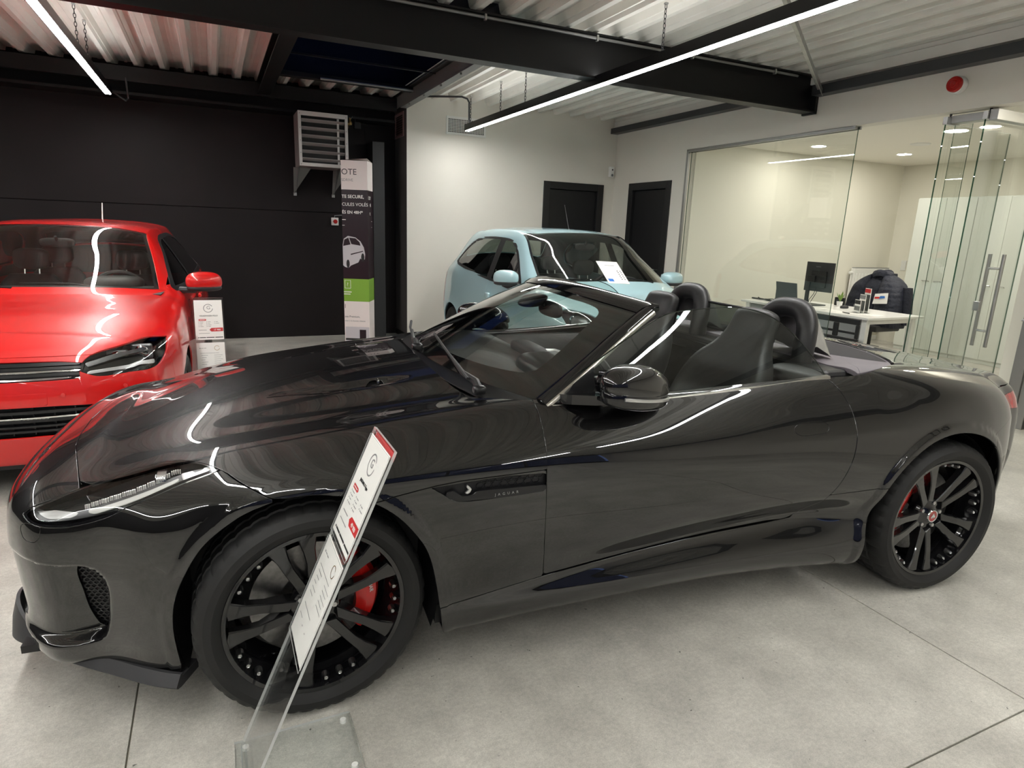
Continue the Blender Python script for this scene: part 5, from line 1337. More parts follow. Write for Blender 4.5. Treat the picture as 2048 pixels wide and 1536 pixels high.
def wing_mirror(car, c, r, sg, paint, arm_to):
    V, F = superell((0, 0, 0), r, .75, .8, 28, 18); V = [(c[0]+x*(1-.25*y/r[1]), sg*(c[1]+y), c[2]+(z if z > 0 else z*.75)+.10*y*0) for x, y, z in V]
    m = MB().add(V, F, True).build('door_mirror', paint, car, 60)
    V, F = superell((0, 0, 0), (r[0]*.96, r[1]*.96, r[2]*.6), .7, .8, 28, 12); V = [(c[0]+x*(1-.25*y/r[1]), sg*(c[1]+y), c[2]-r[2]*.52+(z*.55)) for x, y, z in V]
    MB().add(V, F, True).build('mirror_base', 'plastic_dark', m, 60)
    MB().tube([arm_to, (c[0]-.02, sg*(c[1]-r[1]*.5), c[2]-r[2]*.75)], [.026, .02], 8).build('mirror_arm', 'plastic_dark', m)
    MB().add([(c[0]+r[0]*.86, sg*(c[1]-r[1]*.8), c[2]-r[2]*.5), (c[0]+r[0]*.70, sg*(c[1]+r[1]*.8), c[2]-r[2]*.5), (c[0]+r[0]*.70, sg*(c[1]+r[1]*.75), c[2]+r[2]*.6), (c[0]+r[0]*.86, sg*(c[1]-r[1]*.75), c[2]+r[2]*.6)], [(0, 1, 2, 3)]).build('mirror_glass', 'chrome', m)
    return m
def liner(car, x, z, r, ya, yi=.50):
    for sg in (-1, 1):
        P = [(x+r*math.cos(t), z+r*math.sin(t)) for t in np.linspace(-.3, PI+.3, 24)]; n = len(P); mb = MB()
        mb.add([(px, sg*yy, pz) for yy in (yi, ya) for px, pz in P], [(i, i+1, n+i+1, n+i) for i in range(n-1)], True)
        mb.add([(x, sg*yi, z)]+[(px, sg*yi, pz) for px, pz in P], [(0, i+1, i+2) for i in range(n-1)]); mb.build('arch_liner', 'plastic_black', car)
G3 = 0.003
# ------------------------------------------------------------------ red hatchback
def build_red_hatch():
    car = thing('hatchback', 'bright red hatchback facing the camera, cut off by the left edge of the picture', 'car', (-1.07, 4.76, 0), math.radians(87.3))
    P = 'paint_red'; ms = loft(polo_net(), 0.016, creases=(8,), relax=(lambda V: smoothstep((.12-V[:, 0])/.15)*smoothstep((V[:, 2]-.60)/.08)*.8, 40)); rest = ms
    def take(g, uv=False, keep=True):
        nonlocal rest
        got = clip(rest, (lambda V: g(V)+G3*.6) if not uv else (lambda T: g(T)+.004), uv)
        rest = clip(rest, (lambda V: -g(V)+G3*.6) if not uv else (lambda T: -g(T)+.004), uv)
        return got
    front = lambda V: V[:, 0]+.25
    for xx in (0.0, 2.548): rest = clip(rest, outside(region(arch_poly(xx, .33, .345), cond=lambda V: .5-V[:, 1])))
    # windscreen and rear window by surface coordinates
    ws = take(lambda T: np.max([9.62-T[:, 0], T[:, 0]-12.12, 8.10-T[:, 1]], axis=0), True)
    rw = take(lambda T: np.max([16.25-T[:, 0], T[:, 0]-18.6, 8.35-T[:, 1]], axis=0), True)
    wo = emit_surf(join(ws, mirror(ws)), 'windscreen', 'glass_car', car); emit_surf(join(rw, mirror(rw)), 'rear_window', 'glass_dark', car)
    bd = clip(ws, lambda T: -np.max([9.86-T[:, 0], T[:, 0]-11.98, 8.22-T[:, 1]], axis=0), True); bd = offset(bd, -.004)
    emit_surf(join(bd, mirror(bd)), 'screen_border', 'plastic_black', wo)
    win = smooth_poly([(.56, 1.002), (.80, 1.108), (1.02, 1.215), (1.28, 1.325), (1.6, 1.352), (2.2, 1.345), (2.55, 1.27), (2.72, 1.14), (2.70, 1.04), (2.0, 1.015), (1.2, 1.0)], 4, corners=(0, 8))
    sw = take(region(win, cond=lambda V: .45-V[:, 1]))
    for o in panel(offset(sw, -.003), 'side_window', 'glass_dark', car, 'pair', 0): pass
    fr = clip(ms, both(region(win, grow=.016, cond=lambda V: .45-V[:, 1]), outside(region(win, grow=-.014))))
    panel(offset(fr, .0015), 'window_surround', 'plastic_black', car, 'pair', .004)
    for xb in (1.42,):
        bp = clip(clip(ms, region(win, cond=lambda V: .45-V[:, 1])), lambda V: np.abs(V[:, 0]-xb-.12*(V[:, 2]-1.0))-.035); panel(offset(bp, .001), 'door_pillar', 'plastic_black', car, 'pair', 0)
    # lamps
    lamp = smooth_poly([(.418, .692), (.430, .734), (.472, .772), (.58, .803), (.705, .822), (.800, .805), (.800, .725), (.765, .676), (.644, .668), (.501, .660)], 4, corners=(0, 5))
    lg = region(lamp, YZ, cond=front)
    take(lg)
    lp = clip(ms, region(lamp, YZ, grow=.006, cond=front)); bw = panel(offset(lp, -.055), 'headlamp', 'gloss_black', car, 'pair', 0)
    cv = clip(ms, region(lamp, YZ, grow=-.001, cond=front))
    l1 = offset(clip(lp, region([(.44, .735), (.60, .785), (.74, .80), (.735, .785), (.62, .765), (.455, .715)], YZ)), -.02)
    l2 = offset(clip(lp, region([(.45, .675), (.56, .685), (.66, .692), (.70, .705), (.77, .695), (.765, .72), (.69, .722), (.65, .708), (.55, .70), (.45, .69)], YZ)), -.02)
    for o, sg in zip(bw, (-1, 1)):
        mm = mirror if sg < 0 else (lambda q: q)
        emit_surf(mm(cv), 'lens_cover', 'lamp_lens', o); emit_surf(flange(mm(l1), .01), 'light_bar', 'lamp_grey', o); emit_surf(flange(mm(l2), .01), 'daylight_strip', 'lamp_silver', o)
        for (y, z, x, r) in ((.575, .735, -.66, .034), (.685, .750, -.585, .036)):
            MB().lathe([(.001, -.016), (.6*r, -.012), (r, 0), (r*1.15, .004), (r*1.2, .05)], 24, 'x', (x, sg*y, z)).build('projector', 'chrome', o)
            MB().bbox(x+.0, x+.03, sg*y-r*1.5, sg*y+r*1.5, z-r*1.2, z+r*1.2, .008).build('lamp_module', 'lamp_grey', o)
    # grille between the lamps with emblem
    gr = smooth_poly([(-.2, .752), (.30, .748), (.43, .735), (.418, .692), (.418, .655), (.30, .652), (-.2, .650)], 3, corners=(0, 2, 4, 6))
    take(region(gr, YZ, cond=front))
    gb = offset(clip(ms, region(gr, YZ, grow=.008, cond=front)), -.035); go = panel(gb, 'grille', 'plastic_black', car, 'both', 0)
    for (z, h, m) in ((.738, .010, 'satin_black'), (.716, .008, 'satin_black'), (.700, .005, 'chrome'), (.682, .008, 'satin_black'), (.662, .005, 'chrome')):
        b = offset(clip(ms, region([(-.2, z-h), (.425, z-h*.8), (.425, z+h*.8), (-.2, z+h)], YZ, cond=front)), -.008); emit_surf(flange(join(b, mirror(b)), .02), 'grille_slat', m, go)
    e = MB(); c = (-.826, 0, .702)
    em = MB().lathe([(.054, .006), (.058, -.006), (.066, -.006), (.070, .008)], 40, 'x', c).build('emblem', 'chrome', car)
    MB().lathe([(.001, .004), (.056, .004)], 40, 'x', c).build('emblem_disc', 'gloss_black', em)
    mb = MB()
    for sg in (-1, 1):
        for a, b in (((.022, .050), (.004, .006)), ((.044, .034), (.022, -.046)), ((.022, -.046), (.002, -.004))): mb.tube([(c[0]-.002, sg*a[0], c[2]+a[1]), (c[0]-.002, sg*b[0], c[2]+b[1])], .005, 6)
    mb.build('emblem_letters', 'chrome', em)
    # lower intake, chin, bumper
    it = smooth_poly([(-.2, .518), (.28, .517), (.49, .511), (.60, .520), (.735, .560), (.72, .50), (.66, .42), (.55, .366), (.28, .354), (-.2, .352)], 3, corners=(0, 4, 9))
    take(region(it, YZ, cond=front))
    ib = offset(clip(ms, region(it, YZ, grow=.01, cond=front)), -.05); io = panel(ib, 'lower_intake', 'plastic_black', car, 'both', 0)
    for (z, h, m, yw) in ((.487, .007, 'satin_black', .60), (.455, .006, 'chrome', .58), (.443, .010, 'satin_black', .60), (.410, .006, 'satin_black', .54), (.380, .006, 'satin_black', .5)):
        b = offset(clip(ms, region([(-.2, z-h), (yw, z-h), (yw+.02, z+h), (-.2, z+h)], YZ, cond=front)), -.010); emit_surf(flange(join(b, mirror(b)), .025), 'intake_slat', m, io)
    for k in range(-5, 6): MB().box(-.80, -.785, k*.095-.003, k*.095+.003, .36, .515).build('intake_rib', 'satin_black', io)
    bz = lambda V: np.max([V[:, 0]-np.interp(V[:, 2], [0, .45, .70, .80, .83], [-.40, -.42, -.47, -.47, -.47]), V[:, 2]-np.where(V[:, 1] < .80, .772, .80)], axis=0)
    bump = take(bz); plate = region([(-.2, .527), (.268, .525), (.268, .588), (-.2, .590)], YZ, cond=front)
    pl = clip(bump, lambda V: plate(V)+.001); bump = clip(bump, lambda V: -plate(V)+.001)
    panel(bump, 'front_bumper', P, car, 'both', .012); panel(offset(pl, .0015), 'plate_mount', P, car, 'both', .006)
    for y in (.34, .62): 
        for sg in (-1, 1): MB().lathe([(.001, -.002), (.011, -.002), (.012, .004)], 16, 'x', (-.828 if y < .5 else -.775, sg*y, .575 if y < .5 else .60)).build('parking_sensor', P, car)
    bon = take(lambda V: np.max([.774-V[:, 2], V[:, 1]-np.interp(V[:, 0], [-.6, -.52, -.35, -.04, .37], [.70, .715, .745, .765, .80])+.0, V[:, 0]-.60], axis=0)) if False else take(lambda T: np.max([7.12-T[:, 1], T[:, 0]-9.45], axis=0), True)
    bon = clip(bon, lambda V: .774-V[:, 2])
    panel(bon, 'bonnet', P, car, 'both', .012)
    wing = take(lambda V: np.max([V[:, 0]-np.interp(V[:, 2], [0, .3, .6, .9, 1.0], [.55, .55, .53, .50, .47]), .0-V[:, 2], V[:, 2]-1.0, .3-V[:, 1]], axis=0)); panel(wing, 'front_wing', P, car, 'pair', .012)
    dr = smooth_poly([(.55, .28), (.53, .6), (.505, .93), (.53, 1.5), (1.50, 1.5), (1.47, .9), (1.46, .28)], 3, corners=(0, 3, 4, 6))
    door = take(region(dr, cond=lambda V: .72-V[:, 1])); dd = panel(clip(door, lambda V: V[:, 2]-1.03), 'front_door', P, car, 'pair', .012)
    dr2 = [(1.465, .28), (1.475, .9), (1.47, 1.03), (2.45, 1.05), (2.35, .80), (2.17, .60), (2.15, .28)]
    door2 = take(region(dr2, cond=lambda V: .72-V[:, 1])); d2 = panel(door2, 'rear_door', P, car, 'pair', .012)
    for q, xh in ((dd, 1.32), (d2, 2.2)):
        for o, sg in zip(q, (-1, 1)): MB().bbox(xh-.08, xh+.08, sg*.885-.014, sg*.885+.014, .865, .895, .01).build('door_handle', P, o)
    panel(rest, 'body_shell', P, car, 'both', .012)
    lining = offset(clip(clip(rest, lambda V: .93-V[:, 2]), lambda V: .6-V[:, 0]), -.022); emit_surf(join(lining, mirror(lining)), 'headlining', 'leather_grey', car)
    # cabin
    MB().box(.35, 3.0, -.75, .75, .26, .30).box(.30, .34, -.75, .75, .3, .95).box(2.5, 3.0, -.7, .7, .3, .75).build('cabin_floor', 'carpet', car)
    ds = grid_patch([[(.36-.08*(1-(y/.7)**2), y, 1.0-.02*(y/.7)**2) for y in np.linspace(-.70, .70, 7)], [(.62, y, 1.005) for y in np.linspace(-.74, .74, 7)], [(.86, y, .985) for y in np.linspace(-.75, .75, 7)], [(.90, y, .90) for y in np.linspace(-.75, .75, 7)], [(.82, y, .62) for y in np.linspace(-.75, .75, 7)]], 24, 20)
    do = emit_surf(shell(ds, .01), 'dashboard', 'leather_grey', car)
    V, F = superell((.76, -.36, 1.02), (.14, .19, .055), .6, .7); MB().add(V, F, True).build('instrument_hood', 'leather_grey', do)
    steering(car, (1.0, -.36, .93), .45)
    for y in (-.36, .36): simple_seat(car, 1.45, y, 'leather')
    for y in (-.36, .36): simple_seat(car, 2.25, y, 'leather')
    V, F = superell((.92, 0, 1.30), (.02, .11, .033), .6, .6); MB().add(V, F, True).tube([(.88, 0, 1.345), (.92, 0, 1.30)], .01, 6).build('interior_mirror', 'plastic_black', car)
    for sg in (-1, 1): wing_mirror(car, (.60, .965, 1.045), (.085, .125, .078), sg, P, (.62, sg*.80, .985))
    for p0, p1 in (((.30, -.45, 1.025), (.33, .10, 1.055)), ((.24, .12, 1.035), (.32, .60, 1.045))):
        MB().tube([p0, [(a+b)/2+c for a, b, c in zip(p0, p1, (0, 0, .016))], p1], .007, 6).build('wiper', 'plastic_black', car)
    MB().tube([(2.55, 0, 1.43), (2.60, 0, 1.45), (2.68, 0, 1.62)], [.012, .006, .004], 8).build('antenna', 'plastic_white', car)
    MB().box(-.75, 2.9, -.55, .55, .16, .22).build('underbody', 'plastic_black', car)
    for x in (0, 2.548):
        liner(car, x, .33, .352, .83)
    a = alloy_wheel(car, 0, -.765, .312, .315, .215, .20, 0, 10, 'gloss_black')
    for (x, y, rz) in ((2.548, -.765, 0), (0, .765, PI), (2.548, .765, PI)): c2 = copy_tree(a, car); place(c2, (x, y, .312), rz)
    return car
# ------------------------------------------------------------------ pale blue city car
def build_blue_car():
    car = thing('city_car', 'pale blue small city car parked by the white wall behind the black convertible', 'car', (3.26, 4.72, 0), math.radians(87.4))
    P = 'paint_blue'; ms = loft(twingo_net(), 0.016, relax=(lambda V: smoothstep((.0-V[:, 0])/.1)*smoothstep((V[:, 2]-.60)/.08)*.8, 30)); rest = ms
    def take(g, uv=False):
        nonlocal rest
        got = clip(rest, (lambda V: g(V)+G3*.6) if not uv else (lambda T: g(T)+.004), uv); rest = clip(rest, (lambda V: -g(V)+G3*.6) if not uv else (lambda T: -g(T)+.004), uv)
        return got
    front = lambda V: V[:, 0]+.05
    for xx in (0.0, 2.492): rest = clip(rest, outside(region(arch_poly(xx, .31, .33), cond=lambda V: .5-V[:, 1])))
    ws = take(lambda T: np.max([8.75-T[:, 0], T[:, 0]-11.10, 8.16-T[:, 1]], axis=0), True)
    rw = take(lambda T: np.max([15.2-T[:, 0], T[:, 0]-17.2, 8.35-T[:, 1]], axis=0), True)
    wo = emit_surf(join(ws, mirror(ws)), 'windscreen', 'glass_car', car); emit_surf(join(rw, mirror(rw)), 'rear_window', 'glass_tint', car)
    bd = offset(clip(ws, lambda T: -np.max([8.95-T[:, 0], T[:, 0]-11.0, 8.26-T[:, 1]], axis=0), True), -.004); emit_surf(join(bd, mirror(bd)), 'screen_border', 'plastic_black', wo)
    win = smooth_poly([(.46, 1.005), (.62, 1.12), (.85, 1.30), (1.02, 1.385), (1.3, 1.418), (1.9, 1.415), (2.2, 1.37), (2.42, 1.26), (2.52, 1.14), (2.40, 1.105), (1.9, 1.06), (1.2, 1.015), (.7, .985)], 4, corners=(0, 8))
    sw = take(region(win, cond=lambda V: .42-V[:, 1])); panel(offset(sw, -.003), 'side_window', 'glass_tint', car, 'pair', 0)
    fr = clip(ms, both(region(win, grow=.014, cond=lambda V: .42-V[:, 1]), outside(region(win, grow=-.012)))); panel(offset(fr, .0015), 'window_surround', 'plastic_black', car, 'pair', .004)
    for xb, w in ((1.28, .068), (.72, .022)):
        bp = clip(clip(ms, region(win, cond=lambda V: .42-V[:, 1])), lambda V: np.abs(V[:, 0]-xb-.10*(V[:, 2]-1.0))-w); panel(offset(bp, .001), 'door_pillar', 'plastic_black', car, 'pair', 0)
    lamp = smooth_poly([(.40, .745), (.43, .80), (.50, .862), (.60, .893), (.685, .89), (.715, .84), (.70, .76), (.62, .70), (.50, .69), (.42, .71)], 4)
    take(region(lamp, YZ, cond=front)); lp = clip(ms, region(lamp, YZ, grow=.006, cond=front)); bw = panel(offset(lp, -.05), 'headlamp', 'lamp_grey', car, 'pair', 0)
    cv = clip(ms, region(lamp, YZ, grow=-.001, cond=front))
    for o, sg in zip(bw, (-1, 1)):
        emit_surf(mirror(cv) if sg < 0 else cv, 'lens_cover', 'lamp_lens', o)
        for (y, z, x, r) in ((.50, .775, -.43, .05), (.61, .80, -.35, .055)): MB().lathe([(.001, .03), (.4*r, .026), (r, 0), (r*1.1, .0), (r*1.1, .03)], 24, 'x', (x, sg*y, z)).build('reflector', 'chrome', o)
    bz = lambda V: np.max([V[:, 0]-np.interp(V[:, 2], [0, .45, .70, .80], [-.36, -.36, -.34, -.32]), V[:, 2]-.70], axis=0)
    bump = take(bz); ing = region(smooth_poly([(-.2, .36), (.36, .36), (.42, .42), (.36, .47), (-.2, .48)], 3), YZ, cond=front); hole2 = clip(bump, lambda V: ing(V)); bump = clip(bump, lambda V: -ing(V))
    panel(bump, 'front_bumper', P, car, 'both', .012); panel(offset(hole2, -.03), 'lower_intake', 'plastic_black', car, 'both', 0)
    bon = take(lambda T: np.max([7.25-T[:, 1], T[:, 0]-8.6], axis=0), True); panel(bon, 'bonnet', P, car, 'both', .012)
    wing = take(lambda V: np.max([V[:, 0]-np.interp(V[:, 2], [0, .5, .9, 1.0], [.42, .42, .40, .38]), V[:, 2]-1.0, .3-V[:, 1]], axis=0)); panel(wing, 'front_wing', P, car, 'pair', .012)
    dr = [(.43, .25), (.425, .6), (.41, 1.03), (1.27, 1.06), (1.255, .6), (1.25, .25)]; door = take(region(dr, cond=lambda V: .70-V[:, 1])); dd = panel(door, 'front_door', P, car, 'pair', .012)
    dr2 = [(1.255, .25), (1.265, .6), (1.275, 1.06), (2.30, 1.12), (2.25, .80), (2.10, .60), (2.06, .25)]; door2 = take(region(dr2, cond=lambda V: .70-V[:, 1])); d2 = panel(door2, 'rear_door', P, car, 'pair', .012)
    for o, sg in zip(dd, (-1, 1)): V, F = superell((1.16, sg*.835, .86), (.050, .020, .032), .6, .7); MB().add(V, F, True).build('door_handle', P, o)
    panel(rest, 'body_shell', P, car, 'both', .012)
    lining = offset(clip(clip(rest, lambda V: .95-V[:, 2]), lambda V: .42-V[:, 0]), -.022); emit_surf(join(lining, mirror(lining)), 'headlining', 'leather_grey', car)
    tl = clip(ms, lambda V: np.max([2.80-V[:, 0], .62-V[:, 2], V[:, 2]-.98, .60-V[:, 1]], axis=0)); panel(offset(tl, .002), 'tail_lamp', 'lens_red', car, 'pair', .006)
    MB().box(.2, 2.8, -.70, .70, .26, .30).box(.12, .16, -.7, .7, .3, .97).box(2.4, 2.8, -.65, .65, .3, .80).build('cabin_floor', 'carpet', car)
    ds = grid_patch([[(.20-.09*(1-(y/.7)**2), y, 1.035-.02*(y/.7)**2) for y in np.linspace(-.68, .68, 7)], [(.42, y, 1.045) for y in np.linspace(-.70, .70, 7)], [(.66, y, 1.03) for y in np.linspace(-.71, .71, 7)], [(.70, y, .95) for y in np.linspace(-.71, .71, 7)], [(.62, y, .66) for y in np.linspace(-.71, .71, 7)]], 24, 20)
    do = emit_surf(shell(ds, .01), 'dashboard', 'plastic_dark', car)
    V, F = superell((.56, -.33, 1.06), (.12, .16, .05), .6, .7); MB().add(V, F, True).build('instrument_hood', 'plastic_dark', do)
    steering(car, (.78, -.33, .98), .5, .175)
    for x, y in ((1.15, -.34), (1.15, .34), (1.95, -.33), (1.95, .33)): simple_seat(car, x, y, 'leather_grey')
    V, F = superell((.72, 0, 1.375), (.02, .11, .033), .6, .6); MB().add(V, F, True).tube([(.68, 0, 1.43), (.72, 0, 1.375)], .01, 6).build('interior_mirror', 'plastic_black', car)
    for sg in (-1, 1): wing_mirror(car, (.50, .905, 1.085), (.085, .115, .075), sg, P, (.50, sg*.77, 1.01))
    for p0, p1 in (((.10, -.40, 1.085), (.115, .12, 1.135)), ((.09, .14, 1.09), (.16, .58, 1.105))): MB().tube([p0, [(a+b)/2+c for a, b, c in zip(p0, p1, (0, 0, .014))], p1], .007, 6).build('wiper', 'plastic_black', car)
    MB().tube([(1.05, 0, 1.525), (1.08, 0, 1.545), (1.20, 0, 1.78)], [.012, .004, .0025], 6).build('antenna', 'plastic_dark', car)
    MB().box(-.5, 2.7, -.5, .5, .16, .22).build('underbody', 'plastic_black', car)
    for x in (0, 2.492): liner(car, x, .31, .338, .785, .46)
    a = alloy_wheel(car, 0, .715, .292, .295, .19, .18, PI, 5, 'plastic_grey')
    for (x, y, rz) in ((2.492, .715, PI), (0, -.715, 0), (2.492, -.715, 0)): c2 = copy_tree(a, car); place(c2, (x, y, .292), rz)
    return car
RED = build_red_hatch()
BLUE = build_blue_car()
# ================================================================== SIGNS AND WALL FITTINGS
def sheet_print(parent, mtx, w, h, kind):
    """print on a price sheet, in the sheet's own plane (x right, y up, origin at the bottom left)"""
    def at(x, y): return mtx @ Matrix.Translation((x*w, y*h, .0006))
    def bar(x0, y0, x1, y1, m, name='print_block'):
        me = MB().add([(x0*w, y0*h, .0005), (x1*w, y0*h, .0005), (x1*w, y1*h, .0005), (x0*w, y1*h, .0005)], [(0, 1, 2, 3)]).xf(mtx)
        return me.build(name, m, parent)
    def ring(cx, cy, r, m):
        P = [(cx*w+r*math.cos(t), cy*h+r*math.sin(t)) for t in np.linspace(.5, 2*PI-.1, 30)]
        V = [(p[0]*1.0, p[1], .0005) for p in P]+[((p[0]-cx*w)*.86+cx*w, (p[1]-cy*h)*.86+cy*h, .0005) for p in P]; n = len(P)
        MB().add(V, [(i, i+1, n+i+1, n+i) for i in range(n-1)]).xf(mtx).build('logo_ring', m, parent)
    if kind == 'price_polo' or kind == 'price_jaguar':
        ring(.5, .79, .032, 'ink_grey')
        text('de Cocqueau' if False else 'G', .036, at(.44, .765), 'ink_grey', parent)
        text('VOLKSWAGEN POLO' if kind == 'price_polo' else 'JAGUAR F-Type', .0125, at(.5, .585), 'ink_black', parent, align='CENTER', bold=.0002)
        MB().add([(.14*w, .475*h, .0005), (.38*w, .475*h, .0005), (.415*w, .497*h, .0005), (.38*w, .518*h, .0005), (.14*w, .518*h, .0005)], [(0, 1, 2, 3, 4)]).xf(mtx).build('print_block', 'ink_red', parent)
        for r in range(4):
            for c in range(3):
                if c == 2 and r > 1: continue
                bar(.13+c*.28, .44-r*.038, .155+c*.28, .452-r*.038, 'ink_grey'); bar(.18+c*.28, .441-r*.038, .18+c*.28+.12-.02*((r+c) % 3), .450-r*.038, 'ink_grey')
        MB().add([(.50*w, .245*h, .0005), (.57*w, .20*h, .0005), (.985*w, .205*h, .0005), (.985*w, .295*h, .0005), (.57*w, .29*h, .0005)], [(0, 1, 2, 3, 4)]).xf(mtx).build('print_block', 'ink_red', parent)
        text('17 980' if kind == 'price_polo' else '49 900', .0165, at(.65, .225) @ Matrix.Translation((0, 0, .0004)), 'paper', parent, bold=.0002)
        MB().add([(.17*w, .492*h, .0009), (.36*w, .492*h, .0009), (.36*w, .502*h, .0009), (.17*w, .502*h, .0009)], [(0, 1, 2, 3)]).xf(mtx).build('print_block', 'paper', parent)
        bar(.12, .235, .40, .246, 'ink_grey'); bar(.12, .155, .50, .164, 'ink_grey')
        for x0, x1 in ((.08, .12), (.14, .36), (.38, .66), (.69, .97)): bar(x0, .045, x1, .065, 'ink_black')
    else:
        bar(.10, .855, .14, .875, 'ink_grey'); bar(.16, .86, .24, .87, 'ink_grey'); bar(.26, .86, .34, .87, 'ink_grey')
        ring(.72, .86, .018, 'brass')
        bar(.12, .735, .78, .742, 'ink_grey')
        for r in range(5): bar(.15+.02*(r % 2), .68-r*.055, .38-.05*(r % 3), .688-r*.055, 'ink_grey'); bar(.60, .68-r*.05, .90-.06*(r % 2), .687-r*.05, 'ink_grey')
        bar(.14, .33, .62, .338, 'ink_grey'); bar(.12, .22, .30, .228, 'ink_grey')
        for r in range(2): bar(.40+.2*r, .19, .44+.2*r, .20, 'ink_grey')
def price_stand(label, loc, rotz, w, kinds, group='acrylic price stands'):
    """leaning acrylic panel on a flat foot: x across, panel leans back towards +y"""
    t = thing('price_stand', label, 'price stand', loc, rotz, group)
    H = .945; lean = .41; L = math.hypot(H, lean); up = Vector((0, lean/L, H/L)); ex = Vector((1, 0, 0)); nn = ex.cross(up)      # towards the reader
    def slab(u0, u1, v0, v1, d0, d1):
        V = [ex*u+up*v+nn*d for d in (d0, d1) for v in (v0, v1) for u in (u0, u1)]; return [tuple(p) for p in V]
    V = slab(-w/2, w/2, 0, L, -.004, .004)
    p = link_mesh('panel', V, [(0, 2, 3, 1), (4, 5, 7, 6)], 'acrylic', t); link_mesh('panel_edge', V, [(0, 1, 5, 4), (1, 3, 7, 5), (3, 2, 6, 7), (2, 0, 4, 6)], 'acrylic_edge', p)
    V = [(x, y, z) for z in (.001, .009) for y in (-.02, .315) for x in (-w/2-.01, w/2+.01)]
    f = link_mesh('foot', V, [(0, 2, 3, 1), (4, 5, 7, 6)], 'acrylic', t); link_mesh('foot_edge', V, [(0, 1, 5, 4), (1, 3, 7, 5), (3, 2, 6, 7), (2, 0, 4, 6)], 'acrylic_edge', f)
    for x in (-w/2+.02, w/2-.02):
        for y in (.01, .29): MB().lathe([(.001, .0105), (.009, .0105), (.010, .0)], 20, 'z', (x, y, 0)).build('pad', 'plastic_white', f)
    aw = .21*min(1, (w-.02)/.21); ah = .297
    for v0, kind, m in ((L-.018-ah, kinds[0], 'paper'), (L-.040-2*ah, kinds[1], 'paper')):
        o = ex*(-aw/2)+up*v0+nn*.0052
        sh = MB().add(slab(-aw/2, aw/2, v0, v0+ah, .0044, .0050), [(0, 2, 3, 1), (4, 5, 7, 6), (0, 1, 5, 4), (1, 3, 7, 5), (3, 2, 6, 7), (2, 0, 4, 6)]).build('price_sheet', m, t)
        sheet_print(sh, frame_mtx(o, ex, up), aw, ah, kind)
        V = slab(-aw/2-.004, aw/2+.004, v0-.006, v0+ah*.995, .0075, .0090)
        pk = link_mesh('pocket', V, [(0, 2, 3, 1), (4, 5, 7, 6)], 'acrylic_thin', t); link_mesh('pocket_edge', V, [(0, 1, 5, 4), (1, 3, 7, 5), (3, 2, 6, 7), (2, 0, 4, 6)], 'acrylic_edge', pk)
        if kind == 'price_jaguar':
            bb = MB().add(slab(-aw/2, aw/2, v0+ah-.012, v0+ah+.006, -.0085, -.0050), [(0, 2, 3, 1), (4, 5, 7, 6), (0, 1, 5, 4), (1, 3, 7, 5), (3, 2, 6, 7), (2, 0, 4, 6)]).build('header_strip', 'ink_red', t)
    return t
price_stand('acrylic price stand with two paper sheets leaning in front of the black convertible wheel', (-.02, 1.62, 0), math.radians(-90), .225, ('price_jaguar', 'data'))
price_stand('acrylic price stand with two paper sheets beside the red car', (-.062, 4.74, 0), 0.0, .205, ('price_polo', 'data'))
# ---- paper card on the pale blue car's windscreen
cd = thing('info_card', 'white information card with dots leaning on the pale blue car windscreen', 'card', (3.19, 4.80, 1.06), 0)
a = Vector((3.165, 4.775, 1.085))-Vector((3.19, 4.80, 1.06)); ex = Vector((.97, -.12, -.03)).normalized(); ey = Vector((-.10, .72, .66)).normalized(); nz = ex.cross(ey)
q = [a, a+ex*.21, a+ex*.21+ey*.27, a+ey*.27]
MB().add([tuple(p) for p in q]+[tuple(p-nz*.002) for p in q], [(0, 1, 2, 3), (7, 6, 5, 4), (0, 4, 5, 1), (1, 5, 6, 2), (2, 6, 7, 3), (3, 7, 4, 0)]).build('sheet', 'paper', cd)
def on_card(x0, y0, x1, y1, m): MB().add([tuple(a+ex*.21*x+ey*.27*y+nz*.001) for x, y in ((x0, y0), (x1, y0), (x1, y1), (x0, y1))], [(0, 1, 2, 3)]).build('print_block', m, cd)
on_card(.08, .08, .32, .20, 'ink_blue')
for r in range(6):
    for c in range(2): on_card(.72+c*.14, .18+r*.075, .78+c*.14, .21+r*.075, 'ink_black')
on_card(.3, .80, .75, .82, 'ink_grey')
# ---- folding totem with wrap-round advertising
tm = thing('advertising_totem', 'tall white and purple advertising totem with green band against the black wall', 'totem', (1.625, 8.02, 0), math.radians(-25))
tw, td, th = .31, .28, 2.26
def tband(z0, z1, m, name='band'): return MB().box(-tw/2, tw/2, -td/2, td/2, z0, z1).build(name, m, tm)
mat('totem_white', srgb(236, 226, 222), .45); mat('totem_purple', srgb(32, 15, 26), .35); mat('totem_green', srgb(128, 172, 60), .45); mat('car_print', srgb(196, 192, 196), .5)
V = [(-tw/2, -td/2, 1.93), (tw/2, -td/2, 1.93), (tw/2, td/2, 1.93), (-tw/2, td/2, 1.93)]
topv = []
MB().box(-tw/2, tw/2, -td/2, td/2, 1.905, 2.235).add([(-tw/2, -td/2, 2.235), (0, -td/2, 2.25), (tw/2, -td/2, 2.262), (tw/2, 0, 2.25), (tw/2, td/2, 2.235), (0, td/2, 2.25), (-tw/2, td/2, 2.262), (-tw/2, 0, 2.25)], [tuple(range(8))]).build('band', 'totem_white', tm)
tband(.86, 1.905, 'totem_purple'); tband(.585, .86, 'totem_green'); tband(.0, .585, 'totem_white')
fm = lambda x, z: frame_mtx((x, -td/2-.0006, z), (1, 0, 0), (0, 0, 1)); fs = lambda y, z: frame_mtx((tw/2+.0006, y, z), (0, 1, 0), (0, 0, 1))
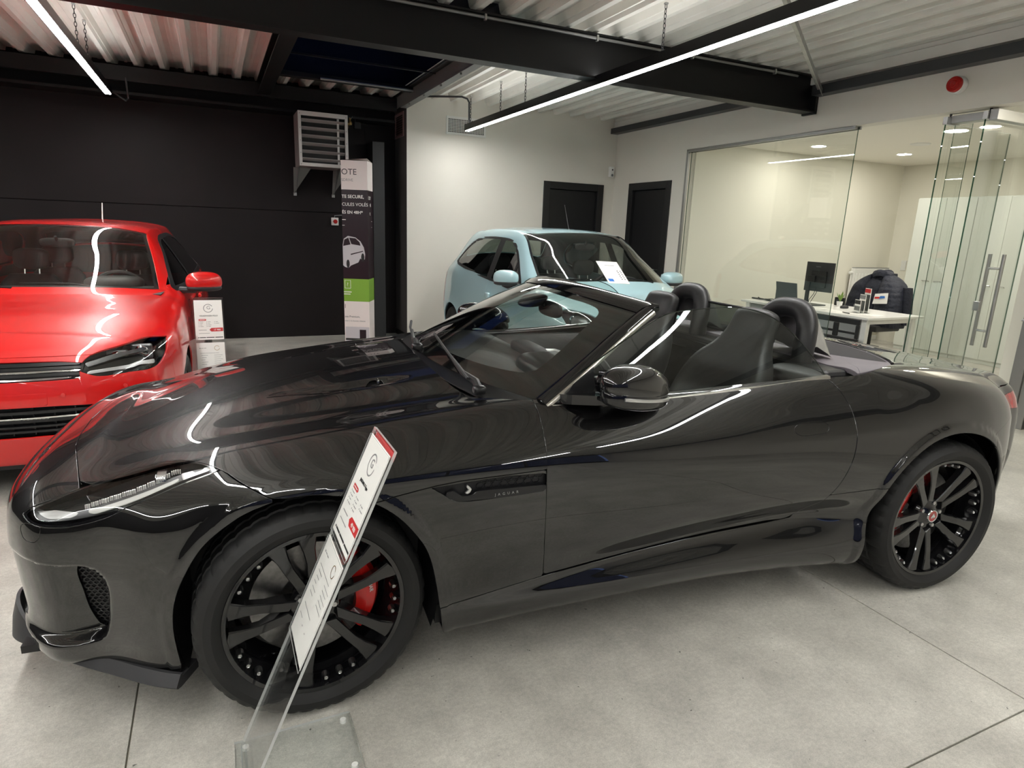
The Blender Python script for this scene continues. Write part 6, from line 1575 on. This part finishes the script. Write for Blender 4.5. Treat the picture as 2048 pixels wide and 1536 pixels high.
for body, x, z, s, m, kw in (('OTE', -.152, 2.075, .095, 'totem_purple', {}), ('SDRIVE', -.152, 2.00, .044, 'ink_grey', {}), ('TE SECURE,', -.153, 1.81, .052, 'paper', dict(bold=.0008)), ('CULES VOLÉS', -.153, 1.72, .052, 'paper', {}), ('ÉS EN 48H*', -.153, 1.63, .050, 'paper', dict(bold=.0006)),
                             ('ote Premium,', -.150, .385, .034, 'ink_black', {}), ('ulez à la bonne vitesse', -.150, .335, .028, 'ink_grey', {})):
    text(body, s, fm(x, z), m, tm, **kw)
for x0, x1, z0, z1, m in ((-.154, -.11, 1.555, 1.562, 'paper'), (-.154, -.125, 1.49, 1.496, 'paper'), (-.145, -.14, .50, .55, 'ink_black'), (-.154, -.06, .694, .704, 'paper'), (-.154, -.075, .668, .678, 'paper')): MB().box(x0, x1, -td/2-.001, -td/2, z0, z1).build('print_block', m, tm)
text('COY', .055, fs(-.10, 1.80), 'paper', tm, bold=.0008); text('VÉ', .05, fs(-.03, 1.72), 'paper', tm); text('RE', .05, fs(-.05, 1.62), 'paper', tm)
for z in (1.545, 1.475): MB().box(tw/2, tw/2+.001, .03, .08, z, z+.006).build('print_block', 'paper', tm)
P = [(-.035, 0), (.035, 0), (.035, .095), (-.035, .095)]
MB().tube([(-.105+px, -td/2-.001, .745+pz) for px, pz in P+P[:2]], .003, 4).build('print_icon', 'paper', tm)
text('?', .06, fm(-.118, .77), 'paper', tm)
# printed estate car and dashboard picture (flat print)
cp = [(-.155, 1.02), (-.155, 1.26), (-.14, 1.335), (-.09, 1.37), (0, 1.355), (.06, 1.31), (.10, 1.24), (.115, 1.16), (.11, 1.10), (.08, 1.085), (.055, 1.11), (.03, 1.06), (-.06, 1.02), (-.09, .99), (-.13, 1.0)]
MB().add([(x, -td/2-.0008, z) for x, z in cp], [tuple(range(len(cp)))]).build('print_car', 'car_print', tm)
for pl in ([(-.15, 1.25), (-.135, 1.325), (-.085, 1.35), (-.06, 1.27)], [(-.05, 1.275), (-.075, 1.35), (0, 1.345), (.05, 1.30), (.06, 1.26)], [(-.06, 1.16), (.09, 1.20), (.09, 1.19), (-.06, 1.145)]):
    MB().add([(x, -td/2-.0012, z) for x, z in pl], [tuple(range(len(pl)))]).build('print_glass', 'totem_purple', tm)
for (x, z) in ((-.095, 1.04), (.085, 1.12)): MB().add([(x+.02*math.cos(t), -td/2-.0012, z+.05*math.sin(t)) for t in np.linspace(0, 2*PI, 16, endpoint=False)], [tuple(range(16))]).build('print_wheel', 'ink_black', tm)
MB().box(-.145, .15, -td/2-.0008, -td/2, .03, .27).build('print_block', 'car_print', tm); MB().box(.03, .11, -td/2-.0014, -td/2, .06, .235).build('print_block', 'totem_purple', tm); MB().box(-.145, .03, -td/2-.0012, -td/2, .10, .125).build('print_block', 'ink_black', tm)
# ---- fan heater on brackets
ht = thing('unit_heater', 'louvred grey fan heater unit on brackets high on the black wall', 'heater', (1.30, 8.93, 2.16))
mat('heater_side', srgb(150, 138, 136), .45, metal=.2); mat('heater_face', srgb(206, 206, 202), .4)
MB().bbox(-.29, -.284, -.58, -.17, .01, .63, .002).bbox(.284, .29, -.58, -.17, .01, .63, .002).bbox(-.284, .284, -.58, -.17, .01, .016, .002).bbox(-.284, .284, -.58, -.17, .624, .63, .002).bbox(-.284, .284, -.176, -.17, .016, .624, .002).build('casing', 'heater_side', ht)
fx = MB(); y0 = -.60
for (a0, a1, b0, b1) in ((-.29, .29, .58, .63), (-.29, .29, .01, .05), (-.29, -.255, .05, .58), (.255, .29, .05, .58)): fx.bbox(a0, a1, y0, y0+.02, b0, b1, .002)
fx.build('front_frame', 'heater_face', ht)
MB().box(-.255, .255, y0+.055, y0+.06, .05, .58).build('fin_block', mat('fins', (.012, .012, .011), .6), ht)
for k in range(6):
    z = .09+k*.088
    MB().box(-.252, .252, -.030, .030, -.003, .003, rotm('X', -28), (0, y0+.026, z)).build('louvre', mat('louvre_grey', srgb(168, 166, 164), .4, metal=.2) if k == 0 else 'louvre_grey', ht)
MB().box(.165, .190, y0+.030, y0+.034, .05, .58).build('louvre_link', 'heater_face', ht)
for x in (-.27, .27):
    for z in (.03, .16, .30, .44, .60): MB().lathe([(.001, -.003), (.005, -.002), (.005, 0)], 10, 'y', (x, y0, z)).build('screw', 'galv_dark', ht)
for z in (.10, .30, .50): MB().lathe([(.001, -.003), (.005, -.002), (.005, 0)], 10, 'x', (-.29, -.45, z)).build('screw', 'galv', ht)
for x in (-.28, .20):
    b = MB().add([(x, -.008, .01), (x, -.50, .01), (x, -.008, -.30), (x+.004, -.008, .01), (x+.004, -.50, .01), (x+.004, -.008, -.30)], [(0, 2, 1), (3, 4, 5), (0, 1, 4, 3), (1, 2, 5, 4), (2, 0, 3, 5)]).build('bracket', 'galv_dark', ht)
    MB().bbox(x-.03, x+.01, -.03, -.008, -.32, -.28, .004).build('bracket_foot', 'galv', b)
    MB().add([(x-.05, -.30, .008), (x+.16, -.30, .008), (x-.03, -.05, -.30), (x-.05, -.303, .008), (x+.16, -.303, .008), (x-.03, -.053, -.30)], [(0, 1, 2), (5, 4, 3), (0, 3, 4, 1), (1, 4, 5, 2), (2, 5, 3, 0)]).build('bracket_gusset', 'galv_dark', b)
MB().tube([(.29, -.40, .56), (.34, -.40, .56), (.37, -.35, .57), (.37, -.2, .57), (.40, -.02, .57)], .014, 8).build('water_pipe', 'brass', ht)
vb = MB().lathe([(.001, 0), (.022, .003), (.026, .02), (.022, .04), (.012, .05), (.012, .085), (.001, .09)], 16, 'z', (.36, -.38, .55)).build('valve', 'brass', ht)
MB().bbox(.43, .51, -.30, -.22, .53, .61, .006).build('actuator', 'plastic_black', ht); MB().tube([(.37, -.36, .62), (.40, -.33, .66), (.44, -.28, .65), (.45, -.26, .61)], .004, 6).build('cable', 'plastic_grey', ht)
# ---- emergency button
eb = thing('emergency_button', 'small white box with red emergency button on the black wall by the totem', 'button', (1.50, YB-.019, 1.535))
MB().bbox(-.045, .045, -.05, 0, -.05, .05, .006).build('box', 'plastic_white', eb); MB().lathe([(.001, -.085), (.024, -.083), (.028, -.072), (.016, -.066), (.016, -.05)], 24, 'y').build('mushroom', 'red_plastic', eb)
MB().tube([(0, -.02, .05), (0, -.02, .075), (.10, -.02, .085), (.25, -.01, .085)], .008, 8).build('conduit', 'plastic_grey', eb)
# ---- ventilation grilles
def egg_grille(root, w, h, nx, nz, m):
    mb = MB()
    for (a0, a1, b0, b1) in ((0, w, h-.03, h), (0, w, 0, .03), (0, .03, .03, h-.03), (w-.03, w, .03, h-.03)): mb.bbox(a0, a1, -.012, 0, b0, b1, .002)
    mb.build('frame', m, root); MB().box(.02, w-.02, -.003, -.001, .02, h-.02).build('duct', 'plastic_black', root)
    for k in range(1, nz): z = .03+(h-.06)*k/nz; MB().box(.03, w-.03, -.009, -.002, z-.0035, z+.0035).build('horizontal_bar', m, root)
    for k in range(1, nx): x = .03+(w-.06)*k/nx; MB().box(x-.003, x+.003, -.010, -.002, .03, h-.03).build('vertical_bar', m, root)
g1 = thing('air_grille', 'white egg-crate ventilation grille high on the white wall', 'grille', (2.865, YW-.001, 2.70)); egg_grille(g1, .56, .225, 22, 9, 'plastic_white')
g2 = thing('air_grille', 'reddish grey louvred grille on the dark return wall beside the heater', 'grille', (2.337, 8.92, 2.64), math.radians(-90))
mat('grille_grey', srgb(150, 120, 118), .5); MB().bbox(0, .035, -.012, 0, 0, .30, .002).bbox(.385, .42, -.012, 0, 0, .30, .002).bbox(.035, .385, -.012, 0, .27, .30, .002).bbox(.035, .385, -.012, 0, 0, .03, .002).build('frame', 'grille_grey', g2)
MB().box(.03, .39, -.003, -.001, .02, .28).build('duct', 'plastic_black', g2)
for k in range(8): MB().box(.035, .385, -.010, .002, -.001, .001, rotm('X', 40), (0, -.004, .045+k*.029)).build('louvre', 'grille_grey', g2)
# ---- detector in the corner, siren, chain of cables
dt = thing('motion_detector', 'small white motion detector on the wall corner above the black doors', 'detector', (5.44, YW-.031, 2.40), 0.0)
MB().bbox(-.035, .035, -.03, .03, -.075, .075, .012).build('case', 'plastic_white', dt); MB().lathe([(.001, -.034), (.011, -.033), (.012, -.029)], 16, 'y', (0, 0, .03)).build('eye', 'plastic_black', dt); MB().lathe([(.001, -.033), (.018, -.032), (.018, -.029)], 16, 'y', (0, 0, -.045)).build('lens', 'plastic_grey', dt)
sr = thing('alarm_siren', 'round red alarm siren with white base on the white wall above the glass', 'siren', (XR-.001, 3.50, 2.765))
MB().lathe([(.001, 0), (.062, 0), (.066, -.012), (.064, -.055), (.058, -.06)], 40, 'x').build('base', 'plastic_white', sr)
MB().lathe([(.058, -.058), (.058, -.085), (.052, -.095), (.046, -.088), (.040, -.096), (.030, -.088), (.022, -.097), (.010, -.092), (.001, -.097)], 40, 'x').build('horn', 'red_plastic', sr)
# ================================================================== OFFICE FURNITURE
dk = thing('office_desk', 'white office desk behind the glass wall', 'desk', (6.715, 5.39, 0))
mat('desk_white', srgb(240, 239, 235), .3, coat=.2)
MB().bbox(-.465, .465, -.92, .91, .715, .74, .003).build('desk_top', 'desk_white', dk)
for y in (-.84, .84):
    for x in (-.38, .38): MB().bbox(x-.03, x+.03, y-.03, y+.03, 0, .714, .004).build('leg', 'desk_white', dk)
    MB().bbox(-.35, .35, y-.02, y+.02, .66, .714, .003).build('side_rail', 'desk_white', dk)
MB().bbox(-.39, -.37, -.80, .80, .30, .70, .003).build('modesty_panel', mat('panel_grey', srgb(150, 152, 152), .5), dk)
mo = thing('computer_monitor', 'black computer monitor seen from behind on the white desk', 'monitor', (6.76, 5.57, .74), 0)
MB().bbox(-.012, .012, -.20, .20, .17, .525, .006).build('screen', 'plastic_dark', mo); MB().bbox(-.035, -.012, -.12, .10, .22, .42, .008).build('rear_shell', 'plastic_black', mo)
MB().bbox(-.055, -.03, .085, .135, .0, .36, .005).build('stand_post', 'plastic_black', mo); MB().bbox(-.06, -.03, .02, .13, .28, .36, .005).build('stand_mount', 'plastic_black', mo); MB().bbox(-.14, .10, -.07, .20, 0, .012, .004).build('stand_foot', 'plastic_black', mo)
text('iiyama', .028, frame_mtx((-.0128, .06, .465), (0, -1, 0), (0, 0, 1)), 'plastic_grey', mo)
MB().tube([(-.03, -.02, .22), (-.05, -.03, .16), (-.03, .03, .08), (0, .08, .03)], .004, 6).tube([(-.03, 0, .22), (-.06, 0, .14), (-.04, .08, .05)], .004, 6).build('cable', 'plastic_black', mo)
lt = thing('laptop', 'open dark laptop on the white desk left of the monitor', 'laptop', (6.93, 6.07, .74), 0)
MB().bbox(-.11, .11, -.17, .17, 0, .016, .004).build('keyboard_base', 'plastic_dark', lt)
sc = MB().bbox(-.004, .004, -.17, .17, 0, .23, .003, rotm('Y', -12), (-.11, 0, .014)).build('lid', mat('screen_grey', srgb(62, 68, 72), .3), lt)
MB().bbox(.02, .05, -.15, .15, .016, .019, .001).build('keys', 'plastic_black', lt)
ph = thing('speaker_stick', 'small dark upright speaker on the desk next to the laptop', 'speaker', (6.86, 6.27, .74)); MB().bbox(-.025, .025, -.022, .022, 0, .012, .004).build('foot', 'plastic_black', ph); MB().bbox(-.02, .02, -.02, .02, .012, .145, .008).build('body', mat('slate', srgb(56, 64, 66), .4), ph)
cb = thing('cable_bundle', 'tangle of black cables lying on the desk in front of the laptop', 'cables', (6.52, 6.02, .74))
rnd = random.Random(3); mb = MB()
for k in range(5):
    pts = [(rnd.uniform(-.08, .08), -.25+.11*i+rnd.uniform(-.02, .02), .008+.012*rnd.random()*(i % 2)) for i in range(6)]; dn = hermite(np.array(pts)[:, :, None], np.linspace(0, 1, 6), np.linspace(0, 1, 24))[:, :, 0]
    mb = MB().tube([tuple(p) for p in dn], .006, 6).build('cable', 'plastic_black', cb)
ms_ = thing('computer_mouse', 'dark computer mouse on the desk by the monitor foot', 'mouse', (6.86, 5.24, .74)); V, F = superell((0, 0, .014), (.055, .033, .022), .7, .7, zcut=-.014); MB().add(V, F, True).build('shell', 'plastic_dark', ms_); MB().tube([(.052, 0, .012), (.10, .03, .006), (.12, .12, .004)], .002, 5).build('cable', 'plastic_black', ms_)
pf = thing('desk_clock', 'small black desk display beside the monitor', 'clock', (7.10, 5.50, .74)); MB().bbox(-.012, .012, -.07, .07, .0, .10, .006).build('case', 'plastic_black', pf); MB().bbox(-.0135, -.012, -.045, .045, .025, .08, .001).build('face', 'screen_grey', pf)
pp = thing('potted_plant', 'tiny green plant in a pale pot behind the monitor', 'plant', (7.0, 5.42, .74)); MB().lathe([(.001, 0), (.028, 0), (.036, .06), (.030, .06), (.001, .055)], 20, 'z').build('pot', 'plastic_white', pp)
mat('leaf', srgb(110, 140, 60), .5)
for k in range(9):
    a = k*2.4; r = .03+.004*k; c = Vector((0, 0, .055)); d = Vector((math.cos(a)*r, math.sin(a)*r, .07+.008*k)); n = d.cross(Vector((0, 0, 1))).normalized()*.012
    MB().add([tuple(c), tuple(c+d*.6+n), tuple(c+d), tuple(c+d*.6-n)], [(0, 1, 2, 3)]).build('leaf', 'leaf', pp)
for i, (x, y, rz) in enumerate(((6.45, 5.30, .2), (6.42, 5.02, -.15), (6.55, 4.72, .3))):
    s_ = thing('paper_sheet', ['white paper sheet on the desk nearest the monitor', 'white paper sheet on the middle of the desk', 'white paper sheet under the brochure holder end of the desk'][i], 'paper', (x, y, .7402), rz, 'papers on the desk')
    MB().box(-.105, .105, -.1485, .1485, 0, .0012).build('page', 'paper', s_)
    for r in range(6): MB().box(-.08, .03+.01*(r % 3), .10-r*.03, .104-r*.03, .0012, .0014).build('print_line', 'ink_grey', s_)
pe = thing('pen', 'dark pen lying on the white desk papers', 'pen', (6.40, 4.86, .742), 1.2); MB().tube([(-.07, 0, .005), (.055, 0, .005), (.07, 0, .005)], [.005, .005, .001], 8).build('barrel', 'plastic_black', pe); MB().tube([(-.07, 0, .010), (-.03, 0, .010)], .0018, 5).build('clip', 'steel_brushed', pe)
bh = thing('brochure_holder', 'clear tiered brochure holder with leaflets on the white desk', 'brochure holder', (6.62, 4.84, .74), math.radians(-20))
for k, (m, hgt) in enumerate((('ink_black', .15), ('ink_grey', .21), ('ink_red', .28))):
    x = -.06+k*.05
    V = [(x+dx, y, z) for dx in (0, .003) for z in (.01, hgt*.62) for y in (-.06, .06)]
    tier = link_mesh('tier', V, [(0, 1, 3, 2), (4, 6, 7, 5), (0, 4, 5, 1), (2, 3, 7, 6), (0, 2, 6, 4), (1, 5, 7, 3)], 'acrylic', bh)
    MB().box(x+.008, x+.014, -.052, .052, .01, hgt).build('leaflet', 'paper', tier); MB().box(x+.0072, x+.008, -.05, .05, hgt-.05, hgt-.006).build('leaflet_title', m, tier); MB().box(x+.0072, x+.008, -.05, .05, .03, hgt-.07).build('leaflet_photo', 'slate', tier)
MB().box(-.07, .07, -.062, .062, 0, .006).build('base', 'acrylic', bh)
# visitor chair with cut-out plastic back
vc = thing('visitor_chair', 'black visitor chair with slotted plastic back in front of the desk', 'chair', (6.08, 4.55, 0))
bk = MB()
for (y0, y1, z0, z1) in ((-.27, .27, .70, .76), (-.27, .27, .50, .56), (-.27, -.23, .56, .70), (.23, .27, .56, .70), (-.03, .03, .56, .70)): bk.bbox(-.215, -.19, y0, y1, z0, z1, .008)
bk.bbox(-.21, -.195, -.23, -.03, .60, .625, .004).bbox(-.21, -.195, .03, .23, .60, .625, .004).bbox(-.215, -.19, -.22, .22, .46, .505, .006).build('backrest', 'plastic_black', vc)
MB().bbox(-.22, .22, -.23, .23, .42, .465, .015).build('seat', 'plastic_black', vc)
for x in (-.19, .19):
    for y in (-.20, .20): MB().tube([(x*1.15, y*1.12, 0), (x, y, .43)], .012, 8).build('leg', 'steel_brushed', vc)
# desk chair with a dark jacket on it
oc = thing('desk_chair', 'black desk chair behind the white desk, under the dark jacket', 'chair', (7.62, 5.40, 0))
MB().bbox(-.23, .23, -.24, .24, .44, .52, .02).build('seat', 'plastic_dark', oc); MB().bbox(.10, .15, -.24, .24, .56, 1.06, .02).build('backrest', 'plastic_dark', oc); MB().tube([(0, 0, .08), (0, 0, .45)], .03, 12).build('gas_post', 'plastic_black', oc)
for k in range(5):
    a = 2*PI*k/5; lg = MB().tube([(0, 0, .10), (.28*math.cos(a), .28*math.sin(a), .07)], [.025, .016], 8).build('base_leg', 'plastic_black', oc); MB().lathe([(.001, -.02), (.025, -.02), (.025, .02), (.001, .02)], 16, 'x', (.28*math.cos(a), .28*math.sin(a), .026)).build('castor', 'plastic_black', lg)
mat('navy_cloth', (.012, .014, .024), .8, bump=(30, .6, .02)); mat('navy_quilt', (.020, .023, .038), .6, bump=(22, .8, .02))
jk = thing('jacket', 'dark navy quilted jacket with a white badge hung over the desk chair', 'jacket', (7.62, 5.40, .50))
def cloth(sections, name, m, parent):
    V, F = sweep(sections); return MB().add(V, F, True).build(name, m, parent, 60)
def jacket_shell(y_in, y_out, name, m, quilt, xoff):
    secs = []; prof = [(0, .98, -.12, .20), (.10, 1.0, -.14, .21), (.22, 1.0, -.14, .20), (.34, .98, -.12, .19), (.45, .93, -.09, .18), (.53, .82, -.05, .17), (.59, .62, -.01, .16), (.635, .36, .03, .15), (.655, .22, .06, .13)]
    arr = np.array(prof)[:, :, None]; dn = hermite(arr, np.array([p[0] for p in prof]), np.linspace(0, .655, 46))[:, :, 0]
    for z, k, x0, x1 in dn:
        q = .010*abs(math.sin(z*PI/.062)) if quilt else .006*math.sin(z*40+1)
        yi, yo = y_in*(1-.3*max(0, z-.3)), y_out*k; n = 22; L = []
        for j in range(n):
            t = 2*PI*j/n; c, s_ = math.cos(t), math.sin(t); rr = 1+.04*math.sin(3*t+z*9)
            yy = (yi+yo)/2+abs(yo-yi)/2*math.copysign(abs(s_)**.75, s_); xx = (x0+x1)/2+((x1-x0)/2+q)*math.copysign(abs(c)**.7, c)*rr
            L.append((xx+xoff, yy, z))
        secs.append(L)
    return cloth(secs, name, m, jk)
jacket_shell(-.05, -.385, 'right_front', 'navy_quilt', True, -.02); jacket_shell(.12, .36, 'left_front', 'navy_cloth', False, .0); jacket_shell(-.16, .26, 'back_lining', 'navy_cloth', False, .03)
cloth([[(.06+.075*math.cos(t)+dx, -.01+.13*math.sin(t)*w, .60+h+.02*math.cos(2*t)) for t in np.linspace(0, 2*PI, 18, endpoint=False)] for dx, w, h in ((0, 1.0, 0), (-.01, 1.08, .04), (.0, 1.0, .075), (.015, .85, .08))], 'collar', 'navy_quilt', jk)
arm = [[(.05+.075*math.cos(t)*k, -.37-.02*i+.045*math.sin(t)*k, .50-.15*i) for t in np.linspace(0, 2*PI, 12, endpoint=False)] for i, k in enumerate((.9, 1.05, 1.0, .9))]
cloth(arm, 'sleeve', 'navy_cloth', jk)
bg = MB().add([(-.178, -.095, .28), (-.172, -.285, .30), (-.158, -.270, .43), (-.166, -.105, .405)], [(0, 1, 2, 3)]).build('badge', 'paper', jk)
MB().add([(-.1755, -.11, .345), (-.1725, -.19, .355), (-.171, -.19, .375), (-.1735, -.115, .37)], [(0, 1, 2, 3)]).build('badge_red', 'ink_red', bg); MB().add([(-.1740, -.17, .35), (-.1700, -.245, .365), (-.1680, -.235, .39), (-.1720, -.18, .385)], [(0, 1, 2, 3)]).build('badge_blue', 'ink_blue', bg)
# radiator, socket
rd = thing('radiator', 'white panel radiator on the office wall behind the jacket', 'radiator', (9.22, 6.758, 0))
MB().bbox(-.40, .40, -.10, -.03, .18, 1.14, .008).build('panel', 'plastic_white', rd)
for k in range(11): MB().bbox(-.36+k*.068, -.335+k*.068, -.112, -.098, .24, 1.06, .006).build('rib', 'plastic_white', rd)
MB().bbox(-.39, .39, -.095, -.035, 1.14, 1.15, .003).build('top_grille', 'plastic_grey', rd); MB().tube([(-.42, -.06, .05), (-.42, -.06, 1.05)], .010, 8).build('pipe', 'plastic_white', rd); MB().lathe([(.001, -.06), (.022, -.055), (.025, -.02), (.018, 0)], 16, 'x', (-.40, -.06, 1.07)).build('valve', 'plastic_white', rd)
so = thing('wall_socket', 'white wall socket beside the radiator corner', 'socket', (9.698, 6.50, 1.20)); MB().bbox(-.012, 0, -.04, .04, -.075, .075, .004).build('plate', 'plastic_white', so)
for z in (-.035, .035): MB().lathe([(.022, -.013), (.019, -.006), (.001, -.006)], 20, 'x', (0, 0, z)).build('outlet', 'plastic_white', so)
# tall white cupboards along the far office wall
mat('cupboard', srgb(214, 218, 211), .3, coat=.3)
for k in range(4):
    y1 = 6.10-k*.80; cu = thing('cupboard', ['tall white cupboard in the office, next to the radiator corner', 'second tall white cupboard from the radiator corner', 'third tall white cupboard from the radiator corner', 'fourth tall white cupboard, nearest the right edge'][k], 'cupboard', (9.43, y1-.4, 0), 0, 'tall white office cupboards')
    MB().bbox(-.24, .26, -.398, .398, 0, 2.165, .003).build('carcass', 'cupboard', cu)
    for s in (-1, 1):
        d = MB().bbox(-.262, -.242, min(s*.002, s*.395), max(s*.002, s*.395), .06, 2.155, .003).build('door', 'cupboard', cu)
        MB().tube([(-.262, s*.04, 1.02), (-.285, s*.04, 1.03), (-.285, s*.13, 1.03), (-.262, s*.13, 1.02)], .006, 6).build('handle', 'steel_brushed', d)
